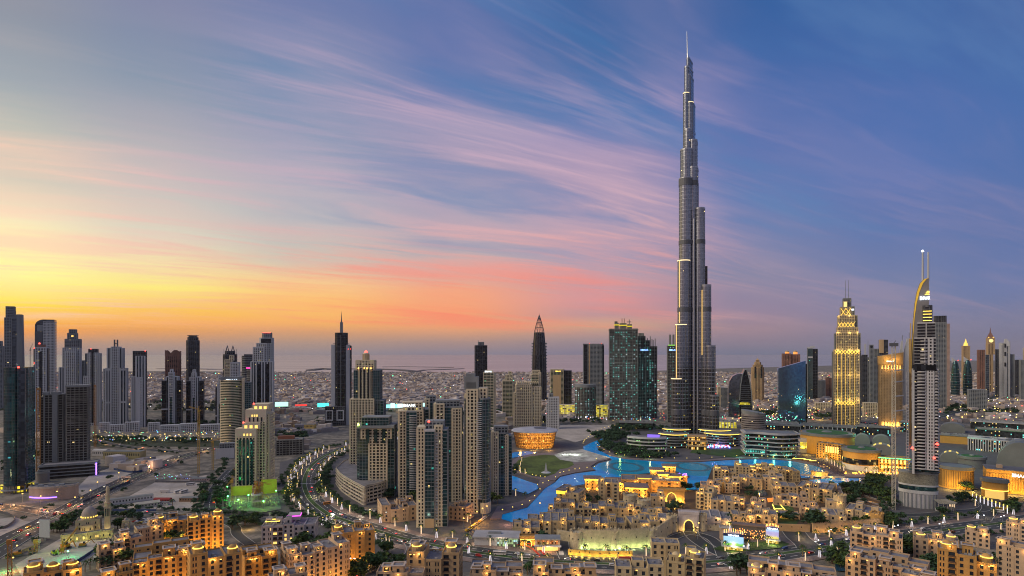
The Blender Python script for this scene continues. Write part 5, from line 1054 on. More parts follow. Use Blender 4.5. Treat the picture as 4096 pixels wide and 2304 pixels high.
# ------------------------------------------------------------------ wall building blocks for the low town
PANES = {}
def pane_obj(t, w, h, x, y, z, side, lit=False):
    key = (round(w, 1), round(h, 1), side != 'f', lit)
    if key not in PANES:
        mb = MB(); mb.box(-w/2, w/2, 0, .12, 0, h) if side == 'f' else mb.box(0, .12, -w/2, w/2, 0, h); me = mb.mesh('window', PANEL if lit else PANE); PANES[key] = me
    o = bpy.data.objects.new('window', PANES[key]); COL.objects.link(o); o.parent = t; o.location = (x, y, z); return o
def wallface(mb, side, c, a0, a1, z0, z1, ops, dep=.55):
    """a wall in the plane c with real openings and reveals; side f: faces -y, l: faces -x, r: faces +x"""
    xs = sorted({a0, a1, *[o[0] for o in ops], *[o[1] for o in ops]}); zs = sorted({z0, z1, *[o[2] for o in ops], *[o[3] for o in ops]})
    def P(a, z, d=0):
        return (a, c + d, z) if side == 'f' else ((c + d, a, z) if side == 'l' else (c - d, a, z))
    def Q(*v): mb.quad(*(v if side != 'l' else v[::-1]))
    for i in range(len(zs)-1):
        za, zb = zs[i], zs[i+1]; run = None
        for j in range(len(xs)-1):
            xa, xb = xs[j], xs[j+1]; mx, mz = (xa+xb)/2, (za+zb)/2
            hole = any(o[0] < mx < o[1] and o[2] < mz < o[3] for o in ops)
            if hole:
                if run is not None: Q(P(run, za), P(xa, za), P(xa, zb), P(run, zb)); run = None
            elif run is None: run = xa
        if run is not None: Q(P(run, za), P(xs[-1], za), P(xs[-1], zb), P(run, zb))
    for (x0, x1, za, zb) in ops:
        Q(P(x0, za), P(x1, za), P(x1, za, dep), P(x0, za, dep)); Q(P(x1, zb), P(x0, zb), P(x0, zb, dep), P(x1, zb, dep))
        Q(P(x0, zb), P(x0, za), P(x0, za, dep), P(x0, zb, dep)); Q(P(x1, za), P(x1, zb), P(x1, zb, dep), P(x1, za, dep))
def block(t, wall, roof, x0, x1, y0, y1, z0, z1, fl=3.5, win=1.7, gap=3.6, sides='flr', rnd=random, lit=0, par=.9, budget=None, arch=False, balc=.2, cren=False, start=1.0, rail=None, rest=None):
    wt = .35
    zt = z1 + par
    for side in 'flr':
        a0, a1 = (x0, x1) if side == 'f' else (y0, y1); c = {'f': y0, 'l': x0, 'r': x1}[side]; ops = []
        if side in sides and (a1-a0) > 3.2:
            n = max(1, int((a1-a0-1.2)/gap)); st = (a1-a0)/n
            kinds = ['b' if rnd.random() < balc and st > 3.4 else ('d' if rnd.random() < .3 and st > 3.6 else 'w') for _ in range(n)]
            nf = max(1, int((z1 - max(z0, start)) / fl)); f = (z1 - max(z0, start)) / nf
            for i in range(n):
                cxx = a0 + st*(i+.5)
                for k in range(nf):
                    zb = max(z0, start) + k*f + .55; hh = min(f - 1.2, 2.3)
                    if kinds[i] == 'b': lst_ = [(cxx - min(1.6, st*.36), cxx + min(1.6, st*.36), zb-.1, zb + hh + .2)]
                    elif kinds[i] == 'd': lst_ = [(cxx - 1.15, cxx - .35, zb, zb+hh), (cxx + .35, cxx + 1.15, zb, zb+hh)]
                    else: lst_ = [(cxx - win/2, cxx + win/2, zb, zb+hh)]
                    for o in lst_:
                        ops.append(o)
                        if budget is not None: budget[0] -= 1
                        lt = rnd.random() < lit; mid_ = (o[0]+o[1])/2; d = .5
                        if side == 'f' and kinds[i] == 'b' and rail is not None: wall.box(o[0]-.3, o[1]+.3, c-1.1, c, o[2]-.32, o[2]-.1); rail.box(o[0]-.25, o[1]+.25, c-1.05, c-.97, o[2]-.1, o[2]+.85); rail.box(o[0]-.25, o[0]-.17, c-.97, c, o[2]-.1, o[2]+.8); rail.box(o[1]+.17, o[1]+.25, c-.97, c, o[2]-.1, o[2]+.8)
                        elif side == 'f' and rail is not None: wall.box(o[0]-.15, o[1]+.15, c-.18, c, o[2]-.22, o[2]-.04)
                        if budget is not None and budget[0] < 0:
                            if rest is not None: rest.box(mid_-.5*(o[1]-o[0]), mid_+.5*(o[1]-o[0]), c+d, c+d+.1, o[2], o[3]) if side == 'f' else (rest.box(c+d, c+d+.1, o[0], o[1], o[2], o[3]) if side == 'l' else rest.box(c-d-.1, c-d, o[0], o[1], o[2], o[3]))
                        elif side == 'f': pane_obj(t, o[1]-o[0], o[3]-o[2], mid_, c + d, o[2], 'f', lt)
                        elif side == 'l': pane_obj(t, o[1]-o[0], o[3]-o[2], c + d, mid_, o[2], 's', lt)
                        else: pane_obj(t, o[1]-o[0], o[3]-o[2], c - d - .12, mid_, o[2], 's', lt)
        wallface(wall, side, c, a0, a1, z0, zt, ops)
    wall.quad((x1, y1, z0), (x0, y1, z0), (x0, y1, zt), (x1, y1, zt))
    if rail is not None and x1-x0 > 5: wall.box(x0+.03, x1-.03, y0-.22, y0, z1-.35, z1-.1); wall.box(x0+.02, x0+.55, y0-.3, y0, z0, zt+.35); wall.box(x1-.55, x1-.02, y0-.3, y0, z0, zt+.35)
    # parapet inner faces and top
    o = rect(x0, x1, y0, y1); i_ = rect(x0+wt, x1-wt, y0+wt, y1-wt)
    for k in range(4):
        j = (k+1) % 4; wall.quad((*o[k], zt), (*o[j], zt), (*i_[j], zt), (*i_[k], zt)); wall.quad((*i_[k], zt), (*i_[j], zt), (*i_[j], z1), (*i_[k], z1))
    roof.quad((*i_[0], z1), (*i_[1], z1), (*i_[2], z1), (*i_[3], z1))
    if cren:
        k = x0 + .4
        while k < x1 - .6: wall.box(k, k+.6, y0, y0+wt, zt-.02, zt+.7); k += 1.4
LIGHTS = [0]
def plight(t, x, y, z, e, c=(1,.56,.16), r=.6, nm='lamp_light'):
    ld = bpy.data.lights.new(nm, 'POINT'); ld.energy = e; ld.color = c; ld.shadow_soft_size = r
    o = bpy.data.objects.new(nm, ld); COL.objects.link(o); o.location = (x, y, z); LIGHTS[0] += 1
    if t: o.parent = t
    return o
WHEADS = {}
def lampmesh(k, m_, f):
    if k not in WHEADS: WHEADS[k] = f(MB()).mesh('wall_lamp', m_)
    return WHEADS[k]
def town(L, Rr, top, by=None, label='', wallm=SAND1, seed=0, rot=0, ratio=.8, Y=None, d=None, court=False, pent=2, domes=0, lamps=4, glowp=0, segw=9, budget=95, gap=3.5, lit=0, cren=False, name='apartment_building', cat='building', vary=.12, z0=0, face=.75, roofm=None, lamp_e=900, win=1.8, group=None, caps=True, balc=.2):
    rnd = random.Random(seed * 13 + 5); s = Site(L, Rr, by, Y, rot, ratio, d, face, z0); t = thing(name, label, cat, s.loc, s.rz, group)
    H = s.z(top); w, dd = s.w, s.d; wall = MB(); roof = MB(); cap = MB(); bud = [budget]; rail = MB(); rest = MB()
    n = max(2, round(w / segw)); x = -w/2; segs = []
    for i in range(n):
        xx = x + w/n; hh = H * (1 - rnd.random()*vary); st = rnd.choice((0, .9, 1.8, 2.6)) if n > 1 else 0; segs.append((x, xx, st, hh)); x = xx
    fd = dd if not court else min(13, dd*.34)
    for i, (a, b_, st, hh) in enumerate(segs):
        sd = 'f' + ('l' if i == 0 else '') + ('r' if i == n-1 else '')
        block(t, wall, roof, a, b_, st, fd - .01*i, 0, hh, rnd=rnd, sides=sd, budget=bud, gap=gap, lit=lit, cren=cren and i % 2 == 0, win=win, balc=balc, rail=rail, rest=rest)
    if court:
        for side_, (a, b_) in (('l', (-w/2, -w/2+11)), ('r', (w/2-11, w/2))): block(t, wall, roof, a, b_, fd+.05, dd-10, 0, H*(.86+.08*rnd.random()), rnd=rnd, sides=side_, budget=bud, gap=gap, rest=rest)
        m_ = max(2, n-1); 
        for i in range(m_): block(t, wall, roof, -w/2 + w/m_*i, -w/2 + w/m_*(i+1), dd-9.9, dd, 0, H*(.92+.12*rnd.random()), rnd=rnd, sides='f', budget=bud, gap=gap, rest=rest)
    pz = []
    for i in range(pent):
        a, b_, st, hh = segs[rnd.randrange(n)]; pw = rnd.uniform(4.5, 7); px_ = rnd.uniform(a+pw/2, max(a+pw/2, b_-pw/2)) ; py_ = rnd.uniform(st+pw/2+.6, max(st+pw/2+.7, fd-pw/2-.5)); ph = rnd.uniform(3, 5.2)
        block(t, wall, roof, px_-pw/2, px_+pw/2, py_-pw/2, py_+pw/2, hh, hh+ph, rnd=rnd, sides='f', budget=[3], par=.5, gap=3.2, start=0, rest=rest)
        if caps: cap.ring(rect(px_-pw/2, px_+pw/2, py_-pw/2, py_+pw/2), .7, hh+ph+.1, hh+ph+.5)
        pz.append((px_, py_-pw/2, hh+ph, pw))
    for i in range(domes):
        a, b_, st, hh = segs[(i*(n-1)) % n]; cxx = (a+b_)/2; r = 3.0; wall.prism(circ(cxx, st+4.2, r, r, 8), hh, hh+3.2)
        do_ = MB().dome(cxx, st+4.2, 2.5, hh+3.2, 2.3, 14, 5).obj('dome', wallm, t, smooth=True); MB().ring(circ(cxx, st+4.2, 2.6, 2.6, 14), .55, hh+3.22, hh+3.6).obj('dome_light_ring', YEL, do_)
    wo_ = wall.obj('wall', wallm, t); ro_ = roof.obj('roof', roofm or ROOFG, t)
    if rest.f: rest.obj('window_field', PANE, t)['kind'] = 'stuff'
    rail.obj('balcony_railing', mat('brown timber', (.10,.055,.03)), wo_)
    if cap.f: cap.obj('roof_trim', mat('pale roof trim', (.50,.44,.40), .8), ro_)
    # roof clutter
    mb = MB()
    for i in range(n):
        a, b_, st, hh = segs[i]
        for k in range(4):
            cx_ = rnd.uniform(a+1, b_-1.5); cy_ = rnd.uniform(st+1, fd-2); mb.box(cx_, cx_+rnd.uniform(.8,1.8), cy_, cy_+rnd.uniform(.8,1.6), hh, hh+rnd.uniform(.5,1.3))
    mb.obj('roof_units', mat('pale roof units', (.30,.30,.31)), ro_)
    # small wall lamps under the parapets, some of them throwing light on the wall
    me = lampmesh('wl', WARM, lambda q_: q_.box(-.5, .5, -.3, -.05, -.2, .1))
    for i in range(lamps):
        a, b_, st, hh = segs[(i*3+seed) % n]
        if pz and i % 2: x_, y_, z_, pw = pz[i % len(pz)]; zz = z_ - 1.2
        else: x_, y_, zz = rnd.uniform(a+1, b_-1), st, hh - rnd.choice((.2, .9))
        o = bpy.data.objects.new('wall_lamp', me); COL.objects.link(o); o.parent = t; o.location = (x_, y_, zz)
        if lamp_e and i < 4: plight(t, x_, y_ - 1.6, zz - .4, lamp_e*.3, r=.3)
    for i in range(glowp):   # garden floodlights washing the lower walls
        x_ = -w/2 + w*(i+.5)/glowp; plight(t, x_, -9, 5, 6800, (1,.46,.07), 1.5)
    return s, t, H
# ------------------------------------------------------------------ foreground apartment quarter (near edge below the frame)
FG = [
 (385,505,2200,2285,'pinkish low apartment block directly left of the alley, front end of a row',SAND2,1,dict(rot=18,pent=3,lamps=5)),
 (455,575,2150,2245,'pinkish stepped apartment block in the middle of the left row',SAND2,2,dict(rot=18,pent=2,lamps=4)),
 (535,655,2108,2205,'pinkish stepped apartment block at the far end of the left row, near the mosque',SAND2,3,dict(rot=18,pent=2,lamps=6)),
 (614,762,2078,2160,'amber-lit low apartment block left of the ten-storey amber block',SAND4,4,dict(rot=8,pent=2,domes=1,lamps=8,glowp=2)),
 (748,895,2066,2210,'amber-lit ten-storey block with domes, behind the courtyard block',SAND4,5,dict(rot=10,pent=2,domes=2,lamps=7,glowp=3,ratio=.6,budget=95)),
 (533,765,2226,2420,'amber-lit courtyard apartment block in front of the ten-storey amber block',SAND4,6,dict(rot=8,pent=5,lamps=9,glowp=4,court=True,ratio=1.3,budget=95)),
 (748,968,2198,2520,'tall amber-lit block with small domes and a roof pavilion, bottom left centre',SAND4,7,dict(rot=14,pent=3,domes=2,lamps=9,glowp=4,ratio=.7,budget=95)),
 (960,1112,2222,2400,'low amber and pink block squeezed between the tall amber block and the long tan row',SAND4,8,dict(rot=14,pent=4,lamps=7,glowp=1,court=True,ratio=1.2)),
 (1120,1408,2200,2370,'long tan apartment row rising to the right with many balconies',SAND2,9,dict(rot=22,pent=5,lamps=8,glowp=2,ratio=.35,budget=95,d=24)),
 (1070,1230,2290,2560,'low tan block with flat square roof towers, cut by the lower edge left of centre',SAND2,10,dict(rot=14,pent=3,lamps=6,ratio=.6)),
 (95,330,2262,2560,'amber-lit block with gold-rimmed domes at the lower left corner',SAND4,11,dict(rot=10,pent=3,domes=3,lamps=9,glowp=3,ratio=.5)),
 (385,540,2296,2600,'amber roof block cut by the lower edge beside palm trees',SAND4,12,dict(rot=16,pent=2,lamps=6,glowp=1,ratio=.6)),
 (1045,1278,2096,2190,'grey-white apartment block with magenta-lit upper terrace',GREYP,13,dict(rot=-4,pent=4,lamps=0,lit=.14,ratio=.55,budget=80,caps=False,lamp_e=0)),
 (1325,1500,2118,2262,'amber-lit seven-storey block beside the palm boulevard',SAND4,14,dict(rot=10,pent=2,domes=1,lamps=8,glowp=2,ratio=.6,budget=95)),
 (1627,1855,2212,2560,'large tan block with round gold-rimmed roof terrace, bottom centre',SAND1,15,dict(rot=-8,pent=3,domes=2,lamps=8,ratio=.6,budget=95)),
 (1505,1705,2288,2600,'low tan roofscape with two square roof towers, cut by the lower edge',SAND2,16,dict(rot=-6,pent=3,lamps=2,ratio=.5)),
 (1880,2095,2280,2560,'low tan flat-roofed block right of the large tan block, cut by the lower edge',SAND2,17,dict(rot=-2,pent=4,lamps=3,ratio=.6,court=True)),
 (2130,2385,2288,2560,'tan flat-roofed block with a gold-rimmed dome, cut by the lower edge',SAND1,18,dict(rot=0,pent=4,domes=1,lamps=4,ratio=.6,court=True)),
 (2455,2655,2236,2640,'cream block with green shutters and arched windows, bottom right of centre',SAND3,19,dict(rot=2,pent=1,lamps=1,ratio=.5,caps=False,budget=60,lamp_e=0)),
 (2600,2720,2172,2470,'tall cream block joined behind the green-shuttered cream block',SAND3,20,dict(rot=2,pent=0,lamps=0,ratio=.8,vary=.03,budget=60,lamp_e=0)),
 (2660,2825,2225,2540,'cream block with two roof domes and a satellite dish',SAND3,21,dict(rot=-10,pent=2,domes=2,lamps=2,ratio=.8,caps=False,budget=60,lamp_e=0)),
 (2985,3345,2288,2540,'long low tan complex with courtyards, right of the boulevard bend',SAND2,22,dict(rot=-4,pent=6,domes=1,lamps=8,glowp=2,ratio=.4,court=True,budget=60)),
 (3398,3612,2140,2275,'tan apartment block with domed corner turret in front of the sail-topped tower plaza',SAND2,23,dict(rot=-10,pent=3,domes=1,lamps=6,glowp=1,ratio=.6,budget=80)),
 (3375,3722,2252,2500,'large tan courtyard complex, amber inside its court, lower right',SAND2,24,dict(rot=-16,pent=5,lamps=8,glowp=2,ratio=.75,court=True,budget=90)),
 (3648,3835,2150,2270,'pinkish low block with crenellated tower beyond the tall yellow-lit block',SAND2,25,dict(rot=-6,pent=2,domes=2,lamps=3,ratio=.6,cren=True)),
 (3745,3985,2205,2560,'tall yellow-lit block with balconies and roof canopies, lower right',SAND4,26,dict(rot=-8,pent=4,domes=2,lamps=7,glowp=4,ratio=.5,budget=95)),
 (3980,4140,2180,2330,'curved tan courtyard block cut by the right edge',SAND2,27,dict(rot=-20,pent=2,lamps=4,ratio=.9,court=True)),
 (4022,4140,2090,2175,'tan corner block with balconies cut by the right edge, behind the courtyard block',SAND2,28,dict(rot=-16,pent=1,domes=1,lamps=2,ratio=.7)),
 (3860,3960,2128,2190,'small tan roof house with square lantern between the yellow-lit block and the boulevard',SAND2,29,dict(rot=-10,pent=2,domes=1,lamps=3,ratio=.6)),
 (3600,3760,2296,2600,'low tan block at the lower edge beside the tall yellow-lit block',SAND2,30,dict(rot=-16,pent=2,lamps=2,ratio=.6)),
]
for L, Rr, top, by, lb, wm, sd_, kw in FG:
    s, t, H = town(L, Rr, top, by, lb, wm, sd_, **kw)
    if sd_ == 13:
        MB().box(-s.w*.05, s.w*.18, s.d*.5, s.d*.9, H, H+5).obj('terrace_house', GREYP, t); MB().ring(rect(-s.w*.05, s.w*.18, s.d*.5, s.d*.9), .4, H+3.6, H+4.1).obj('magenta_light_line', glow('magenta strip lamp', (1,.1,.9), 2.2), t)
        MB().ring(rect(-s.w*.45, -s.w*.2, s.d*.4, s.d*.7), .4, H+.4, H+.9).obj('yellow_light_line', YEL, t)
    if sd_ == 21:
        MB().dome(s.w*.35, 4, 1.8, H+1.4, .8, 14, 3).obj('satellite_dish', WHITE, t)
# ------------------------------------------------------------------ middle town round the lake (two to four storeys)
def fort_tower(px, by, top, r, lb, m_=STONE, group=None):
    x, y = gp(px, by); Y = y; t = thing('round_fort_tower', lb, 'tower', (x, y + r, 0), 0, group); H = CAMH - (top - HZ)/FPX*Y
    wo_ = MB().prism(circ(0, 0, r*1.12, r*1.12, 20), 0, H-1.4, circ(0, 0, r*.95, r*.95, 20)).obj('wall', m_, t); mb = MB().ring(circ(0, 0, r*.95, r*.95, 20), .3, H-2, H)
    for i in range(10): a = 2*PI*i/10; c, s_ = math.cos(a), math.sin(a); mb.prism([(c*r*1.05+s_*.5, s_*r*1.05-c*.5), (c*r*1.05-s_*.5, s_*r*1.05+c*.5), (c*r*.8-s_*.5, s_*r*.8+c*.5), (c*r*.8+s_*.5, s_*r*.8-c*.5)][::-1], H-.2, H+1.0)
    mb.obj('battlement', m_, wo_); mb = MB()
    for a in (-2.3, -1.57, -.9): mb.bar((r*1.0*math.cos(a), r*1.0*math.sin(a), H*.6), (r*1.1*math.cos(a), r*1.1*math.sin(a), H*.6), .55, 6)
    mb.obj('window_slit', PANE, t); return t
MT = [
 (2170,2300,2082,2148,'beige four-storey row left of the round fort tower, arched windows at its ends',SAND3,40,dict(budget=54,balc=.3,pent=2,gap=4.5,win=2.2,vary=.03)),
 (2292,2400,2086,2142,'first beige terrace block above the green-lit fort wall',SAND3,41,dict(budget=39,pent=2,gap=4.5,win=2.2,z0=0)),
 (2396,2500,2090,2142,'second beige terrace block above the green-lit fort wall',SAND3,42,dict(budget=39,pent=2,gap=4.5,win=2.2)),
 (2498,2640,2086,2140,'third beige terrace block above the fort wall, beside the white arch gate',SAND3,43,dict(budget=45,pent=3,gap=4.5,win=2.2,rot=10)),
 (2215,2300,2012,2060,'ochre crenellated keep at the lake corner',SAND4,44,dict(budget=18,cren=True,pent=1,vary=.05)),
 (2190,2280,2052,2090,'small round-cornered beige house by the lake below the crenellated keep',SAND3,45,dict(budget=15,pent=1,cren=True)),
 (2050,2160,2108,2145,'low ochre stepped house with palm at the lake end',SAND4,46,dict(budget=12,pent=2)), (2110,2190,2078,2112,'upper stepped ochre house by the lake end',SAND4,47,dict(budget=9,pent=1)),
 (2225,2345,1962,2040,'beige waterside wing with grey sloping roof and gold-lit corner loggia',SAND3,48,dict(budget=45,pent=1,rot=-20,gap=5,win=2.6)),
 (2392,2475,1930,2008,'tall beige colonnaded block with dark upper loggia between two sloping roofs',SAND3,49,dict(budget=45,pent=1,gap=5,win=2.8,vary=.02)),
 (2300,2400,2030,2072,'beige block behind the fort terrace with a blue grey roof terrace',SAND3,50,dict(budget=24,pent=2)), (2390,2490,2022,2068,'beige block with two big arches behind the fort terrace',SAND3,51,dict(budget=18,pent=1,win=2.6,gap=6)),
 (2470,2570,2032,2075,'beige rooftop cluster left of the round crenellated tower',SAND3,52,dict(budget=21,pent=3)), (2560,2650,2048,2090,'beige block beside the white arch gate on its left',SAND3,53,dict(budget=21,pent=2)),
 (2630,2715,2075,2125,'grey-white low wing left of the white arch gate',GREYP,54,dict(budget=15,pent=0)), (2795,2925,2068,2112,'grey-white wing with four arches right of the white arch gate',GREYP,55,dict(budget=18,pent=0,win=2.2,gap=6)),
 (2780,2870,1970,2045,'white-walled block with grey roof right of the palm court',SAND3,56,dict(budget=30,pent=2,rot=-22)), (2835,2960,1998,2062,'ochre and teal-glazed block facing the road, right of the palm court',SAND4,57,dict(budget=39,pent=2,gap=4.5,win=2.4)),
 (2950,3000,2010,2060,'narrow white block joined to the teal-glazed block',SAND2,58,dict(budget=12,pent=1)), (2920,3020,2062,2104,'low ochre terrace row left of the billboard pavilions',SAND4,59,dict(budget=24,pent=2,win=2.2)),
 (3010,3112,2058,2100,'low ochre terrace row right of its twin, with three little arches',SAND4,60,dict(budget=24,pent=2,win=2.2)),
 (2850,2945,1880,1935,'beige hotel wing with arches at the water, left end of the island',SAND3,61,dict(budget=27,pent=2,domes=1)), (2935,3025,1868,1905,'beige hotel wing with gold-lit domes facing the lake',SAND3,62,dict(budget=21,pent=2,domes=2,lamps=5)),
 (3015,3100,1866,1905,'beige hotel wing with vaulted hall and blue-lit pool deck',SAND3,63,dict(budget=18,pent=2,domes=2)), (3090,3200,1880,1930,'beige hotel wing at the right point of the island',SAND3,64,dict(budget=30,pent=1,rot=12)),
 (2860,2960,1925,1975,'ochre crenellated block in the middle of the island',SAND4,65,dict(budget=21,cren=True,pent=2)), (2950,3050,1908,1962,'ochre block with row of five pointed arches',SAND4,66,dict(budget=27,pent=2,win=2.2,gap=5)),
 (3045,3135,1905,1965,'ochre crenellated tower block right of the pointed arches',SAND4,67,dict(budget=21,cren=True,pent=2)), (2800,2880,1935,1990,'pale stepped houses at the left shore of the island',SAND2,68,dict(budget=15,pent=3)),
 (3080,3190,1940,1990,'ochre row with crenellated corner near the small pond',SAND4,69,dict(budget=27,pent=2,cren=True)), (3000,3065,2008,2052,'beige low house beside the orange-lit garden court',SAND2,70,dict(budget=12,pent=2)),
 (3015,3085,2040,2068,'beige low house in front of the orange-lit garden court',SAND2,71,dict(budget=9,pent=1)), (3150,3235,1985,2035,'white and beige house above the lower garden',SAND2,72,dict(budget=15,pent=2)),
 (3185,3345,1950,2010,'curved ochre row with gold-lit upper terrace beside the pond',SAND4,73,dict(budget=42,pent=3,lamps=7,win=2,rot=-14)), (3195,3275,2022,2070,'white-walled house with stepped roof right of the garden',SAND2,74,dict(budget=15,pent=2)),
 (3230,3385,2058,2104,'long low ochre row above the right fort wall',SAND4,75,dict(budget=45,pent=2,win=2.2,gap=4.5)), (3380,3530,2044,2098,'low ochre row with pink roofs at the right end of the fort wall',SAND4,76,dict(budget=30,pent=3,win=2.2,gap=4.5,rot=-14)),
 (3300,3370,2006,2048,'ochre three-storey house behind the long low row',SAND4,77,dict(budget=15,pent=1,vary=.04)), (3110,3200,2062,2080,'low wall house below the garden',SAND1,78,dict(budget=6,pent=0)),
 (3090,3160,1998,2028,'small beige houses left of the lower garden',SAND2,79,dict(budget=9,pent=2)), (3290,3350,1950,1990,'pale crenellated house by the pond',SAND3,80,dict(budget=12,pent=1,cren=True)),
 (2600,2660,1985,2030,'small ochre hip-walled house left of the golden gate',SAND4,81,dict(budget=9,pent=1)),
 (1507,1670,2018,2092,'white stepped townhouse row with shop arcade beneath the pale front tower',SAND2,82,dict(budget=60,pent=5,rot=12,lamps=2,caps=False,lamp_e=0,gap=4.2,vary=.35)),
 (1790,1895,2022,2090,'white stepped townhouse row right of the pale front tower',SAND2,83,dict(budget=36,pent=4,rot=-24,lamps=1,caps=False,lamp_e=0,vary=.3)),
]
SAND5 = mat('pale sand plaster', (.57,.45,.28), .9, var=.14, scale=.15, bump=.02)
for L, Rr, top, by, lb, wm, sd_, kw in MT:
    wm = SAND5 if wm is SAND4 else wm
    kw = dict(dict(lamps=3, lamp_e=600, segw=8, caps=False, ratio=1.05, vary=.2), **kw); s, t, H = town(L, Rr, top, by, lb, wm, sd_, name='town_house' if (Rr-L) < 90 else 'apartment_building', **kw)
    if sd_ == 48: MB().box(-s.w*.5, -s.w*.1, -.4, 6, H-4.5, H-1).obj('gold_lit_loggia', glow('loggia gold lamp', (1,.6,.05), 1.6), t); MB().box(-s.w*.52, -s.w*.08, -1.2, 9, H-.8, H+.3).obj('eaves', TILE, t)
# hip-roofed golden pavilions of the market on the lake
def hip(L, Rr, top, by, lb, e=2600, wallm=SAND4, over=1.8):
    s = Site(L, Rr, by, ratio=.8); t = thing('market_pavilion', lb, 'building', s.loc, s.rz); H = s.z(top) ; w, d = s.w, s.d; rh = w*.10
    wall = MB(); roof = MB(); block(t, wall, roof, -w/2, w/2, 0, d, 0, H-rh-.9, budget=[14], gap=5, par=.2, win=1.4, balc=0); wall.obj('wall', wallm, t); roof.obj('roof_slab', TILE, t)
    o = rect(-w/2-over, w/2+over, -over, d+over); MB().prism(o, H-rh-.4, H-rh, bot=True).prism(o, H-rh, H, rect(-w*.12, w*.12, d*.4, d*.6)).obj('hipped_roof', TILE, t)
    MB().ring(rect(-w/2, w/2, 0, d), .25, H-rh-2.6, H-rh-1.0).obj('gold_eaves_light', glow('eaves gold lamp', (1,.55,.08), 1.5), t)
    for a in (-.3, .3): plight(t, w*a, -3.2, H-rh-3.5, e, (1,.55,.12), .5); plight(t, w*a, -2.2, 1.2, e*.7, (1,.55,.12), .5)
    return s, t
for a in ((2550,2605,1903,1962,'gold-lit square tower with hipped roof, left of the market pair'),(2630,2676,1889,1955,'gold-lit square tower with hipped roof, taller right one of the market pair'),(2600,2655,1872,1930,'broad hipped roof pavilion behind the market towers'),(2650,2702,1858,1915,'gold-lit lookout with hipped roof at the lake front of the market'),
  (2500,2590,1938,1988,'gold-lit hipped pavilion in front of the market towers'),(2470,2530,1922,1965,'hipped roof pavilion left of the gold-lit square towers'),(2675,2725,1897,1958,'hipped wing right of the gold-lit square towers'),(2338,2402,1906,1960,'grey hipped roof pavilion with second tier over the beige waterside wing'),(2425,2480,1912,1950,'grey hipped roof over the colonnaded block')): hip(*a)
s, t, H = town(2480, 2720, 1922, 1972, 'ochre market hall with arcades joining the gold-lit towers', SAND4, 90, budget=45, gap=6, win=2.4, pent=0, lamps=6, glowp=4, ratio=.5, vary=.05, segw=20)
s, t, H = town(2715, 2750, 1905, 1950, 'rounded restaurant terrace with violet and gold lights on the lake tip', SAND4, 91, budget=15, pent=0, lamps=4, ratio=1.2, glowp=1, vary=.0)
mb = MB(); rr_ = random.Random(4)
for i in range(26): mb.box(*(lambda x, y: (x, x+.8, y, y+.8))(rr_.uniform(-s.w*.7, s.w*.5), rr_.uniform(0, s.d)), H+1, H+2)
mb.obj('violet_terrace_lights', VIO, t)
# arch gates
def arch_gate(L, Rr, top, by, lb, wallm, lampm, e=3000, inner=.5, lc=(1,.6,.15), d=9, nm='arch_gate'):
    s = Site(L, Rr, by, d=d); t = thing(nm, lb, 'gate', s.loc, s.rz); w, H = s.w, s.z(top); ra = w*inner/2; sp = H*.30; n = 10
    cv = [(-ra, 0), (-ra, sp)] + [(-ra*math.cos(PI/2*i/n)**1.0, sp + ra*1.25*math.sin(PI/2*i/n)) for i in range(1, n)] + [(0, sp + ra*1.3)]
    cv = cv + [(-x, z) for x, z in cv[-2::-1]]; mb = MB(); lt = MB()
    for y, fl in ((0, 1), (s.d, 0)):
        for (xa, za), (xb, zb) in zip(cv, cv[1:]):
            if abs(xa-xb) < 1e-6: continue
            q_ = [(xa, y, za), (xb, y, zb), (xb, y, H), (xa, y, H)]; mb.quad(*(q_ if fl else q_[::-1]))
        for a, b_ in ((-w/2, -ra), (ra, w/2)): q_ = [(a, y, 0), (b_, y, 0), (b_, y, H), (a, y, H)]; mb.quad(*(q_ if fl else q_[::-1]))
    for (xa, za), (xb, zb) in zip(cv, cv[1:]): mb.quad((xb, 0, zb), (xa, 0, za), (xa, s.d, za), (xb, s.d, zb)); lt.bar((xa, -.35, za), (xb, -.35, zb), .38, 4) if za >= sp*.8 or zb >= sp*.8 else None
    mb.quad((-w/2, s.d, 0), (-w/2, 0, 0), (-w/2, 0, H), (-w/2, s.d, H)); mb.quad((w/2, 0, 0), (w/2, s.d, 0), (w/2, s.d, H), (w/2, 0, H)); mb.quad((-w/2, 0, H), (w/2, 0, H), (w/2, s.d, H), (-w/2, s.d, H))
    mb.obj('gate_wall', wallm, t); lt.obj('arch_light', lampm, t); MB().ring(rect(-w/2, w/2, 0, s.d), .5, H-1.6, H+.9).obj('cornice', wallm, t)
    mb = MB(); [mb.box(a, a+.7, -.3, 0, 0, H*.86) for a in (-w*.42, w*.42-.7)]; mb.box(-w*.42, w*.42, -.28, 0, H*.83, H*.86); mb.obj('raised_frame', wallm, t)
    for a in (-.33, .33): plight(t, w*a, -3.0, 1.5, e, lc, .5)
    plight(t, 0, s.d*.4, sp*1.2, e*.7, lc, .5); return s, t, H
arch_gate(2713, 2794, 2050, 2126, 'white square gatehouse with a pointed arch outlined in warm light', mat('white stone', (.60,.54,.52), .8), YEL, 700, .48)
arch_gate(2632, 2738, 1958, 2010, 'golden market gateway with a broad pointed arch facing the palm court', SAND4, YEL, 5200, .36)
s, t, H = arch_gate(2080, 2150, 2146, 2184, 'small amber gatehouse with a low arch at the head of the red path', SAND4, YEL, 1500, .3, d=6); MB().box(-s.w*.5, s.w*.5, -.5, -.1, H-2.6, H-2.2).obj('light_line', YEL, t)
for a in ((2505,1996+0,1986,6.5),):
    pass
fort_tower(2527, 2032, 1984, 8, 'round crenellated tower beside the grey market roof'); fort_tower(2582, 2050, 2004, 7.5, 'round crenellated tower in front of the golden gateway')
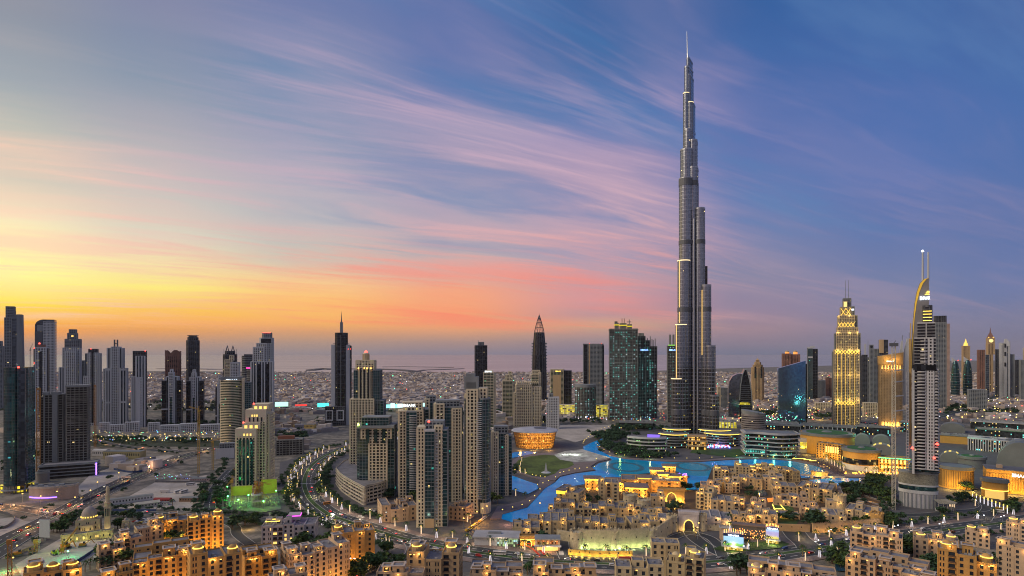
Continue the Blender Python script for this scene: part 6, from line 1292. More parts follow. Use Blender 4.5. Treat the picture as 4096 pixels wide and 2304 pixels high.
fort_tower(2693, 2130, 2066, 5, 'round tower flanking the white arch gate on its left'); fort_tower(2813, 2126, 2062, 5, 'round tower flanking the white arch gate on its right')
fort_tower(2313, 2196, 2132, 6.5, 'round fort tower at the left end of the green-lit wall'); fort_tower(2462, 2196, 2130, 6.5, 'round fort tower in the middle of the green-lit wall'); fort_tower(2605, 2188, 2124, 7, 'round fort tower at the right bend of the green-lit wall')
fort_tower(3522, 2112, 2058, 6, 'round fort tower at the right end of the right fort wall', SAND4); fort_tower(3372, 2050, 1984, 6.5, 'pale round crenellated tower behind the long low row', SAND3); fort_tower(2900, 1972, 1930, 6, 'small round crenellated tower on the island', SAND4)
def wall_run(l, top_h, lb, m_, th=1.2, name='fort_wall', light=None, cren=True, e=2500):
    p = smooth(pts(l), 5); c = p[len(p)//2]; t = thing(name, lb, 'wall', (c.x, c.y, 0)); q = [a - c for a in p]; mb = MB(); cr = MB(); n = normals(q)
    for i in range(len(q)-1):
        a, b_ = q[i], q[i+1]; mb.prism([tuple(a - n[i]*th/2), tuple(b_ - n[i+1]*th/2), tuple(b_ + n[i+1]*th/2), tuple(a + n[i]*th/2)], 0, top_h)
        if cren:
            L = (b_-a).length; d = (b_-a)/L; u = .5
            while u < L-.5: cc = a + d*u; w_ = Vector((-d.y, d.x))*.3; cr.prism([tuple(cc - d*.4 - w_), tuple(cc + d*.4 - w_), tuple(cc + d*.4 + w_), tuple(cc - d*.4 + w_)], top_h, top_h+.9); u += 1.7
    wo_ = mb.obj('wall', m_, t); cr.obj('battlement', m_, wo_)
    sl = MB()
    for i in range(1, len(q)-1, 3): a = q[i] - n[i]*(th/2+.1); sl.box(a.x-.35, a.x+.35, a.y-.1, a.y+.1, top_h*.55, top_h*.55+1.3)
    sl.obj('window_slit', PANE, t)
    if light:
        for i in range(1, len(q)-1, 2):
            a = q[i] - n[i]*3.2; a = a if a.y < q[i].y else q[i] + n[i]*3.2; plight(t, a.x, a.y, 1.0, e, light, .6)
    return t
wall_run([(2318,2192),(2380,2194),(2462,2194),(2530,2192),(2600,2186)], 16, 'pale stone fort wall washed with green light', STONE, light=(.72,1,.35), e=900)
wall_run([(2612,2184),(2650,2158),(2690,2128)], 14, 'stone fort wall climbing to the white arch gate', STONE, cren=True)
wall_run([(2228,2158),(2290,2170),(2310,2190)], 9, 'plain stone wall over the car tunnel, left of the green-lit wall', STONE, cren=False)
wall_run([(2828,2122),(2900,2124),(2960,2124)], 5, 'low crenellated wall right of the white arch gate', STONE)
wall_run([(2272,2222),(2330,2226),(2400,2230),(2460,2230),(2530,2230)], 5.5, 'low garden wall washed in bright yellow light along the boulevard', mat('yellow ochre plaster', (.60,.42,.14), .9), cren=False, light=(1,.66,.12), e=800, name='garden_wall')
wall_run([(3110,2124),(3180,2126),(3240,2128)], 7, 'tan wall above the underpass with two lit slots', SAND1, cren=False); wall_run([(3250,2132),(3330,2128),(3420,2122),(3520,2112)], 9, 'right fort wall with amber-lit archway', SAND1, light=(1,.55,.12), e=500)
# white arcade and palm court pools
area('reflecting_pool', [(2640,2030),(2668,2022),(2690,2050),(2665,2052)], mat('pool water', (.02,.07,.13), .15, var=.1), z=1.0); area('reflecting_pool', [(2692,2022),(2722,2024),(2735,2048),(2700,2048)], MATS['pool water'], z=1.0)
area('swimming_pool', [(3020,1965),(3060,1962),(3070,1985),(3035,1988)], MATS['pool water'], z=1.02); area('swimming_pool', [(3340,2262),(3375,2258),(3385,2290),(3345,2288)], MATS['pool water'], z=1.02)
area('garden_court', [(3085,2000),(3150,2000),(3200,2080),(3180,2110),(3110,2110),(3100,2060)], LAWN, z=.9)
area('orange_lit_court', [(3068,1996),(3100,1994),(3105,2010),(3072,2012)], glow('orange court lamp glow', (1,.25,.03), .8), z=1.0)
rr_ = random.Random(8); k = 0
for l in ([(3090,2022),(3102,2050)],[(3118,2018),(3142,2048)],[(3096,2040),(3130,2040)],[(3098,2050),(3140,2050)],[(2925,2040),(2935,2060)]):
    a, b_ = pts(l); t = thing('garden_lights', ('left string of path lights beside the orange-lit court','right string of path lights beside the orange-lit court','upper cross string of garden path lights','lower cross string of garden path lights','short string of path lights by the teal-glazed block')[k], 'lights', (a[0], a[1], 1)); k += 1; mb = MB(); d = Vector(b_) - Vector(a)
    for i in range(12): mb.box(d.x*i/12-.4, d.x*i/12+.4, d.y*i/12-.4, d.y*i/12+.4, 0, .8)
    mb.obj('lamp_string', YEL, t)
# glass shop pavilion, cafe, billboard pavilions
s = Site(1898, 2078, 2188, ratio=.45, rot=-6); t = thing('shop_pavilion', 'glass-fronted shop pavilion with flat white roof by the boulevard', 'pavilion', s.loc, s.rz); H = s.z(2146)
MB().box(-s.w/2, s.w*.02, 0, s.d, 0, H-.6).obj('white_wall', WHITE, t); MB().box(s.w*.02, s.w*.48, .2, s.d, 0, H-.6).obj('glass_front', glass('shop glass', (.2,.22,.18), 1.6, 2, .8, lc=(.55,.8,.35), lc2=(.5,.9,.9), es=.75, metal=.1, dot=.45), t)
MB().box(-s.w/2-1.5, s.w/2+1.5, -2.5, s.d+1, H-.6, H+.4).obj('flat_roof', mat('pale flat roof', (.42,.42,.43)), t); MB().box(-s.w*.2, s.w*.1, s.d*.4, s.d*.6, H+.4, H+2).obj('roof_plant', GREYC, t)
mb = MB(); [mb.box(s.w*(.04+.05*i), s.w*(.04+.05*i)+.25, -.1, .2, 0, H-.6) for i in range(9)]; mb.obj('mullion', DARKC, t)
s = Site(2140, 2240, 2206, ratio=.6); t = thing('cafe_pavilion', 'two-storey white cafe with red-lit terrace', 'pavilion', s.loc, s.rz); H = s.z(2158)
MB().box(-s.w/2, s.w/2, 1, s.d, 0, H).obj('wall', SAND2, t); MB().box(-s.w/2-.5, s.w/2+.5, 0, s.d+.5, H, H+.8).obj('flat_roof', GREYC, t); MB().box(-s.w/2-1, s.w/2+1, -3, 1, H*.48, H*.54).obj('canopy', WHITE, t)
for i in range(5): MB().box(-s.w*.42+i*s.w*.18, -s.w*.42+i*s.w*.18+s.w*.11, .75, .99, H*.6, H*.9).obj('window', glass('cafe glass', (.3,.12,.05), 2, 2, .7, lc=(1,.3,.08), lc2=(1,.75,.3), es=1.2, dot=.45), t)
MB().box(-s.w*.42, s.w*.42, .8, .99, .3, H*.42).obj('lit_front', glow('cafe lamp glow', (1,.5,.15), 1.1), t); plight(t, 0, -5, 4, 2500, (1,.5,.2), 1)
def billboard(L, Rr, top, by, lb, c1, c2, rot):
    s = Site(L, Rr, by, ratio=.7, rot=rot); t = thing('billboard_pavilion', lb, 'pavilion', s.loc, s.rz); H = s.z(top); w = s.w
    m_, q_, b_ = base('backlit poster ' + lb[:9]); tc_ = q_.n('ShaderNodeTexCoord').outputs['Object']; sp_ = q_.n('ShaderNodeSeparateXYZ'); q_.put(sp_.inputs[0], tc_)
    hz = q_.m('DIVIDE', sp_.outputs[2], H); wv = q_.noise(q_.vm('MULTIPLY', tc_, (.12, .12, .3)), 1, 3)
    cc = q_.mix(q_.ss(q_.m('ADD', hz, q_.m('MULTIPLY', q_.m('SUBTRACT', wv, .5), .45)), .44, .62), c1, c2); cc = q_.mix(q_.ss(hz, .7, .95), cc, (.4,.7,1,1))
    b_.inputs['Base Color'].default_value = (.1,.1,.1,1); q_.put(b_.inputs['Emission Color'], cc); b_.inputs['Emission Strength'].default_value = 1.15; m_.cycles.emission_sampling = 'NONE'
    MB().box(-w/2, w/2, 0, s.d, H*.34, H).obj('white_box', WHITE, t); MB().box(-w/2+.3, w/2-.3, -.35, -.05, H*.36, H*.9).obj('backlit_poster', m_, t)
    MB().box(-w*.6, w*.6, -3, s.d+1, H*.29, H*.33).obj('canopy', WHITE, t); MB().box(-w*.45, w*.45, .3, s.d*.9, 0, H*.29).obj('lit_shop', glass('amber shop glass', (.4,.3,.1), 1.5, 2, .85, lc=(1,.65,.1), lc2=(1,.8,.3), es=1.2, dot=.45), t)
    MB().box(-w/2, w/2, -.45, -.02, H*.91, H*1.08).obj('sign_board', mat('navy board', (.01,.03,.12)), t); sign(t, 'NSHAMA', 0, -.75, H*.93, H*.115, WSIGN); plight(t, 0, -6, 3, 1800, (1,.8,.3), 1)
    mb = MB(); n = 9
    for i in range(n):
        for j in range(4): mb.dome(-w*.45 + w*.9*i/(n-1), s.d*(j+.5)/4, .28, H + .6 + 1.8*(1-abs(i-(n-1)/2)/(n/2)), .5, 5, 2)
    mb.obj('roof_light_bulbs', glow('orange bulb', (1,.38,.08), 5), t)
    mb = MB()
    for j in range(4): y = s.d*(j+.5)/4; mb.bar((-w*.45, y, H+.5), (0, y, H+2.5), .09, 3).bar((0, y, H+2.5), (w*.45, y, H+.5), .09, 3)
    mb.obj('roof_light_frame', DARKC, t); return s, t
billboard(2892, 2975, 2138, 2205, 'left billboard pavilion showing a green hill under white capital letters', (.12,.55,.03,1), (.3,.6,.9,1), -4); billboard(3062, 3116, 2112, 2178, 'right billboard pavilion showing a violet townscape under white capital letters', (.7,.6,.1,1), (.35,.3,.6,1), -4)
s = Site(2925, 3075, 2150, ratio=.25, rot=-4); t = thing('market_hall', 'long brown flat-roofed hall behind the two billboard pavilions', 'pavilion', s.loc, s.rz); H = s.z(2100); MB().box(-s.w/2, s.w/2, 0, s.d, H*.9, H).obj('flat_roof', mat('brown roof', (.20,.15,.13)), t); MB().box(-s.w*.46, s.w*.46, 1, s.d*.9, H*.1, H*.9).obj('dark_hall', DARKC, t)
mb = MB(); rr_ = random.Random(3)
for i in range(70): x = rr_.uniform(-s.w*.4, s.w*.4); mb.dome(x, -rr_.uniform(1, 7), .3, rr_.uniform(.5, H*.7), .5, 5, 2)
mb.obj('orange_light_bulbs', glow('orange bulb', (1,.38,.08), 5), t)
s = Site(2878, 2912, 2160, ratio=.8); t = thing('white_kiosk', 'small white box building left of the left billboard pavilion', 'kiosk', s.loc, s.rz); MB().box(-s.w/2, s.w/2, 0, s.d, 0, s.z(2112)).obj('wall', SAND2, t); MB().ring(rect(-s.w/2, s.w/2, 0, s.d), .4, s.z(2112), s.z(2112)+1).obj('roof_edge', WHITE, t)
area('pavilion_lawn', [(2850,2200),(2900,2180),(3120,2165),(3160,2180),(3120,2195),(2920,2215)], LAWN, z=.95)
red = smooth(pts([(2055,2182),(2100,2186),(2130,2200),(2150,2218),(2160,2226)]), 5); rm = mat('red carpet', (.45,.03,.02), .8)
struct('red_path_strip', ribbon(MB(), red, -.9, .9, 1.0), rm); red2 = smooth(pts([(2075,2176),(2120,2180),(2150,2196),(2168,2212),(2178,2224)]), 5); struct('red_path_strip', ribbon(MB(), red2, -.9, .9, 1.03), rm)
# mosque by the junction
s = Site(298, 410, 2148, ratio=1); MSQ = mat('mosque stone', (.46,.38,.27), .85, var=.1); t = thing('mosque', 'domed pale stone mosque with slender minaret beside the road junction', 'mosque', s.loc, s.rz); H = s.z(2086)
wall = MB(); roof = MB(); block(t, wall, roof, -s.w*.5, s.w*.5, s.d*.25, s.d, 0, H, budget=[14], gap=5, balc=0, win=1.1); block(t, wall, roof, -s.w*.25, s.w*.28, 0, s.d*.25-.01, 0, H*.7, budget=[6], gap=4, balc=0, win=1.1)
x0 = s.x(357); r = 6.2; wall.prism(circ(x0, s.d*.55, r, r, 12), H, s.z(2068)).obj('wall', MSQ, t); roof.obj('roof', mat('tan roof', (.33,.28,.23)), t)
MB().dome(x0, s.d*.55, r*.98, s.z(2068), r*1.25, 24, 8).obj('dome', mat('grey pink dome', (.36,.31,.29)), t, smooth=True)
mb = MB(); [mb.box(x0 + r*1.03*math.cos(a)-.3, x0 + r*1.03*math.cos(a)+.3, s.d*.55 + r*1.03*math.sin(a)-.3, s.d*.55 + r*1.03*math.sin(a)+.3, s.z(2068)-1.6, s.z(2068)-.6) for a in [PI*1.05 + PI*.9*i/8 for i in range(9)]]; mb.obj('drum_window', YEL, t)
MB().box(x0-1, x0+1, s.d*.25-.3, s.d*.25-.05, s.z(2080), s.z(2070)).obj('lit_arch', YEL, t)
xm = s.x(447); ym = s.d*.3; mb = MB(); zz = [0, s.z(2035), s.z(2028), s.z(1992), s.z(1988), s.z(1978)]
mb.box(xm-2.4, xm+2.4, ym-2.4, ym+2.4, 0, zz[1]); mb.prism(circ(xm, ym, 2.5, 2.5, 8), zz[1], s.z(2022)); mb.prism(circ(xm, ym, 3, 3, 8), s.z(2022), s.z(2019)); mb.prism(circ(xm, ym, 1.7, 1.7, 8), s.z(2019), s.z(1993)); mb.prism(circ(xm, ym, 2.3, 2.3, 8), s.z(1993), s.z(1990)); mb.prism(circ(xm, ym, 1.4, 1.4, 8), s.z(1990), s.z(1972)); mb.obj('minaret', MSQ, t)
MB().dome(xm, ym, 1.6, s.z(1972), 4.5, 12, 5).obj('minaret_cap', MSQ, t); mb = MB(); [mb.box(xm+a*1.3-.35, xm+a*1.3+.35, ym-2.7, ym-2.4, zz[1]-9, zz[1]-2) for a in (-1, 0, 1)]; mb.obj('minaret_opening', PANE, t)
plight(t, x0, -5, 3, 1500, (1,.75,.25)); plight(t, xm, ym-6, 2, 1200, (1,.8,.35))
s, t, H = town(243, 458, 2136, 2166, 'long low yellow-lit schoolhouse with arched windows in front of the mosque', mat('pale yellow plaster', (.55,.50,.27), .9), 95, pent=0, lamps=0, lit=.35, budget=51, gap=4, ratio=.2, balc=0, vary=.05, lamp_e=0, win=1.2); [plight(t, s.w*a, -4, 2.5, 700, (1,.85,.3)) for a in (-.35, 0, .35)]
s = Site(488, 520, 2120, ratio=1); t = thing('domed_gazebo', 'small domed stone gazebo right of the minaret', 'gazebo', s.loc, s.rz); H = s.z(2082); mb = MB(); [mb.box(a-.8, a+.8, b_-.8, b_+.8, 0, H*.7) for a in (-s.w*.42, s.w*.42) for b_ in (.8, s.d-.8)]; mb.obj('pillar', MSQ, t); MB().box(-s.w/2, s.w/2, 0, s.d, H*.7, H).obj('roof_block', MSQ, t); MB().dome(0, s.d/2, s.w*.32, H, s.w*.38, 16, 6).obj('dome', MATS['grey pink dome'], t, smooth=True)
# ------------------------------------------------------------------ opera hall
s = Site(2046, 2232, 1798, ratio=.9, face=1.0); t = thing('opera_hall', 'amber-lit glass opera hall under a floating oval white roof', 'opera house', s.loc, s.rz); H = s.z(1727); c_ = s.d/2; w = s.w
def oo(k, k2=1): return [(w/2*k*math.copysign(abs(math.cos(a))**.8, math.cos(a)), c_ + s.d/2*k*k2*math.copysign(abs(math.sin(a))**.8, math.sin(a))) for a in [2*PI*i/48 for i in range(48)]]
m, q, b = base('amber hall glass'); tcn = q.n('ShaderNodeTexCoord').outputs['Object']; sp = q.n('ShaderNodeSeparateXYZ'); q.put(sp.inputs[0], tcn)
nn_ = q.noise(q.vm('MULTIPLY', tcn, (1.3, 1.3, .2)), 1, 4, .7); fr = q.m('FRACT', q.m('DIVIDE', sp.outputs[2], 5.5))
side = q.ss(q.m('ABSOLUTE', q.m('SUBTRACT', sp.outputs[0], 6)), w*.2, w*.46)
e_ = q.m('MULTIPLY', q.m('ADD', q.ss(nn_, .38, .66), q.m('MULTIPLY', q.m('GREATER_THAN', fr, .86), .8)), q.m('SUBTRACT', 1.0, q.m('MULTIPLY', side, .8)))
b.inputs['Base Color'].default_value = (.06,.04,.03,1); b.inputs['Roughness'].default_value = .15; q.put(b.inputs['Emission Color'], q.mix(q.ss(nn_, .5, .7), (1,.28,.02,1), (1,.62,.12,1))); q.put(b.inputs['Emission Strength'], q.m('MULTIPLY', e_, 1.5)); m.cycles.emission_sampling = 'NONE'
MB().prism(oo(.80), 0, H-2, oo(.93)).obj('glass_wall', m, t)
MB().prism(oo(.96), H-2.4, H-.6, oo(1.02), bot=True).prism(oo(1.02), H-.6, H+.6, oo(.97)).prism(oo(.97), H+.6, H+3.2, oo(.6)).obj('oval_roof', mat('grey white roof', (.42,.43,.46), .5), t)
MB().prism([(x*.28+w*.12, c_+(y-c_)*.3) for x, y in oo(1)], H+3.2, H+3.9).obj('roof_hatch', DARKC, t)
mb = MB(); a_, b_ = oo(.81), oo(.94); [mb.bar((*a_[i], 0), (*b_[i], H-2.2), .35, 4) for i in range(0, 48, 1)]; mb.ring(oo(.84), .9, H*.32, H*.32+.6); mb.ring(oo(.87), .9, H*.56, H*.56+.6); mb.obj('facade_ribs', mat('bronze rib', (.16,.10,.06), .4, metal=.6), t)
for a in (-.3, 0, .3): plight(t, w*a, -10, 4, 5000, (1,.5,.1), 1.5)
# ------------------------------------------------------------------ shopping mall
ORW = mat('orange sandstone wall', (.55,.31,.07), .8, var=.1); GRNR = mat('green roof turf', (.03,.13,.035), .9, var=.2); RGR = mat('grey metal roof', (.17,.19,.19), .55, var=.18, scale=.04)
s, t, o, H = bands('terraced_glass_mall', 'tiered glass terrace building glowing teal at the lake', 'building', 2966, 3198, 1836, 1736, 6, glass('teal mall glass', (.04,.06,.06), 4, 4.5, .3, lc=(.1,.85,.55), lc2=(.9,.75,.2), es=1.1, dot=.22), mat('pale terrace slab', (.40,.41,.42)), ratio=.6, shape='wave', t_=3.0, sh=1.6, rot=4, roofm=RGR)
for a in (3045, 3178): MB().box(s.x(a), s.x(a+6), -4.5, -1.5, 0, s.z(1788)).obj('dark_pylon', DARKC, t)
for i, (x_, c0) in enumerate(((-.35,(.2,1,.8)),(0,(.2,1,.6)),(.3,(.3,1,.7)))): plight(t, s.w*x_, -5, 5, 2600, c0, 1.5)
s, t, o, H = bands('round_office', 'oval banded office drum with sloping roof rim behind the terraced glass building', 'building', 2962, 3064, 1776, 1660, 13, G_DARK, mat('brown grey band', (.24,.22,.22)), ratio=.9, shape='round', t_=1.2, sh=2.6)
MB().prism([(x*.45, s.d*.5+(y-s.d*.5)*.45) for x, y in o], H, H+6).obj('roof_drum', GREYC, t); MB().prism(o, H, lambda x, y: H+2+7*(.5-x/s.w), offs(o, 1.2)).obj('sloping_rim', GREYC, t)
def drum2(L, Rr, top, by, wallm, topm, lb, ratio=1.0, lit=None, cap=True, fins=0, split=None, name='mall_drum'):
    s = Site(L, Rr, by, ratio=ratio, face=1); t = thing(name, lb, 'building', s.loc, s.rz); o = circ(0, s.d/2, s.w/2, s.d/2, 40); H = s.z(top)
    MB().prism([(x*.985, s.d/2+(y-s.d/2)*.985) for x, y in o], 0, H).obj('wall', wallm, t); MB().ring([(x*.985, s.d/2+(y-s.d/2)*.985) for x, y in o], 1.6, H-3.4, H+.6).obj('roof_rim', RGR, t)
    MB().prism([(x*.93, s.d/2+(y-s.d/2)*.93) for x, y in o], H-.2, H+.3).obj('roof', RGR, t)
    if topm is GRNR: MB().prism([(x*.76, s.d/2+(y-s.d/2)*.76) for x, y in o], H+.25, H+.8).obj('roof_turf', topm, t)
    if cap: MB().dome(0, s.d/2, s.w*.1, H+.9, 2.2, 16, 3).obj('roof_cap', RGR, t)
    if split: MB().ring([(x*.985, s.d/2+(y-s.d/2)*.985) for x, y in o], .5, s.z(split[0]), s.z(split[1])).obj('glass_band', split[2], t); MB().ring([(x*.985, s.d/2+(y-s.d/2)*.985) for x, y in o], .45, 0, s.z(split[0])-1).obj('lower_wall', WHITE, t)
    if fins:
        mb = MB(); [mb.bar((s.w/2*1.0*math.cos(a), s.d/2+s.d/2*1.0*math.sin(a), 2), (s.w/2*1.0*math.cos(a), s.d/2+s.d/2*math.sin(a), H-5), .35, 4) for a in [PI*1.03+PI*.94*i/fins for i in range(fins+1)]]; mb.obj('wall_fin', mat('dark slot', (.12,.08,.04)), t)
    return s, t, H
s, t, H = drum2(3195, 3420, 1738, 1822, ORW, GRNR, 'large orange drum with round green turf roof, left one'); [plight(t, s.w*a, -10, 6, 9000, (1,.6,.12), 2) for a in (-.35, 0, .3)]
s = Site(3192, 3264, 1812, ratio=.3); t = thing('framed_window_hall', 'grey framed box with a wide yellow-lit window on the mall corner', 'building', s.loc, s.rz); H = s.z(1754); MB().box(-s.w/2, s.w/2, 0, s.d, 0, H).obj('box', mat('pale grey panel', (.36,.37,.41)), t); MB().box(-s.w*.42, s.w*.42, -.3, -.05, H*.28, H*.72).obj('lit_window', G_PARK, t)
s, t, H = drum2(3368, 3524, 1800, 1885, ORW, GRNR, 'smaller orange and white drum with round green turf roof, right one', split=(1858,1836,G_DARK), fins=0); [plight(t, s.w*a, -8, 14, 6000, (1,.6,.12), 2) for a in (-.45, .45)]
s, t, H = town(3262, 3385, 1778, 1840, 'orange mall front with tall yellow-lit windows beside the waterfront palms', ORW, 96, budget=0, pent=0, lamps=0, rot=-30, ratio=.5, vary=0, lamp_e=0, roofm=RGR, name='mall_building')
for i in range(6): MB().box(-s.w*.1+i*s.w*.09, -s.w*.1+i*s.w*.09+s.w*.06, -.3, 0, H*.45, H*.85).obj('lit_window', PANEL, t)
[plight(t, s.w*a, -9, 6, 6000, (1,.6,.14), 2) for a in (-.3, .1, .4)]
s, t, H = town(3505, 3640, 1832, 1892, 'orange mall front with a row of square lit windows behind the crane', ORW, 97, budget=0, pent=0, lamps=0, ratio=.5, vary=0, lamp_e=0, roofm=RGR, name='mall_building')
for i in range(7): MB().box(-s.w*.42+i*s.w*.12, -s.w*.42+i*s.w*.12+s.w*.07, -.3, 0, H*.25, H*.45).obj('lit_window', PANEL, t); MB().box(-s.w*.42+i*s.w*.12, -s.w*.42+i*s.w*.12+s.w*.06, -.3, 0, H*.62, H*.88).obj('lit_window', PANEL, t)
[plight(t, s.w*a, -9, 6, 5000, (1,.6,.14), 2) for a in (-.3, .2)]; MB().box(-s.w/2, s.w/2, -.6, -.1, H-1, H-.2).obj('green_light_line', glow('green strip lamp', (.1,1,.35), 2.5), t)
s, t, H = drum2(3752, 3895, 1868, 1958, ORW, RGR, 'orange slotted drum wall right of the sail-topped tower', fins=22, cap=False, ratio=.9); [plight(t, s.w*a, -8, 5, 7000, (1,.58,.1), 2) for a in (-.2, .15, .42)]
s = Site(3926, 4180, 1978, ratio=.6, rot=0, face=.8); t = thing('mall_hall', 'orange slotted mall hall with white roofline letters at the right edge', 'building', s.loc, s.rz); H = s.z(1884); w = s.w
MB().box(-w/2, w/2, 0, s.d, 0, H).obj('wall', ORW, t); MB().box(-w/2-.5, w/2+.5, -.5, s.d, H, H+1).obj('roof', mat('dark flat roof', (.14,.14,.15)), t); mb = MB(); [mb.box(-w/2+i*w/38, -w/2+i*w/38+1, -.8, 0, 4, H-4) for i in range(1, 38)]; mb.obj('wall_fin', mat('ochre fin', (.45,.26,.07)), t)
sign(t, 'EMAAR', s.x(4074), -1.4, s.z(1906), 3.6, WSIGN); emblem(t, s.x(4050)-3, -1.2, s.z(1906), 4)
MB().box(-w*.3, -w*.2, s.d*.3, s.d*.5, H+1, H+5).obj('roof_block', SAND2, t); [plight(t, w*a, -10, 5, 9000, (1,.56,.1), 2) for a in (-.42, -.25, -.05, .15)]; [plight(t, w*a, -8, 20, 4000, (1,.56,.1), 2) for a in (-.35, -.1)]
s, t, H = drum2(3925, 4032, 1918, 1995, ORW, RGR, 'curved orange entrance canopy outlined by a bright light line', cap=False, ratio=.6); MB().ring(circ(0, s.d/2, s.w/2, s.d/2, 40), .7, H*.42, H*.42+.7).obj('light_line', YEL, t); MB().prism(circ(0, -1.5, s.w*.36, 2.0, 24), 0, H*.4).obj('lit_entrance', glow('entrance lamp glow', (1,.6,.15), .7), t)
# mall roofs behind
def vault(L, Rr, top, by, lb, ratio=.6, m_=None, ribs=6, rot=0, hb=.3, skyl=None, name='vaulted_roof_hall'):
    s = Site(L, Rr, by, ratio=ratio, rot=rot, face=1); t = thing(name, lb, 'building', s.loc, s.rz); H = s.z(top); w = s.w; n = 14
    pr = [(-w/2*math.cos(PI*i/n), H*hb + H*(1-hb)*math.sin(PI*i/n)) for i in range(n+1)]; mb = MB(); slabwall(mb, pr, 0, s.d); mb.obj('vault', m_ or RGR, t, smooth=False)
    mb = MB()
    for k in range(ribs):
        y = s.d*(k+.5)/ribs
        for (xa, za), (xb, zb) in zip(pr, pr[1:]): mb.bar((xa, y, za+.1), (xb, y, zb+.1), .5, 4)
    mb.obj('roof_rib', GREYC, t)
    if skyl:
        mb = MB()
        for k in range(3):
            for j in (4, 6, 9): (xa, za), (xb, zb) = pr[j], pr[j+1]; y = s.d*(.12+.28*k); mb.quad((xa, y, za+.7), (xb, y, zb+.7), (xb, y+s.d*.12, zb+.7), (xa, y+s.d*.12, za+.7))
        mb.obj('skylight', skyl, t)
    return s, t, H
vault(3985, 4180, 1768, 1880, 'huge smooth grey barrel-vaulted roof at the right edge', ratio=.9, ribs=1, hb=.1)
vault(3474, 3580, 1778, 1835, 'ribbed grey vault with lit slots between the two orange drums and the tower', ratio=.7, ribs=7, skyl=YEL); vault(3760, 3850, 1808, 1850, 'small grey vault with yellow skylights right of the sail-topped tower', ratio=.7, skyl=YEL, ribs=4)
vault(3420, 3480, 1738, 1775, 'left fan-shaped ribbed roof beyond the green-roofed drums', ratio=1, ribs=8); vault(3490, 3560, 1742, 1780, 'right fan-shaped ribbed roof beyond the green-roofed drums', ratio=1, ribs=8)
vault(3762, 3860, 1692, 1730, 'broad smooth grey dome-like roof far right of the tower', ratio=.8, ribs=1, hb=.4)
def slab(L, Rr, top, by, lb, m_=None, rot=0, ratio=.5, disc=0, holes=None, edge=None, col=0):
    s = Site(L, Rr, by, ratio=ratio, rot=rot, face=1); t = thing('flat_roof_hall', lb, 'building', s.loc, s.rz); H = s.z(top); w = s.w; MB().box(-w/2, w/2, 0, s.d, 0, H-1).obj('wall', edge or G_LOB, t); MB().box(-w/2-1, w/2+1, -1, s.d+1, H-1, H).obj('flat_roof', m_ or RGR, t)
    rnd = random.Random(int(L)); mb = MB(); small = MB()
    for i in range(disc): mb.prism(circ(rnd.uniform(-w*.42, w*.42), rnd.uniform(s.d*.1, s.d*.9), 4.5, 4.5, 14), H, H+.5)
    mb.obj('roof_disc', DARKC, t); mb = MB()
    for i in range(44): x, y = rnd.uniform(-w*.48, w*.44), rnd.uniform(s.d*.05, s.d*.9); k = rnd.choice((.4,.4,1)); mb.box(x, x+k*rnd.uniform(3, 9), y, y+k*rnd.uniform(3, 7), H, H+rnd.uniform(.8, 3.2))
    for i in range(5): y = s.d*(i+.5)/5; mb.box(-w*.48, w*.48, y-.3, y+.3, H, H+.55+.02*i)
    if not disc: mb.obj('roof_plant', GREYC, t)
    if col: mb = MB(); [mb.box(-w/2+w*i/col, -w/2+w*i/col+1.4, -1.2, 0, 0, H-1) for i in range(col)]; mb.obj('column', WHITE, t)
    return s, t, H
slab(3868, 4180, 1762, 1812, 'white flat roof dotted with dark discs near the big grey barrel vault', mat('white flat roof', (.50,.49,.47)), disc=16, col=30)
slab(3200, 3420, 1705, 1735, 'long grey mall roof behind the left green-roofed drum', col=12); slab(3030, 3200, 1700, 1742, 'grey mall roof behind the terraced glass building'); slab(3420, 3560, 1708, 1740, 'grey plant-covered mall roof below the curved gold hotel')
slab(3880, 4130, 1690, 1722, 'pale grey roof strip across the far right', mat('white flat roof', (.50,.49,.47))); slab(3900, 4140, 1722, 1756, 'green-netted roof strip in front of the pale roof strip', mat('dark green net', (.05,.13,.09))); slab(3760, 3880, 1742, 1775, 'low salmon-edged roof right of the tower', edge=ORW)
s, t, H = drum2(3830, 3945, 1828, 1872, RGR, GRNR, 'flat grey free-form hall with green turf roof right of the tower', ratio=.8); slab(3600, 3700, 1690, 1730, 'grey roof partly behind the sail-topped tower')
slab(2872, 2945, 1686, 1712, 'white portal-framed car park block right of the tallest tower', mat('pale grey panel', (.36,.37,.41)), col=6, edge=G_PARK); slab(3062, 3192, 1692, 1712, 'white portal-framed strip block below the blue slanted office', mat('pale grey panel', (.36,.37,.41)), col=9, edge=G_PARK)
slab(2478, 2610, 1690, 1716, 'low grey showroom roof left of the tallest tower'); slab(2060, 2180, 1660, 1690, 'low office strip with windows behind the pale grid office', edge=G_RES, col=10)
for i, (L, Rr, top, by, st, lb) in enumerate(((3258,3322,1612,1648,'beige','rosy low block left of the gold tower foot'),(3270,3302,1522,1600,'grey','grey hotel slab with many windows left of the gold tower'),(3302,3326,1512,1598,'brown','brown slab touching the gold tower on its left'),(3450,3510,1612,1668,'beige','domed pinkish palace block right of the gold tower foot'),(3492,3512,1558,1600,'grey','small grey block with red sign patch between the gold tower and the curved gold hotel'),(3868,3948,1560,1650,'grey','grey office slab below the bullet-shaped towers'),(2962,3004,1640,1672,'beige','low pale block below the arched glass office'))):
    s, t = tower('office_block', lb, L, Rr, by, [(L,Rr,top,None,st)], ratio=.6, cat='building')
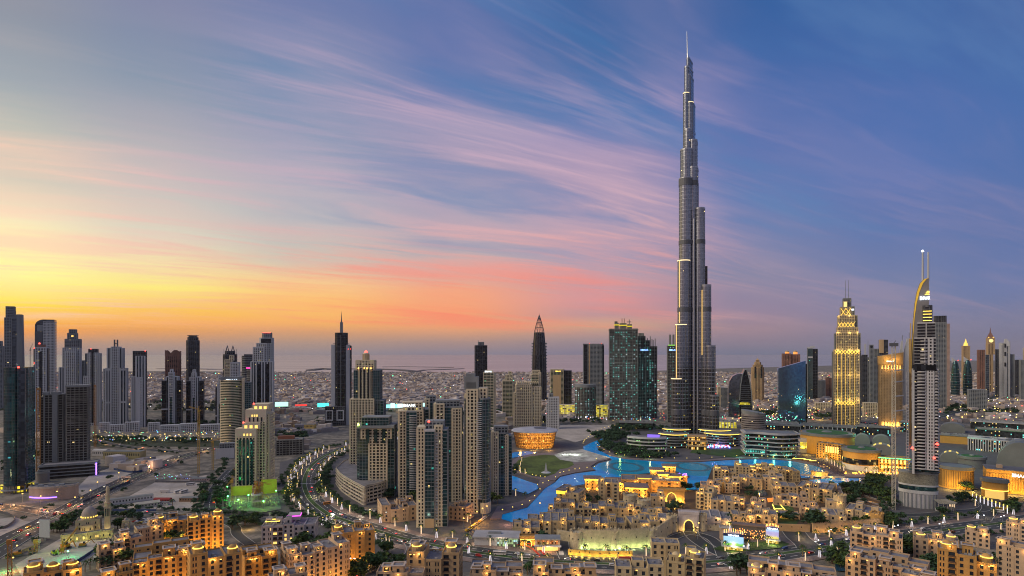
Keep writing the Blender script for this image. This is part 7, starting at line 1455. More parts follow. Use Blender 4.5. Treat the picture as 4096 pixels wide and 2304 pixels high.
# row of low white podium villas under the left towers
for i, (L, Rr, top) in enumerate(((395,440,1692),(440,500,1700),(500,560,1690),(592,640,1692),(640,720,1702),(720,790,1696),(800,880,1700))):
    tower('podium_building', ('low white podium block under the twin-mast tower, left end of its row','low white podium block with square openings under the twin-mast tower','low white podium block right of the twin-mast tower','low white podium block right of the tower with solid centre wall','low white podium block under the stepped tower before the red-brown crown','low white podium block before the slim flat-capped tower','low white podium block left of the green glass sign tower')[i], L, Rr, 1728, [(L,Rr,top,None,'white')], ratio=.4, cat='building')
if 0: s, t, o, H = bands('curved_podium', 'long white curved podium with ribbon windows along the bending boulevard', 'podium', 1340, 1532, 2018, 1925, 5, G_RES, mat('white podium band', (.48,.46,.44)), ratio=.75, rot=-22, t_=.9, sh=1.8)

out_ = pts([(1345,1935),(1365,1962),(1400,1988),(1440,2012),(1458,2021),(1470,2014),(1530,1998),(1534,1984),(1500,1960),(1440,1930),(1390,1898)]); cc_ = Vector(out_[4]); t = thing('curved_podium', 'long white curved podium with ribbon windows along the bending boulevard', 'podium', (cc_.x, cc_.y, 0))
o = [tuple(v - cc_) for v in smooth(out_ + [out_[0]], 4)[:-1]]; MB().prism(o, 0, 19.8).obj('glass_wall', G_RES, t); lat = MB(); skin(lat, o, 0, 19.8, 4, 1.7, 999, .8, .9); lat.obj('facade_frame', mat('white podium band', (.46,.42,.36)), t)
MB().poly(o, 20.1).obj('roof', ROOFG, t); MB().ring(o, .4, 20.3, 21.3).obj('roof_parapet', MATS['white podium band'], t)
# ------------------------------------------------------------------ green-lit building site
s = Site(925, 1010, 1985, ratio=.2); t = thing('site_wall', 'left tall lime-yellow screen wall at the foot of the cream stepped tower', 'hoarding', s.loc, s.rz); MB().box(-s.w/2, s.w/2, 0, 2, 0, s.z(1945)).obj('screen', mat('lime cloth', (.40,.46,.06)), t)
s = Site(1045, 1108, 1975, ratio=.2); t = thing('site_wall', 'right tall lime-yellow screen wall at the foot of the cream stepped tower', 'hoarding', s.loc, s.rz); MB().box(-s.w/2, s.w/2, 0, 2, 0, s.z(1918)).obj('screen', MATS['lime cloth'], t)
plight(None, *gp(960, 1998), 7, 3500, (.75,1,.1), 1); plight(None, *gp(1075, 1990), 7, 3000, (.75,1,.1), 1)
area('site_floor', [(885,1985),(1110,1975),(1125,2040),(1050,2052),(890,2040)], mat('wet concrete floor', (.12,.14,.12), .6, var=.4), z=.8)
rr_ = random.Random(11)
s = Site(890, 1120, 2040, ratio=.3); t = thing('scaffold_structure', 'green-lit jungle of formwork and scaffolding on the building site', 'scaffolding', s.loc, s.rz); mb = MB()
for i in range(90): x = rr_.uniform(-s.w/2, s.w/2); y = rr_.uniform(0, s.d); h = rr_.uniform(3, 13); mb.bar((x, y, 0), (x, y, h), .18, 3); mb.bar((x, y, h*.7), (x + rr_.uniform(-5, 5), y + rr_.uniform(-3, 3), h*.7), .14, 3)
for i in range(14): x = rr_.uniform(-s.w/2, s.w/2-6); y = rr_.uniform(0, s.d); h = rr_.uniform(3, 9); mb.box(x, x+rr_.uniform(4, 9), y, y+3, h, h+.3)
mb.obj('scaffold', mat('grey scaffold', (.28,.30,.27)), t)
for px, py, e, c in ((918,2015,9000,(.05,1,.12)),(915,1975,2500,(.1,1,.2)),(1035,2020,5000,(.25,1,.08)),(1110,1992,2500,(.1,1,.1)),(960,2030,6000,(.4,1,.08)),(1000,2010,3500,(.1,1,.15)),(1060,2036,5000,(.5,1,.1))):
    x, y = gp(px, py); plight(None, x, y - 4, 9, e, c, .6, 'site_light'); t = thing('site_lamp', 'green site floodlight on a post, %s' % ('brightest, centre left','upper left','mid right','right edge','lower left','centre','lower right')[int([918,915,1035,1110,960,1000,1060].index(px))], 'floodlight', (x, y-4, 0), group='green floodlights of the building site')
    MB().bar((0,0,0), (0,0,9), .2, 5).obj('post', GREYC, t); MB().dome(0, 0, .9, 9.2, 1, 8, 3).obj('lamp_head', glow('green lamp lens', (.1,1,.2), 12), t)
s = Site(996, 1060, 2030, ratio=1); t = thing('site_core', 'round concrete core with orange formwork crown on the green-lit site', 'building', s.loc, s.rz); MB().cyl(0, s.d/2, s.w*.3, 0, s.z(1985), 16).obj('core', RAWC, t); MB().cyl(0, s.d/2, s.w*.42, s.z(1985), s.z(1978), 16).obj('deck', WHITE, t)
mb = MB()
for i in range(40): a = rr_.uniform(0, 2*PI); r_ = rr_.uniform(0, s.w*.35); mb.bar((r_*math.cos(a), s.d/2+r_*math.sin(a), s.z(1978)), (r_*math.cos(a+.4), s.d/2+r_*math.sin(a+.4), s.z(1978)+rr_.uniform(3, 14)), .25, 3)
mb.obj('formwork', ORM, t)
for i, (x0_, j) in enumerate(((1030,(1075,2005)),(1048,(1085,1945)),(928,(905,1950)))): crane(x0_, 2025+i, 1945-12*i, 2.0, YMET, ('yellow crane on the green-lit site with jib reaching right and down','yellow crane on the green-lit site beside the round core','left yellow crane standing in the green light')[i], jib=j)
for l, lb, m_ in (([(880,2044),(940,2054),(1010,2062),(1075,2064)],'dark hoarding fence with small white panels in front of the green-lit site',DARKC),([(330,2012),(390,1985),(450,1958),(520,1930)],'dark hoarding between the diagonal road and the bus lot',DARKC),([(450,2046),(520,2047),(625,2047)],'blue hoarding along the side street by the bus lot',mat('blue hoarding', (.03,.06,.16))),([(425,2172),(380,2205),(320,2245),(290,2262)],'blue hoarding between the pile-driving site and the apartments',MATS['blue hoarding']),([(0,2052),(45,2066),(58,2085),(30,2110),(0,2118)],'low black curb wall around the sand island on the far left',DARKC),([(620,1930),(730,1931),(825,1930)],'dark hoarding above the bus lot',DARKC),([(455,1880),(530,1892),(600,1880)],'blue banner fence at the showroom car yard',MATS['blue hoarding']),([(20,2235),(80,2215),(140,2190),(160,2170)],'pale yellow site wall beside the diagonal road',mat('pale yellow plaster', (.55,.50,.27)))):
    p = smooth(pts(l), 4); c = p[len(p)//2]; t = thing('site_fence', lb, 'fence', (c.x, c.y, 0)); q_ = [a-c for a in p]; n = normals(q_); mb = MB()
    for i in range(len(q_)-1): mb.prism([tuple(q_[i]-n[i]*.15), tuple(q_[i+1]-n[i+1]*.15), tuple(q_[i+1]+n[i+1]*.15), tuple(q_[i]+n[i]*.15)], 0, 2.8)
    mb.obj('panel', m_, t); mb = MB(); [mb.box(a.x-.12, a.x+.12, a.y-.12, a.y+.12, 0, 3.0) for a in q_[::2]]; mb.obj('post', GREYC, t)
# lots on the left: cabins, tents, machines
def cabin(px, py, w, d, h, rot, lb, m_, pitched=False, nm='site_cabin', cat='cabin'):
    x, y = gp(px, py); t = thing(nm, lb, cat, (x, y, .3), R(rot)); MB().box(-w/2, w/2, 0, d, 0, h).obj('body', m_, t)
    if pitched: mb = MB().prism(rect(-w/2-.3, w/2+.3, -.3, d+.3), h, h+.15); mb.prism([(-w/2-.3, -.3), (w/2+.3, -.3), (w/2+.3, d+.3), (-w/2-.3, d+.3)], h+.15, h+1.6, [(-w/2-.3, d*.45), (w/2+.3, d*.45), (w/2+.3, d*.55), (-w/2-.3, d*.55)]); mb.obj('roof', m_, t)
    else: MB().box(-w/2-.2, w/2+.2, -.2, d+.2, h, h+.25).obj('roof', RGR, t)
    mb = MB(); [mb.box(-w/2+1+i*3, -w/2+2.2+i*3, -.06, 0, h*.4, h*.75) for i in range(int(w/3))]; mb.obj('window_row', PANE, t); return t
PW = mat('cabin white', (.50,.50,.48))
cabin(520, 2012, 46, 9, 5.5, 38, 'long two-storey white cabin row beside the blue hoarding', PW); cabin(590, 2030, 24, 10, 4, 38, 'white pitched tent hall right of the long cabin row', mat('tent canvas', (.45,.43,.36)), True, 'tent_hall', 'tent'); cabin(645, 2010, 18, 6, 3, 0, 'dark red roofed shed on the bus lot', mat('red shed', (.28,.03,.03)), True); cabin(640, 2022, 16, 5, 3, 0, 'white trailer below the dark red shed', PW)
cabin(755, 2008, 22, 8, 4, 0, 'brown shed with pale roof right of the dark red shed', mat('brown shed', (.25,.15,.09))); cabin(800, 1925, 26, 9, 3, 5, 'pink roofed barrack above the bus lot, right one', mat('pink barrack', (.38,.28,.28))); cabin(745, 1920, 26, 9, 3, 5, 'pink roofed barrack above the bus lot, left one', MATS['pink barrack'])
cabin(485, 1835, 60, 16, 11, -2, 'long showroom hall with lit yellow panels below the unfinished towers', mat('showroom wall', (.30,.27,.14)), False, 'showroom', 'building'); cabin(470, 1842, 26, 6, 4, 0, 'small cream sales kiosk in front of the showroom hall', PW); cabin(395, 1825, 22, 12, 9, 0, 'white tent hall left of the showroom hall', PW, True, 'tent_hall', 'tent')
cabin(1215, 1715, 46, 16, 9, 0, 'yellow low building with lamps on the empty land left of the needle tower', mat('yellow plaster', (.45,.34,.12)), False, 'low_building', 'building')
def machine(px, py, lb, m_, k=1.0, boom=True, nm='excavator'):
    x, y = gp(px, py); t = thing(nm, lb, nm.replace('_', ' '), (x, y, .4), rr_.uniform(-1, 1)); MB().box(-2.6*k, 2.6*k, -1.7*k, -1*k, 0, 1*k).box(-2.6*k, 2.6*k, 1*k, 1.7*k, 0, 1*k).obj('crawler_track', DARKC, t)
    MB().box(-2.2*k, 2*k, -1.4*k, 1.4*k, 1.1*k, 2.6*k).obj('body', m_, t); MB().box(.4*k, 1.8*k, -1.3*k, 0, 2.6*k, 3.8*k).obj('cab', PANE, t)
    if boom: MB().bar((2*k, .3, 2*k), (5.5*k, .3, 5*k), .35*k, 4).bar((5.5*k, .3, 5*k), (8*k, .3, 1.5*k), .28*k, 4).obj('boom', m_, t)
machine(217, 2220, 'lime green excavator on the pile-driving site', mat('lime machine paint', (.35,.45,.03)), 1.1); machine(262, 2195, 'orange crawler crane body in the middle of the pile-driving site', mat('orange machine paint', (.50,.20,.02)), 1.5); machine(330, 2188, 'orange excavator at the far right of the pile-driving site', MATS['orange machine paint'], 1.1); machine(70, 2225, 'orange generator truck left of the pile rigs', MATS['orange machine paint'], 1.3, False); machine(125, 2215, 'brown drilling machine beside the pale yellow site wall', MATS['brown shed'], 1.3)
def rig(px, by, top, w, lb, m_): crane(px, by, top, w, m_, lb, name='piling_rig')
rig(38, 2420, 2158, 2.2, 'tall orange piling rig mast at the lower left edge', ORM); rig(143, 2215, 2158, 1.8, 'ochre piling rig mast by the pale yellow site wall', YMET); rig(154, 2206, 2158, 1.2, 'pale yellow mast right next to the ochre piling rig', WMET)
crane(250, 2215, 2190, 1.6, mat('orange machine paint', (.5,.2,.02)), 'orange crawler crane with long raised boom over the pile-driving site', jib=(300,2120))
x, y = gp(48, 2290); plight(None, x, y, 6, 6000, (1,.45,.1)); plight(None, *gp(10, 2290), 6, 5000, (.2,1,.3)); plight(None, *gp(272, 2235), 8, 4000, (.1,1,.4), .5); plight(None, *gp(200, 2215), 10, 2000, (.8,1,.3), 1)
for px, py, m_, lb in ((272,2236,glow('green lamp lens', (.1,1,.2), 12),'bright green floodlight between the pile site and the domed amber block'),(52,2262,WARM,'bright orange floodlight beside the tall piling rig'),(68,2212,WARM,'orange floodlight over the generator truck')):
    x, y = gp(px, py); t = thing('site_lamp', lb, 'floodlight', (x, y, 0)); MB().bar((0,0,0), (0,0,6), .15, 5).obj('post', GREYC, t); MB().dome(0, 0, .7, 6, .9, 8, 3).obj('lamp_head', m_, t)
x, y = gp(177, 2168); t = thing('blank_billboard', 'blank white billboard beside the diagonal road', 'billboard', (x, y, 0), -.1); MB().box(-5, 5, 0, .6, 4, 20).obj('board', WHITE, t); MB().box(-.5, .5, .6, 1.2, 0, 18).obj('post', GREYC, t)
# obelisk-like white sculpture on the park lawn
x, y = gp(2184, 1894); t = thing('white_sail_sculpture', 'white sail-shaped sculpture on a round plinth in the park lawn', 'sculpture', (x, y, 1.3)); MB().cyl(0, 0, 7, 0, 1, 20, 5).obj('plinth', WHITE, t); MB().prism([(-2.2, -.8), (2.2, -.8), (2.2, .8), (-2.2, .8)], 1, 14, [(-.3, -.2), (.1, -.2), (.1, .2), (-.3, .2)]).obj('sail', WHITE, t)
# footbridge over the pond with lit pavilion, and terrace
s = Site(3200, 3380, 1918, d=7); t = thing('footbridge', 'sandstone footbridge with a lit golden arcade across the pond', 'bridge', s.loc, s.rz); w = s.w; mb = MB(); mb.box(-w/2, w/2, 0, 7, 3, 4.2); [mb.box(a-1.6, a+1.6, .5, 6.5, 0, 3) for a in (-w*.25, 0, w*.25)]; mb.obj('deck', STONE, t)
mb = MB(); [mb.box(-w*.26+i*w*.035, -w*.26+i*w*.035+1.2, 1, 6, 4.2, 8 + (2 if i in (0, 1, 9, 10) else 0)) for i in range(11)]; mb.box(-w*.27, w*.13, 1, 6, 8, 9); mb.obj('arcade', mat('gold lit arcade', (.6,.4,.14)), t); mb = MB(); [mb.box(-w*.26+i*w*.035+1.3, -w*.26+i*w*.035+3, 2, 5, 4.3, 7.6) for i in range(10)]; mb.obj('lit_bay', glow('arcade gold lamp', (1,.5,.08), 1.3), t); plight(t, -w*.1, -3, 6, 5000, (1,.55,.12), 1)
# fountain-side boats with yellow tops
for i, (px, py) in enumerate(((3180,1842),(3204,1842),(3226,1846),(3248,1851))):
    x, y = gp(px, py); t = thing('wooden_boat', ('first','second','third','fourth')[i] + ' yellow-lit tour boat from the left, moored along the lakeside promenade', 'boat', (x, y-3, .6), -.1, 'moored tour boats'); MB().prism([(-8,0),(-5,-2),(5,-2),(8,0),(5,2),(-5,2)], 0, 1.4).obj('hull', mat('boat wood', (.15,.08,.04)), t); MB().box(-5, 5, -1.6, 1.6, 3, 3.3).obj('lit_canopy', YEL, t); mb = MB(); [mb.bar((a, b_, 1.4), (a, b_, 3), .12, 4) for a in (-4.6, 4.6) for b_ in (-1.3, 1.3)]; mb.obj('canopy_post', GREYC, t)
# ------------------------------------------------------------------ vegetation
LEAF = {}
def leafmat(name, c):
    m_, q_, b_ = base(name); tc_ = q_.n('ShaderNodeTexCoord').outputs['Object']; n_ = q_.noise(tc_, .9, 3, .7); oi = q_.n('ShaderNodeObjectInfo').outputs['Random']
    a = q_.mix(q_.ss(n_, .35, .65), tuple(x*.45 for x in c)+(1,), tuple(x*1.6 for x in c)+(1,)); q_.put(b_.inputs['Base Color'], q_.mix(q_.m('MULTIPLY', oi, .5), a, tuple(x*.5 for x in c)+(1,))); b_.inputs['Roughness'].default_value = .9; m_.cycles.emission_sampling = 'NONE'; return m_
LF = [leafmat('broad leaf', (.05,.105,.026)), leafmat('dark leaf', (.032,.078,.034)), leafmat('yellow green leaf', (.06,.10,.015))]
BARK = mat('bark', (.10,.07,.05)); PALMB = mat('palm bark', (.22,.14,.08))
def crownmesh(seed, r, h, m_, n=170):
    rnd = random.Random(seed); mb = MB(); lobes = [(rnd.uniform(-.5,.5)*r, rnd.uniform(-.5,.5)*r, rnd.uniform(.25,.75)*h, rnd.uniform(.4,.62)*r) for _ in range(6)]
    for _ in range(n):
        lx, ly, lz, lr = rnd.choice(lobes); a = rnd.uniform(0, 2*PI); e = math.asin(rnd.uniform(-.7, 1)); rr = lr*rnd.uniform(.6, 1.08)
        c = Vector((lx + rr*math.cos(a)*math.cos(e), ly + rr*math.sin(a)*math.cos(e), lz + rr*.75*math.sin(e)))
        sz = rnd.uniform(.10, .2)*r; u = Vector((rnd.uniform(-1,1), rnd.uniform(-1,1), rnd.uniform(-.5,.5))).normalized(); v = u.cross(Vector((rnd.uniform(-1,1), rnd.uniform(-1,1), 1))).normalized()
        mb.quad(tuple(c-u*sz-v*sz*.7), tuple(c+u*sz-v*sz*.5), tuple(c+u*sz*.8+v*sz), tuple(c-u*sz*.7+v*sz*.8))
    return mb.mesh('crown', m_)
CR = [crownmesh(i, 4.2, 5, LF[i % 3], 150) for i in range(6)]
TR = MB().bar((0,0,0), (.1,0,3.2), .35, 6, .2).bar((.1,0,2.4), (1.4,.3,4.6), .16, 4, .08).bar((0,0,2.4), (-1.2,-.4,4.4), .16, 4, .08).mesh('trunk', BARK)
def frondmesh(seed, m_, n=15, L=3.6):
    rnd = random.Random(seed); mb = MB()
    for i in range(n):
        a = 2*PI*i/n + rnd.uniform(-.2, .2); up = rnd.choice((.9, .5, .15)) ; l = L*rnd.uniform(.85, 1.1); p = Vector((0, 0, 0)); d = Vector((math.cos(a), math.sin(a), 0)); w = .42; prev = None
        for k in range(5):
            u = k/4; q_ = d*l*u + Vector((0, 0, l*(up*u - 1.15*u*u))); sd_ = Vector((-d.y, d.x, 0))*w*(1 - .75*u)*(1 if k else .3)
            cur = (tuple(q_-sd_), tuple(q_+sd_)); 
            if prev: mb.quad(prev[0], prev[1], cur[1], cur[0])
            prev = cur
    return mb.mesh('crown', m_)
PF = [frondmesh(i, LF[(0, 1, 2)[i]], 19, 4.3) for i in range(3)]
PT = MB().bar((0,0,0), (.15,.05,8.5), .36, 7, .26).mesh('trunk', PALMB)
ml, ql, bl = base('lit trunk string'); bl.inputs['Base Color'].default_value = (.4,.3,.25,1); bl.inputs['Emission Color'].default_value = (1,.72,.42,1); bl.inputs['Emission Strength'].default_value = .9; ml.cycles.emission_sampling = 'NONE'
mw, qw, bw_ = base('white light curtain'); bw_.inputs['Base Color'].default_value = (.6,.6,.6,1); bw_.inputs['Emission Color'].default_value = (.95,.9,1,1); bw_.inputs['Emission Strength'].default_value = 1.2; mw.cycles.emission_sampling = 'NONE'
def curtain():
    mb = MB()
    for i in range(7): a = 2*PI*i/7; mb.bar((1.15*math.cos(a), 1.15*math.sin(a), .2), (.5*math.cos(a), .5*math.sin(a), 5.8), .085, 3)
    return mb.mesh('light_curtain', mw)
PL = MB().bar((0,0,.2), (.14,.05,8.0), .5, 7, .4).mesh('light_wrap', ml); PC = curtain(); PG = MB().dome(0, 0, .8, 7.4, .7, 8, 2).mesh('crown_uplight', YEL)
LM = [('white arch gate',2753,2126),('green-lit fort wall',2462,2194),('red path',2140,2210),('glass-fronted shop pavilion',1990,2188),('pale beige front tower',1735,2112),('white stepped townhouse row',1590,2092),('white curved podium',1440,2018),('grey-white apartment block',1160,2190),('cream stepped tower',1020,1958),('green-lit building site',1000,2040),('mosque',357,2148),('violet-lit showroom building',210,2008),('unfinished concrete towers',270,1885),('opera hall',2140,1798),('billboard pavilions',3000,2190),('underpass wall',3175,2126),('right fort wall',3400,2125),('sail-topped tower',3672,2050),('orange mall hall',4010,1985),('smaller green-roofed drum',3446,1885),('large green-roofed drum',3310,1822),('terraced glass building',3080,1836),('tallest tower',2780,1790),('golden market gateway',2685,2010),('needle tower',1366,1702),('bus lot',720,1980),('slanted blue office',3165,1706),('curved gold hotel',3562,1706),('amber seven-storey block',1412,2262),('large tan block at the bottom',1740,2300),('tan complex at the boulevard bend',3165,2290),('park lawn',2180,1870),('green glass sign tower',930,1795),('teal glass tower',76,1975),('pile-driving site',200,2210),('right edge',4090,2100)]
LMP = [(n_, Vector(gp(a, b_))) for n_, a, b_ in LM]
ORD = ['nearest', 'second nearest', 'third nearest', 'fourth nearest', 'fifth nearest', 'sixth nearest', 'seventh nearest', 'eighth nearest', 'ninth nearest', 'tenth nearest', 'eleventh nearest', 'twelfth nearest']
REG = []
def reg(o, kind, x, y): REG.append((o, kind, x, y))
def label_all():
    by = {}
    for o, kind, x, y in REG:
        d, n_, p = min(((Vector((x, y)) - p_).length, nn, p_) for nn, p_ in LMP); by.setdefault((kind, n_), []).append((d, o))
    for (kind, n_), l in by.items():
        l.sort(key=lambda a: a[0])
        for i, (d, o) in enumerate(l): o['label'] = f'{kind}, {ORD[i]} to the {n_}' if i < 12 else f'{kind}, among the farther ones around the {n_}'
def addobj(name, me, par=None, loc=None, rz=0, sc_=None):
    o = bpy.data.objects.new(name, me); COL.objects.link(o)
    if par: o.parent = par
    if loc: o.location = loc
    o.rotation_euler = (0, 0, rz)
    if sc_: o.scale = sc_
    return o
rv = random.Random(21)
TREES = []
def tree(x, y, k=1.0, z=0, kind=None, grp='round leafy trees'):
    TREES.append((x, y, k, z, rv.randrange(6), grp))
def mktree(x, y, k, z, i, grp):
    t = thing('leafy_tree', '', 'tree', (x, y, z), rv.uniform(0, 6), grp); t.scale = (k, k, k*rv.uniform(.85, 1.1))
    addobj('trunk', TR, t); addobj('crown', CR[i], t, (0, 0, 2.2)); reg(t, ('mid-green leafy tree','dark leafy tree','yellow-green leafy tree')[i % 3], x, y)
def palm(x, y, lit='wrap', k=1.0, z=0):
    t = thing('palm_tree', '', 'palm', (x, y, z), rv.uniform(0, 6), {'wrap':'palms with glowing wrapped trunks','curtain':'palms ringed by white light curtains',None:'unlit date palms'}[lit]); t.scale = (k, k, k)
    addobj('trunk', PT, t); addobj('crown', PF[rv.randrange(3)], t, (.15, .05, 8.4))
    if lit == 'wrap': addobj('light_wrap', PL, t); addobj('crown_uplight', PG, t)
    if lit == 'curtain': addobj('light_curtain', PC, t); addobj('crown_uplight', PG, t)
    reg(t, {'wrap':'palm with glowing wrapped trunk','curtain':'palm ringed by white light curtain',None:'unlit date palm'}[lit], x, y)
# boulevard palms on both pavements
bp, bw = roads['boulevard']; nb = normals(bp); acc_ = 0; k = 0
for i in range(len(bp)-1):
    L = (bp[i+1]-bp[i]).length; acc_ += L
    step = 13 if bp[i].y > 640 else 17
    if acc_ > step:
        acc_ = 0; k += 1
        px = CX + bp[i].x/bp[i].y*FPX
        if not (-60 < px < 4150): continue
        for sd_, o_ in ((1, bw/2+4.5), (-1, bw/2+4.5)):
            p = bp[i] + nb[i]*sd_*(o_ + (2 if k % 2 else 0)); pyy = HZ + CAMH*FPX/p.y
            if 2240 < px < 2260 or (3165 < px < 3260 and p.y > bp[i].y) or (1330 < px < 1400 and p.y > bp[i].y): continue
            if p.y < bp[i].y and 1650 < px < 2990 and k % 2: continue
            palm(p.x, p.y, ('curtain', 'wrap')[k % 2], 1.0 if bp[i].y < 640 else 1.08, .3)
for l, n_, lit in (([(1140,2000),(1160,1960),(1178,1900),(1215,1850),(1290,1800)],14,'curtain'),([(1165,1995),(1185,1955),(1200,1905),(1240,1850),(1320,1800)],14,'wrap'),([(3270,1822),(3310,1845),(3345,1868),(3375,1885)],9,'wrap'),([(3470,1895),(3560,1900),(3620,1900)],9,'wrap'),([(2250,1672),(2400,1676),(2560,1678)],22,'curtain'),([(1975,1680),(2045,1676)],6,'wrap'),([(3975,1990),(4030,1995)],7,'wrap'),([(2905,2165),(2925,2125)],3,'curtain'),([(2090,1850),(2075,1885),(2100,1900)],5,'wrap'),([(2700,2040),(2790,2150)],3,None),([(2920,2095),(2980,2110)],3,None),([(3810,2030),(3900,2025)],8,'wrap')):
    p = smooth(pts(l), 12)
    for i in range(n_): q_ = p[int(i*(len(p)-1)/max(1, n_-1))]; palm(q_.x + rv.uniform(-2, 2), q_.y + rv.uniform(-2, 2), lit, 1, .5)
for px, py, lit in ((2063,1985,'wrap'),(2100,2000,None),(2078,2112,None),(1870,2090,'wrap'),(1290,2102,'curtain'),(1530,2190,'curtain'),(1545,2175,'wrap'),(1875,2215,'curtain'),(2088,2255,'wrap'),(3325,2190,'curtain'),(3350,2210,'wrap'),(2190,2260,'wrap'),(3060,2270,None),(3210,2225,None),(2110,2300,None),(150,2290,None),(690,2030,None),(2990,2200,'wrap'),(3030,2190,'wrap'),(3275,2016,None),(3330,2230,None),(340,2290,None),(360,2280,None),(700,2300,None),(620,2310,None),(430,2120,None)): palm(*gp(px, py), lit, 1.0, .3)
for sd_ in (1, -1):     # planting strips under the palms, and along the local streets
    for key, off_, st_ in (('boulevard', 24, 1), ('service_lane', 10, 1), ('side_street', 12, 1), ('diagonal', 24, 4), ('north_loop', 14, 1)):
        p_, w_ = roads[key]; nn_ = normals(p_)
        for i in range(0, len(p_)-1, st_):
            for j in range(3):
                q_ = p_[i].lerp(p_[i+1], rv.random()) + nn_[i]*sd_*(off_ + rv.uniform(-3, 7)); px = CX + q_.x/q_.y*FPX
                if -20 < px < 4120 and rv.random() < .6 and not (1540 < px < 3300 and key == 'boulevard'): tree(q_.x, q_.y, rv.uniform(.5, .85), .2)
# leafy trees: hand-placed clusters (centre px, py, spread px, spread rows, count, size)
for px, py, sx, sy, n_, kk_ in ((560,2075+0,60,8,5,1),(2450,1752,80,18,70,1.5),(2420,1790,30,14,24,1.3),(2500,1803,70,16,50,1.2),(2600,1828,110,9,60,1.0),(2540,1718,90,10,50,1.4),(2660,1720,40,6,6,1.2),(3500,1945,60,30,26,1.3),(3530,1990,50,16,14,1.2),(3560,2100,50,14,14,1.2),(3840,2010,50,14,10,1.1),(4000,1968,35,6,8,1.2),(3870,1960,30,8,7,1.2),(3262,2118,20,10,4,1.8),(3150,2080,40,12,10,1.0),(2700,2040,50,10,10,.9),(2760,1962,30,6,6,1.2),(2840,1955,8,30,6,1.1),(275,2100,25,8,6,1.2),(225,2130,40,10,8,1.1),(470,2110,25,8,5,1.1),(450,2260,60,24,14,1.5),(660,2165,70,8,9,1.0),(1290,2215,80,22,22,1.5),(1200,2185,60,8,6,1.1),(1560,2215,30,14,6,1.1),(1590,2260,40,12,5,1.0),(1500,2275,60,14,9,1.3),(1430,2310,50,12,6,1.4),(2180,2165,14,10,3,1.1),(3360,2250,40,30,12,1.2),(3640,2220,40,16,12,1.6),(3720,2290,30,20,7,1.5),(3960,2290,50,16,8,1.6),(2985,2300,40,20,6,1.4),(2120,2290,20,8,2,1),(870,1985,14,40,14,1.0),(815,1990,10,50,12,1.0),(1180,1955,14,50,16,1.0),(1150,1990,10,40,8,1.0),(1280,1950,16,40,14,1.0),(1310,1900,20,30,10,1.0),(500,1765,150,8,40,1.1),(750,1770,100,8,30,1.1),(3440,1972,90,22,34,1.2),(3400,2015,70,14,16,1.0),(3560,2025,30,16,10,1.0),(3480,2060,70,8,12,1.0),(600,1700,300,6,50,1.3),(1180,1745,60,14,34,1.3),(3300,1640,260,8,60,1.3),(3950,1650,120,12,40,1.4),(2250,1690,160,8,40,1.2),(1290,1690,60,10,18,1.3),(1640,1740,50,12,18,1.2),(1950,1720,60,14,24,1.2),(3050,1660,60,8,24,1.3),(3300,1670,60,8,24,1.3),(3820,1640,60,16,24,1.8),(2000,1650,60,8,18,1.3),(1880,1660,40,8,12,1.3),(1660,2010,16,10,4,1.2),(1880,2000,30,14,8,1.2),(1970,2010,30,12,7,1.2),(1555,1990,20,12,4,1.2),(2950,2090,30,8,6,.9),(3330,2070,30,8,4,.9),(3000,1985,50,20,8,.8),(3460,2100,60,8,6,1.0),(2290,2180,20,5,2,1.2),(2060,1880,14,20,6,.9),(940,2120,16,16,4,1.3),(1000,2095,30,10,4,1.2),(2380,2010,40,10,4,.9),(4060,2040,30,14,6,1.2),(3780,2060,30,6,4,.9),(150,1820,40,10,6,1),(20,1880,20,30,5,1),(900,1850,10,20,5,1)):
    for i in range(n_): q_ = gp(px + rv.gauss(0, sx*.5), py + rv.gauss(0, sy*.5)); tree(*q_, kk_*rv.uniform(.75, 1.2)*1.15, .2)
TREES.sort(key=lambda a: -a[2]/a[1]); belt = MB()
for a in TREES[:285]: mktree(*a)
for x, y, k_, z, i, g_ in TREES[285:]:
    b0 = len(belt.v); belt.v += [(x + v_.co.x*k_, y + v_.co.y*k_, z + (v_.co.z + 1.6)*k_) for v_ in CR[i].vertices]; belt.f += [tuple(b0+j for j in p_.vertices) for p_ in CR[i].polygons]
tagp(belt.obj('tree_belt', LF[1]), 'dark leafy belts along the far roads, hotel gardens and lake plaza', 'trees', None, 'stuff')
# ------------------------------------------------------------------ far low-rise city
rf = random.Random(5); HM = [mat('far house cream', (.44,.38,.33), var=.1), mat('far house grey', (.26,.24,.24), var=.1), mat('far house white', (.60,.56,.53), var=.08), mat('far house tan', (.34,.26,.20), var=.1)]
occ = [(330,1640,5)]
def hit(px, py): return 0
HME = {}
def house_mesh(v, m_):
    if (v, m_) not in HME:
        mb = MB()
        if v == 0: mb.box(-9,9,-7,7,0,8).box(-4,4,-3,4,8,10.5)
        elif v == 1: mb.box(-12,4,-8,8,0,7).box(4,12,-6,6,0,9.5)
        elif v == 2: mb.box(-7,7,-7,7,0,11).box(-9,-7,-4,4,0,6)
        else: mb.box(-22,22,-9,9,0,7).box(-12,10,-5,5,7,9)
        mb.box(-1.5,1.5,-8.4,-8.0,1,3.5); HME[(v, m_)] = mb.mesh('house', HM[m_])
    return HME[(v, m_)]
stuffh = [MB() for _ in HM]; stufft = MB(); stuffl = {k_: MB() for k_ in ('y','w','g','b','r')}; cand = []
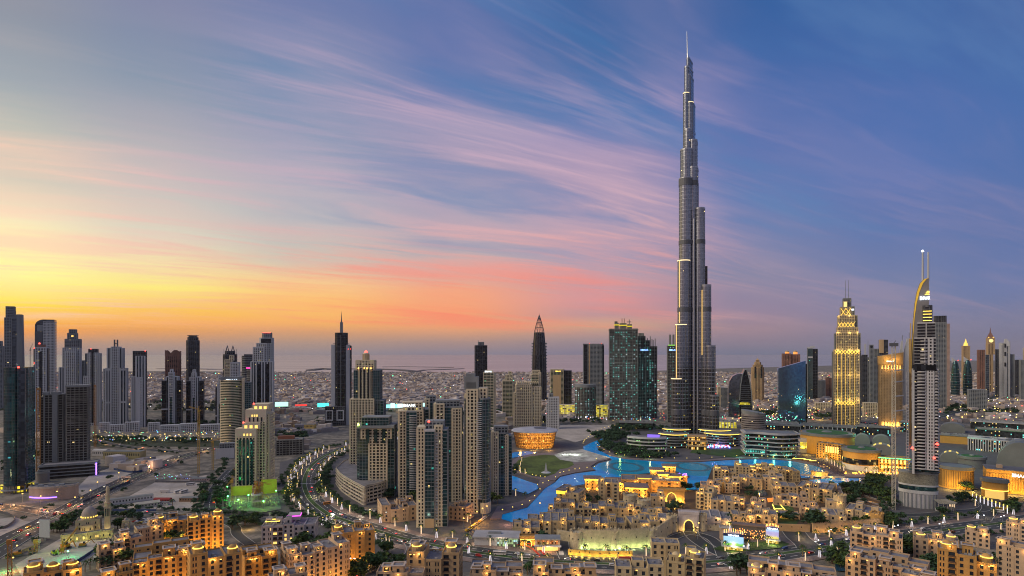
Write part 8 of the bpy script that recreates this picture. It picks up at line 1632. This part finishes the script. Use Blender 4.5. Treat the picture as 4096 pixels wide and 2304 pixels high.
for py in [1492 + i*.85 for i in range(int((1655-1492)/.85))]:
    Y = CAMH*FPX/(py-HZ); dpx = 21*FPX/Y*(1.75 if py < 1620 else 3.0); px = -60 + rf.uniform(0, dpx)
    if rf.random() < max(0, (py-1530)/150*.5): continue
    while px < 4160:
        px += dpx*rf.uniform(.8, 1.9)
        if py > 1612 and (px < 1000 and px > 300): continue
        if px > 2900 and py > 1640: continue
        if 3700 < px and py > 1540 and abs((px-3780)/(4096-3780) - (1668-py)/(1668-1548)) < .12: continue
        cand.append((py, px))
for x0_, x1_, y0_, y1_, n_ in ((1095,1325,1662,1752,34),(385,620,1842,1895,8),(2900,3560,1606,1690,60),(3730,4096,1596,1700,48),(2060,2450,1650,1690,22),(1610,2040,1655,1760,36),(0,330,1690,1750,14),(1130,1290,1770,1800,5)):
    for i in range(n_): cand.append((rf.uniform(y0_, y1_), rf.uniform(x0_, x1_)))
cand.sort(key=lambda a: -a[0]); near = 0
for j, (py, px) in enumerate(cand):
    x, y = gp(px, py + rf.uniform(-.5, .5)); 
    rd = min(abs(y - q_.y) + abs(x - q_.x)*.2 for q_ in roads['highway'][0]) if py > 1560 else 999
    if rd < 45: continue
    v = rf.choice((0,0,1,1,2,3)); m_ = rf.choice((0,0,1,2,3)); k_ = rf.uniform(.75, 1.35); rz = rf.choice((0,.3,-.4,.8))
    if near < 290 and 40 < px < 4060:
        near += 1; o = addobj('far_house', house_mesh(v, m_), None, (x, y, 0), rz, (k_, k_, k_)); tagp(o, '', 'house', 'flat-roofed houses of the far low-rise district'); reg(o, ('cream','grey','white','tan')[m_] + ' flat-roofed far house', x, y)
    else:
        me = house_mesh(v, m_); mb = stuffh[m_]; b0 = len(mb.v); c_, s_ = math.cos(rz)*k_, math.sin(rz)*k_
        mb.v += [(x + v_.co.x*c_ - v_.co.y*s_, y + v_.co.x*s_ + v_.co.y*c_, v_.co.z*k_) for v_ in me.vertices]; mb.f += [tuple(b0+i for i in p_.vertices) for p_ in me.polygons]
allm = MB(); mats_ = []
me = bpy.data.meshes.new('low_rise_district'); fi = []
for i, mb in enumerate(stuffh):
    b0 = len(allm.v); allm.v += mb.v; allm.f += [tuple(b0+k_ for k_ in f) for f in mb.f]; fi += [i]*len(mb.f); me.materials.append(HM[i])
me.from_pydata(allm.v, [], allm.f); me.polygons.foreach_set('material_index', fi); me.update(); o = bpy.data.objects.new('low_rise_district', me); COL.objects.link(o); tagp(o, 'thousands of far low houses filling the plain up to the coast', 'houses', None, 'stuff')
for i in range(8500):
    py = 1489 + 160*rf.random()**1.25; px = rf.uniform(-40, 4140)
    if rf.random() > .35 + .65*(math.sin(px*.013+py*.11)*.5+.5)*(math.sin(px*.031)*.5+.5): continue
    x, y = gp(px, py); r_ = rf.uniform(4, 8)
    for k_ in range(3): stufft.dome(x+rf.uniform(-r_, r_), y+rf.uniform(-r_, r_), r_*rf.uniform(.5, .9), rf.uniform(0, 2), rf.uniform(3, 7), 6, 2)
o = stufft.obj('far_tree_canopy', mat('far foliage', (.035,.05,.028), .95, var=.5, scale=.02, fine=.1)); tagp(o, 'dark tree clumps scattered through the far low-rise district', 'trees', None, 'stuff')
LC = {'y': glow('far yellow lamp', (1,.7,.2), 3), 'w': glow('far white lamp', (.9,.9,1), 3), 'g': glow('far green lamp', (.1,1,.5), 5), 'b': glow('far blue lamp', (.15,.3,1), 6), 'r': glow('far red lamp', (1,.08,.05), 5)}
def dot(x, y, z, r_, c): stuffl[c].prism(circ(x, y, r_, r_, 5), z, z+r_*1.6)
for i in range(760): px, py = rf.uniform(0, 4096), 1492 + 160*rf.random()**.9; x, y = gp(px, py); dot(x, y, 9, rf.uniform(.8, 2.0)*y/3200, rf.choice('yyywwgr'))
for i in range(260): x, y = gp(rf.uniform(2900, 3600), rf.uniform(1615, 1690)); dot(x, y, 8, rf.uniform(.5, 1.0), rf.choice('yyyyyrw'))
for i in range(260): x, y = gp(rf.uniform(2900, 4096), rf.uniform(1560, 1700)); dot(x, y, 10, rf.uniform(.6, 1.4), rf.choice('yyyyyrw'))
for i in range(170): x, y = gp(rf.uniform(360, 880), rf.uniform(1736, 1780)); dot(x, y, 7, rf.uniform(.3, .62), rf.choice('yyyyyyyywgb'))
for i in range(190): x, y = gp(rf.uniform(2180, 2960), rf.uniform(1655, 1690)); dot(x, y, 4, rf.uniform(.4, .9), rf.choice('yyywwgbr'))
for i in range(70): x, y = gp(rf.uniform(2830, 2920), rf.uniform(1786, 1796)); dot(x, y, 2, rf.uniform(.5, .9), rf.choice('bbbrb'))
for i in range(70): x, y = gp(rf.uniform(2980, 3190), rf.uniform(1708, 1736)); dot(x, y, 27, rf.uniform(.3, .8), rf.choice('ggww'))
for i in range(45): x, y = gp(rf.uniform(620, 760), rf.uniform(1905, 1925)); dot(x, y, 3, rf.uniform(.12, .22), rf.choice('wgb'))
nm_ = {'y': ('yellow_street_lights','scattered warm lamps across the city plain and tree strips'), 'w': ('white_street_lights','scattered white lamps across the city plain'), 'g': ('green_street_lights','scattered green lamps of the city and mall roofs'), 'b': ('blue_street_lights','scattered blue lamps of the plazas'), 'r': ('red_tail_lights','scattered red lamps and tail lights far away')}
for k_, mb in stuffl.items(): o = mb.obj(nm_[k_][0], LC[k_]); tagp(o, nm_[k_][1], 'lights', None, 'stuff')
for i in range(240):      # alley and garden lamps of the old town
    x, y = gp(rf.uniform(2280, 3500), rf.uniform(1900, 2120)); dot(x, y, 2, rf.uniform(.25, .45), 'y')
    if i % 5 == 0: plight(None, x, y, 3.5, 2000, (1,.52,.12), .4, 'alley_light')
for i in range(150): x, y = gp(rf.uniform(3200, 4096), rf.uniform(1690, 1850)); dot(x, y, 26, rf.uniform(.25, .5), rf.choice('gggyyw'))
for i in range(120): x, y = gp(rf.uniform(560, 1500), rf.uniform(2080, 2300)); dot(x, y, 1.5, rf.uniform(.2, .35), 'y')
for i in range(110): x, y = gp(rf.uniform(1100, 1330), rf.uniform(1660, 1760)); dot(x, y, 8, rf.uniform(.35, .7), rf.choice('yyygwb'))
for i in range(70): x, y = gp(rf.uniform(1350, 1640), rf.uniform(2025, 2085)); dot(x, y, 4, rf.uniform(.25, .4), rf.choice('yyywbr'))
# roadside billboards lit teal along the far road
for i, (L, Rr, top, by, c) in enumerate(((1100,1153,1608,1626,(.5,1,.75)),(1180,1228,1618,1624,(1,.05,.04)),(1270,1315,1612,1628,(.1,1,.85)),(1545,1600,1618,1632,(.3,1,.9)),(1562,1580,1613,1632,(.6,1,.8)),(1590,1630,1615,1630,(.7,1,.95)),(1690,1706,1612,1626,(.5,1,.9)))):
    s = Site(L, Rr, 1650, d=1); t = thing('lit_billboard', ('pale green lit billboard left of the needle tower','red lit strip sign left of the needle tower','teal lit billboard just left of the needle tower','long teal lit sign right of the olive-stone tower','small pale lit sign beside the long teal one','pale lit billboard left of the centre towers','small teal lit sign between the centre towers')[i], 'billboard', s.loc, s.rz); MB().box(-s.w/2, s.w/2, -.5, 0, s.z(by), s.z(top)).obj('lit_face', glow('lit face %d' % i, c, 1.3), t); MB().box(-.6, .6, 0, 1, 0, s.z(by)).obj('post', GREYC, t)
# ------------------------------------------------------------------ street lamps and traffic
LPM = MB().bar((0,0,0), (0,0,11), .16, 5, .1).bar((-2.2,0,10.4), (2.2,0,11), .09, 4).mesh('post', GREYC); LH = MB().box(-2.6,-1.6,-.25,.25,10.3,10.5).box(1.6,2.6,-.25,.25,10.9,11.1).mesh('lamp_head', COOL); LHW = MB().dome(0,0,.75,10.8,.9,8,3).mesh('lamp_head', WARM)
def lamp(px, py, warm=True): x, y = gp(px, py); t = thing('street_lamp', '', 'street lamp', (x, y, .2), rv.uniform(-.6, .6), 'street lamps'); addobj('lamp_head', LHW if warm else LH, addobj('post', LPM, t)); reg(t, 'warm globe street lamp' if warm else 'white double-arm street lamp', x, y)
for px, py in ((163,2025),(90,2015),(228,2005),(300,2030),(362,2000),(390,1965),(475,1925),(545,1890),(602,1860),(660,1835),(190,2090),(140,1980),(1855,2120),(1882,2108),(1908,2092),(1930,2078),(1948,2068),(2160,2055),(2240,2042),(700,1770),(640,1762),(560,1760),(1340,2290),(2790,2160),(2795,2140)): lamp(px, py)
for px, py in ((2985,2235),(3268,2215),(3585,2150),(4010,2110),(3765,2140),(1410,2290),(3320,2170),(2470,2250),(3925,2105)): lamp(px, py, False)
pp = prom[::2]; LPS = MB().bar((0,0,0), (0,0,4.5), .12, 4).mesh('post', GREYC); LHS = MB().dome(0,0,.62,4.4,.8,6,2).mesh('lamp_head', YEL)
def plamp(x, y, z=1.2): t = thing('promenade_lamp', '', 'lamp', (x, y, z), 0, 'small globe lamps along the lake promenade'); addobj('lamp_head', LHS, addobj('post', LPS, t)); reg(t, 'small globe lamp on the lake promenade', x, y)
for q_ in prom[::2]: plamp(q_.x, q_.y + 3)
for l, n_ in (([(2332,1785),(2345,1765),(2385,1735),(2440,1715),(2490,1708)],16),([(2240,1907),(2300,1892),(2378,1882)],7),([(2150,1956),(2185,1945),(2222,1925)],4),([(2010,2060),(2110,2030),(2160,1975)],6),([(2385,1850),(2440,1838)],5),([(2060,1895),(2130,1915),(2180,1925)],7),([(2075,1832),(2140,1812),(2200,1806)],6)):
    p = smooth(pts(l), 8)
    for i in range(n_): q_ = p[int(i*(len(p)-1)/(n_-1))]; plamp(q_.x, q_.y)
for l in ([(3352,1950),(3372,1985),(3430,2016),(3545,2046)],[(3376,1946),(3396,1975),(3450,2004),(3560,2034)],[(3400,1944),(3420,1965),(3470,1990),(3570,2020)]):
    struct('terrace_path', ribbon(MB(), smooth(pts(l), 6), -1.6, 1.6, 1.1, .8), PAVE); struct('terrace_kerb', ribbon(MB(), smooth(pts(l), 6), 1.6, 2.3, 1.3, 1.0), KERB)
# lit columns beside the mall drive
for i in range(10): px, py = 3890 + i*15.5, 2000 + i*6.2; x, y = gp(px, py); t = thing('light_column', 'glowing slim light column by the mall drive, number %s from the left' % ('one','two','three','four','five','six','seven','eight','nine','ten')[i], 'light column', (x, y, .3), 0, 'row of glowing columns by the mall drive'); MB().box(-.25, .25, -.25, .25, 0, 8.5).obj('column', mw, t); MB().box(-.32, .32, -.32, .32, 6.2, 8.6).obj('column_cap', YEL, t)
CARC = {'white':(.62,.62,.62),'silver':(.34,.35,.37),'black':(.02,.02,.025),'red':(.35,.02,.02),'grey':(.14,.14,.15),'blue':(.03,.06,.18),'yellow':(.5,.33,.03)}
CM = {k_: mat('car paint ' + k_, v, .3, var=.03, spec=.6) for k_, v in CARC.items()}; TYRE = mat('tyre', (.02,.02,.02), .9)
def carbody(m_, kind='car'):
    mb = MB(); pr = [(-2.25,.35),(-2.3,.85),(-1.9,1.0),(-1.25,1.45),(.5,1.48),(1.25,1.0),(2.2,.85),(2.3,.35)] if kind == 'car' else [(-2.4,.35),(-2.45,1.1),(-2.3,1.75),(.6,1.8),(1.4,1.15),(2.4,1.0),(2.45,.35)]
    n = len(pr); mb.v = [(x, -.92, z) for x, z in pr] + [(x, .92, z) for x, z in pr]; mb.f = [tuple(range(n)), tuple(range(2*n-1, n-1, -1))] + [((i+1) % n, i, n+i, n+(i+1) % n) for i in range(n)]; return mb.mesh('body', m_)
BODY = {(c, k_): carbody(CM[c], k_) for c in CARC for k_ in ('car', 'van')}
WIN = {'car': MB().box(-1.45,.75,-.95,.95,1.02,1.36).mesh('window', PANE), 'van': MB().box(-2.0,.8,-.95,.95,1.2,1.6).mesh('window', PANE)}
WHM = MB().bar((0,-.12,0),(0,.12,0),.33,8).mesh('wheel', TYRE)
HLG = MB().box(2.28,2.36,-.85,-.4,.6,.8).box(2.28,2.36,.4,.85,.6,.8).mesh('headlights', glow('headlight lens', (1,.9,.65), 4)); TLG = MB().box(-2.4,-2.3,-.85,-.35,.65,.9).box(-2.4,-2.3,.35,.85,.65,.9).mesh('tail_lights', glow('tail light lens', (1,.03,.02), 7))
def car(x, y, rz, col=None, kind=None, z=.45):
    col = col or rv.choice(('white','white','white','silver','black','grey','red','blue','yellow')); kind = kind or rv.choice(('car','car','van')); t = thing('parked_car' if z == .44 else 'car', '', 'car', (x, y, z), rz, 'cars on the roads'); t.scale = (1.1,)*3
    bo = addobj('body', BODY[(col, kind)], t); addobj('window', WIN[kind], bo)
    if z != .44: addobj('headlights', HLG, bo); addobj('tail_lights', TLG, bo)
    if y < 700: [addobj('wheel', WHM, t, (a, b_, .33)) for a in (-1.4, 1.4) for b_ in (-.85, .85)]
    reg(t, col + (' van' if kind == 'van' else ' car'), x, y)
def along(key, n_, side, u0=0, u1=1, off=None, jit=6):
    p, w = roads[key]; nn = normals(p)
    for i in range(n_):
        u = u0 + (u1-u0)*(i + rv.uniform(-.3, .3))/n_; k_ = min(len(p)-2, max(0, int(u*(len(p)-1)))); f_ = rv.random(); q_ = p[k_].lerp(p[k_+1], f_); d = (p[k_+1]-p[k_]).normalized()
        o_ = (off if off is not None else w*(rv.choice((.18, .30)) if w > 20 else .2))*side; q_ = q_ + nn[k_]*o_
        px = CX + q_.x/q_.y*FPX
        if -30 < px < 4120 and HZ + CAMH*FPX/q_.y < 2320: car(q_.x, q_.y, math.atan2(d.y, d.x) + (0 if side < 0 else PI), z=ROADZ[key] + .02)
ROADZ = {o.name.split('.')[0]: 0 for o in []}
ROADZ = {k_: .45 for k_ in roads}
along('boulevard', 36, -1, .05, .95); along('boulevard', 38, 1, .05, .95); along('boulevard', 14, -1, .38, .56, off=8); along('diagonal', 18, -1, .1, .95); along('diagonal', 18, 1, .1, .95)
along('side_street', 8, 1); along('side_street', 6, -1); along('cross', 4, 1, .2, .9, off=4); along('service_lane', 4, 1, off=4.2); along('highway', 40, 1, .6, 1); along('highway', 40, -1, .6, 1); along('lower_street', 3, -1, .2, .9, off=2.5); along('north_loop', 6, 1, off=4)
for i in range(18): x, y = gp(1870 + i*4.4, 2126 - i*3.3); car(x, y, .9, rv.choice(('yellow','white','yellow'))); 
plight(None, *gp(1900, 2110), 7, 7000, (1,.45,.08), 1); plight(None, *gp(1930, 2090), 7, 6000, (1,.45,.08), 1); plight(None, *gp(2030, 2100), 5, 3500, (1,.45,.3), 1)
for i in range(16): x, y = gp(530 + rv.uniform(0, 80), 2084 + rv.choice((0, 6, 12))); car(x, y, rv.choice((0, PI)), z=.44)
for i in range(22): x, y = gp(460 + rv.uniform(0, 110), 1862 + rv.choice((0, 4, 8))); car(x, y, 1.2, rv.choice(('white','silver')), z=.44)
for i in range(10): x, y = gp(1460 + i*5, 2045 + i*.5); car(x, y, 1.2, z=.44)
for i in range(8): x, y = gp(1310 + rv.uniform(-15, 25), 2068 + rv.uniform(-6, 8)); car(x, y, rv.uniform(-1, 1))
def bus(px, py, rz, lb, c=(.58,.58,.58), L=11, dd=False):
    x, y = gp(px, py); t = thing('bus', lb, 'bus', (x, y, .7), rz); h = 4.2 if dd else 3.1; MB().box(-L/2, L/2, -1.25, 1.25, .4, h).obj('body', mat('bus paint %s' % str(c), c, .35, var=.05), t); mb = MB().box(-L/2+.5, L/2-.2, -1.28, 1.28, h*.52, h*.78); mb.obj('window', PANE, t)
    [addobj('wheel', WHM, t, (a, b_, .33), 0, (1.4, 1, 1.4)) for a in (-L*.3, L*.32) for b_ in (-1.15, 1.15)]
for a in ((658,1972,0,'white bus parked on the left of the sand lot'),(762,1942,.7,'white bus parked at an angle near the barracks'),(712,1972,1.3,'left of two short white buses side by side on the sand lot'),(735,1972,1.3,'right of two short white buses side by side on the sand lot'),(485,1880,0,'white bus beside the showroom car yard'),(505,1915,.3,'white bus on the verge of the diagonal road'),(1998,2222,-.1,'white and blue bus on the boulevard in front of the glass-fronted shop'),(2095,2235,-.1,'white coach on the boulevard near the red path'),(3766,2048,-.6,'white coach on the loop in front of the sail-topped tower'),(3990,2052,-.6,'white coach at the mall junction'),(700,1808,0,'white bus where the north loop meets the diagonal road')): bus(*a)
bus(4008, 2044, -.6, 'yellow coach at the mall junction', (.5,.35,.03)); bus(1308, 2020, .5, 'orange-lit minibus on the bending boulevard', (.5,.2,.03), 8); bus(2500, 2252, 0, 'red double-deck bus on the boulevard by the yellow-lit garden wall', (.4,.03,.02), 11, True)
# crowd on the lakeside
mb = MB(); rc_ = random.Random(2)
for i in range(760):
    u = rc_.random(); px, py = 3262 + 110*u + rc_.gauss(0, 9), 1850 + 48*u + rc_.gauss(0, 7); x, y = gp(px, py); mb.prism(circ(x, y, .38, .3, 5), 1.0, 2.35, circ(x, y, .25, .2, 5)); mb.dome(x, y, .2, 2.35, .4, 5, 2)
tagp(mb.obj('crowd', mat('dark clothes', (.10,.08,.10), var=.6, scale=2, fine=4)), 'dense dark crowd gathered on the lakeside promenade by the mall', 'crowd', None, 'stuff')
mb = MB()
for i in range(60): px, py = rc_.uniform(3370, 3640), rc_.uniform(1893, 1902); x, y = gp(px, py); mb.box(x-.6, x+.6, y-.4, y+.4, 1.6, 3)
tagp(mb.obj('cafe_lights', glow('cafe lamps', (1,.42,.06), 3)), 'row of small amber terrace lamps below the orange mall fronts', 'lights', None, 'stuff')
for px in range(3290, 3640, 50): plight(None, *gp(px, 1892 if px > 3380 else 1870), 5, 2600, (1,.5,.12), 1)
for k_ in range(0, len(bp)-1, 5):      # a little of the street light on the boulevard pavements
    q_ = bp[k_]; px = CX + q_.x/q_.y*FPX
    if 0 < px < 4096: plight(None, q_.x + nb[k_].x*18, q_.y + nb[k_].y*18, 6, 1500, (1,.75,.5), 1); plight(None, q_.x - nb[k_].x*18, q_.y - nb[k_].y*18, 6, 1100, (1,.75,.5), 1)
for px, py, e, c in ((2300,1822,9000,(.9,1,.9)),(2260,1822,5000,(.9,1,.9)),(150,2040,9000,(1,.45,.2)),(230,2048,8000,(1,.5,.3)),(60,2030,9000,(1,.45,.15)),(0,2026,8000,(1,.4,.12)),(420,1780,6000,(1,.45,.15)),(340,1750,6000,(1,.45,.15)),(3150,1660,16000,(1,.55,.1)),(3050,1650,16000,(1,.5,.1)),(3280,1680,14000,(1,.6,.1)),(2420,1735,5000,(1,.3,.2)),(110,2120,5000,(1,.55,.25)),(300,2025,5000,(1,.5,.25)),(400,1980,4500,(1,.55,.3)),(500,1925,5000,(1,.5,.25)),(600,1880,5000,(1,.5,.25)),(700,1838,6000,(1,.5,.25)),(820,1805,6000,(1,.5,.2)),(560,1795,6000,(1,.45,.15)),(2600,1838,2500,(.7,1,.3)),(2480,1826,2500,(.5,1,.2)),(2960,1830,3000,(.2,1,.7)),(1235,1880,3000,(1,.75,.4)),(1260,1985,3000,(1,.75,.4)),(1400,1800,3500,(1,.75,.4)),(175,2000,3500,(.3,.2,1)),(2430,1830,2500,(1,.8,.5)),(2520,1812,3500,(.4,1,.1)),(2860,1792,5000,(.3,.3,1)),(2780,1796,5000,(1,.6,.15)),(1460,2012,2500,(1,.6,.2)),(1480,2035,1500,(1,.6,.2)),(1330,2065,3500,(1,.9,.6)),(3420,2185,1200,(.2,.15,1)),(3010,2180,2200,(1,.7,.3)),(3205,2150,2500,(1,.6,.2)),(3440,2135,2500,(1,.5,.1)),(1540,2110,1800,(1,.5,.15)),(1600,2122,1800,(1,.6,.2)),(1780,2140,2400,(1,.6,.15)),(990,2120,3500,(1,.6,.15))): plight(None, *gp(px, py), 6, e, c, 1)
for px, py, e, c in ((3300,1700,2500,(.6,1,.5)),(3400,1715,4500,(.5,1,.6)),(3480,1722,4500,(.2,1,.5)),(3560,1760,4000,(.2,1,.4)),(3800,1770,6000,(.2,1,.5)),(3880,1740,6000,(.3,1,.5)),(3980,1715,6000,(.8,1,.5)),(4060,1700,6000,(1,.8,.3)),(3860,1815,4000,(.2,1,.3)),(3440,1760,4000,(.3,1,.5))): plight(None, *gp(px, py + 60), 38, e*1.6, c, 1, 'roof_light')
label_all()
# ------------------------------------------------------------------ haze
hz_ = MB().box(-46000, 46000, -1500, 48000, -3.0, 900); o = hz_.obj('haze', None if False else mat('x', (1,1,1))); me = o.data; me.materials.clear()
mh = bpy.data.materials.new('haze'); mh.use_nodes = True; nh = mh.node_tree; nh.nodes.clear(); ov = nh.nodes.new('ShaderNodeOutputMaterial'); pv = nh.nodes.new('ShaderNodeVolumePrincipled')
pv.inputs['Color'].default_value = (.86,.84,.92,1); pv.inputs['Density'].default_value = 1.0e-5; pv.inputs['Anisotropy'].default_value = .0; nh.links.new(pv.outputs[0], ov.inputs['Volume']); me.materials.append(mh)
tagp(o, 'thin evening haze over the city', 'haze', None, 'stuff')
bpy.context.view_layer.update()
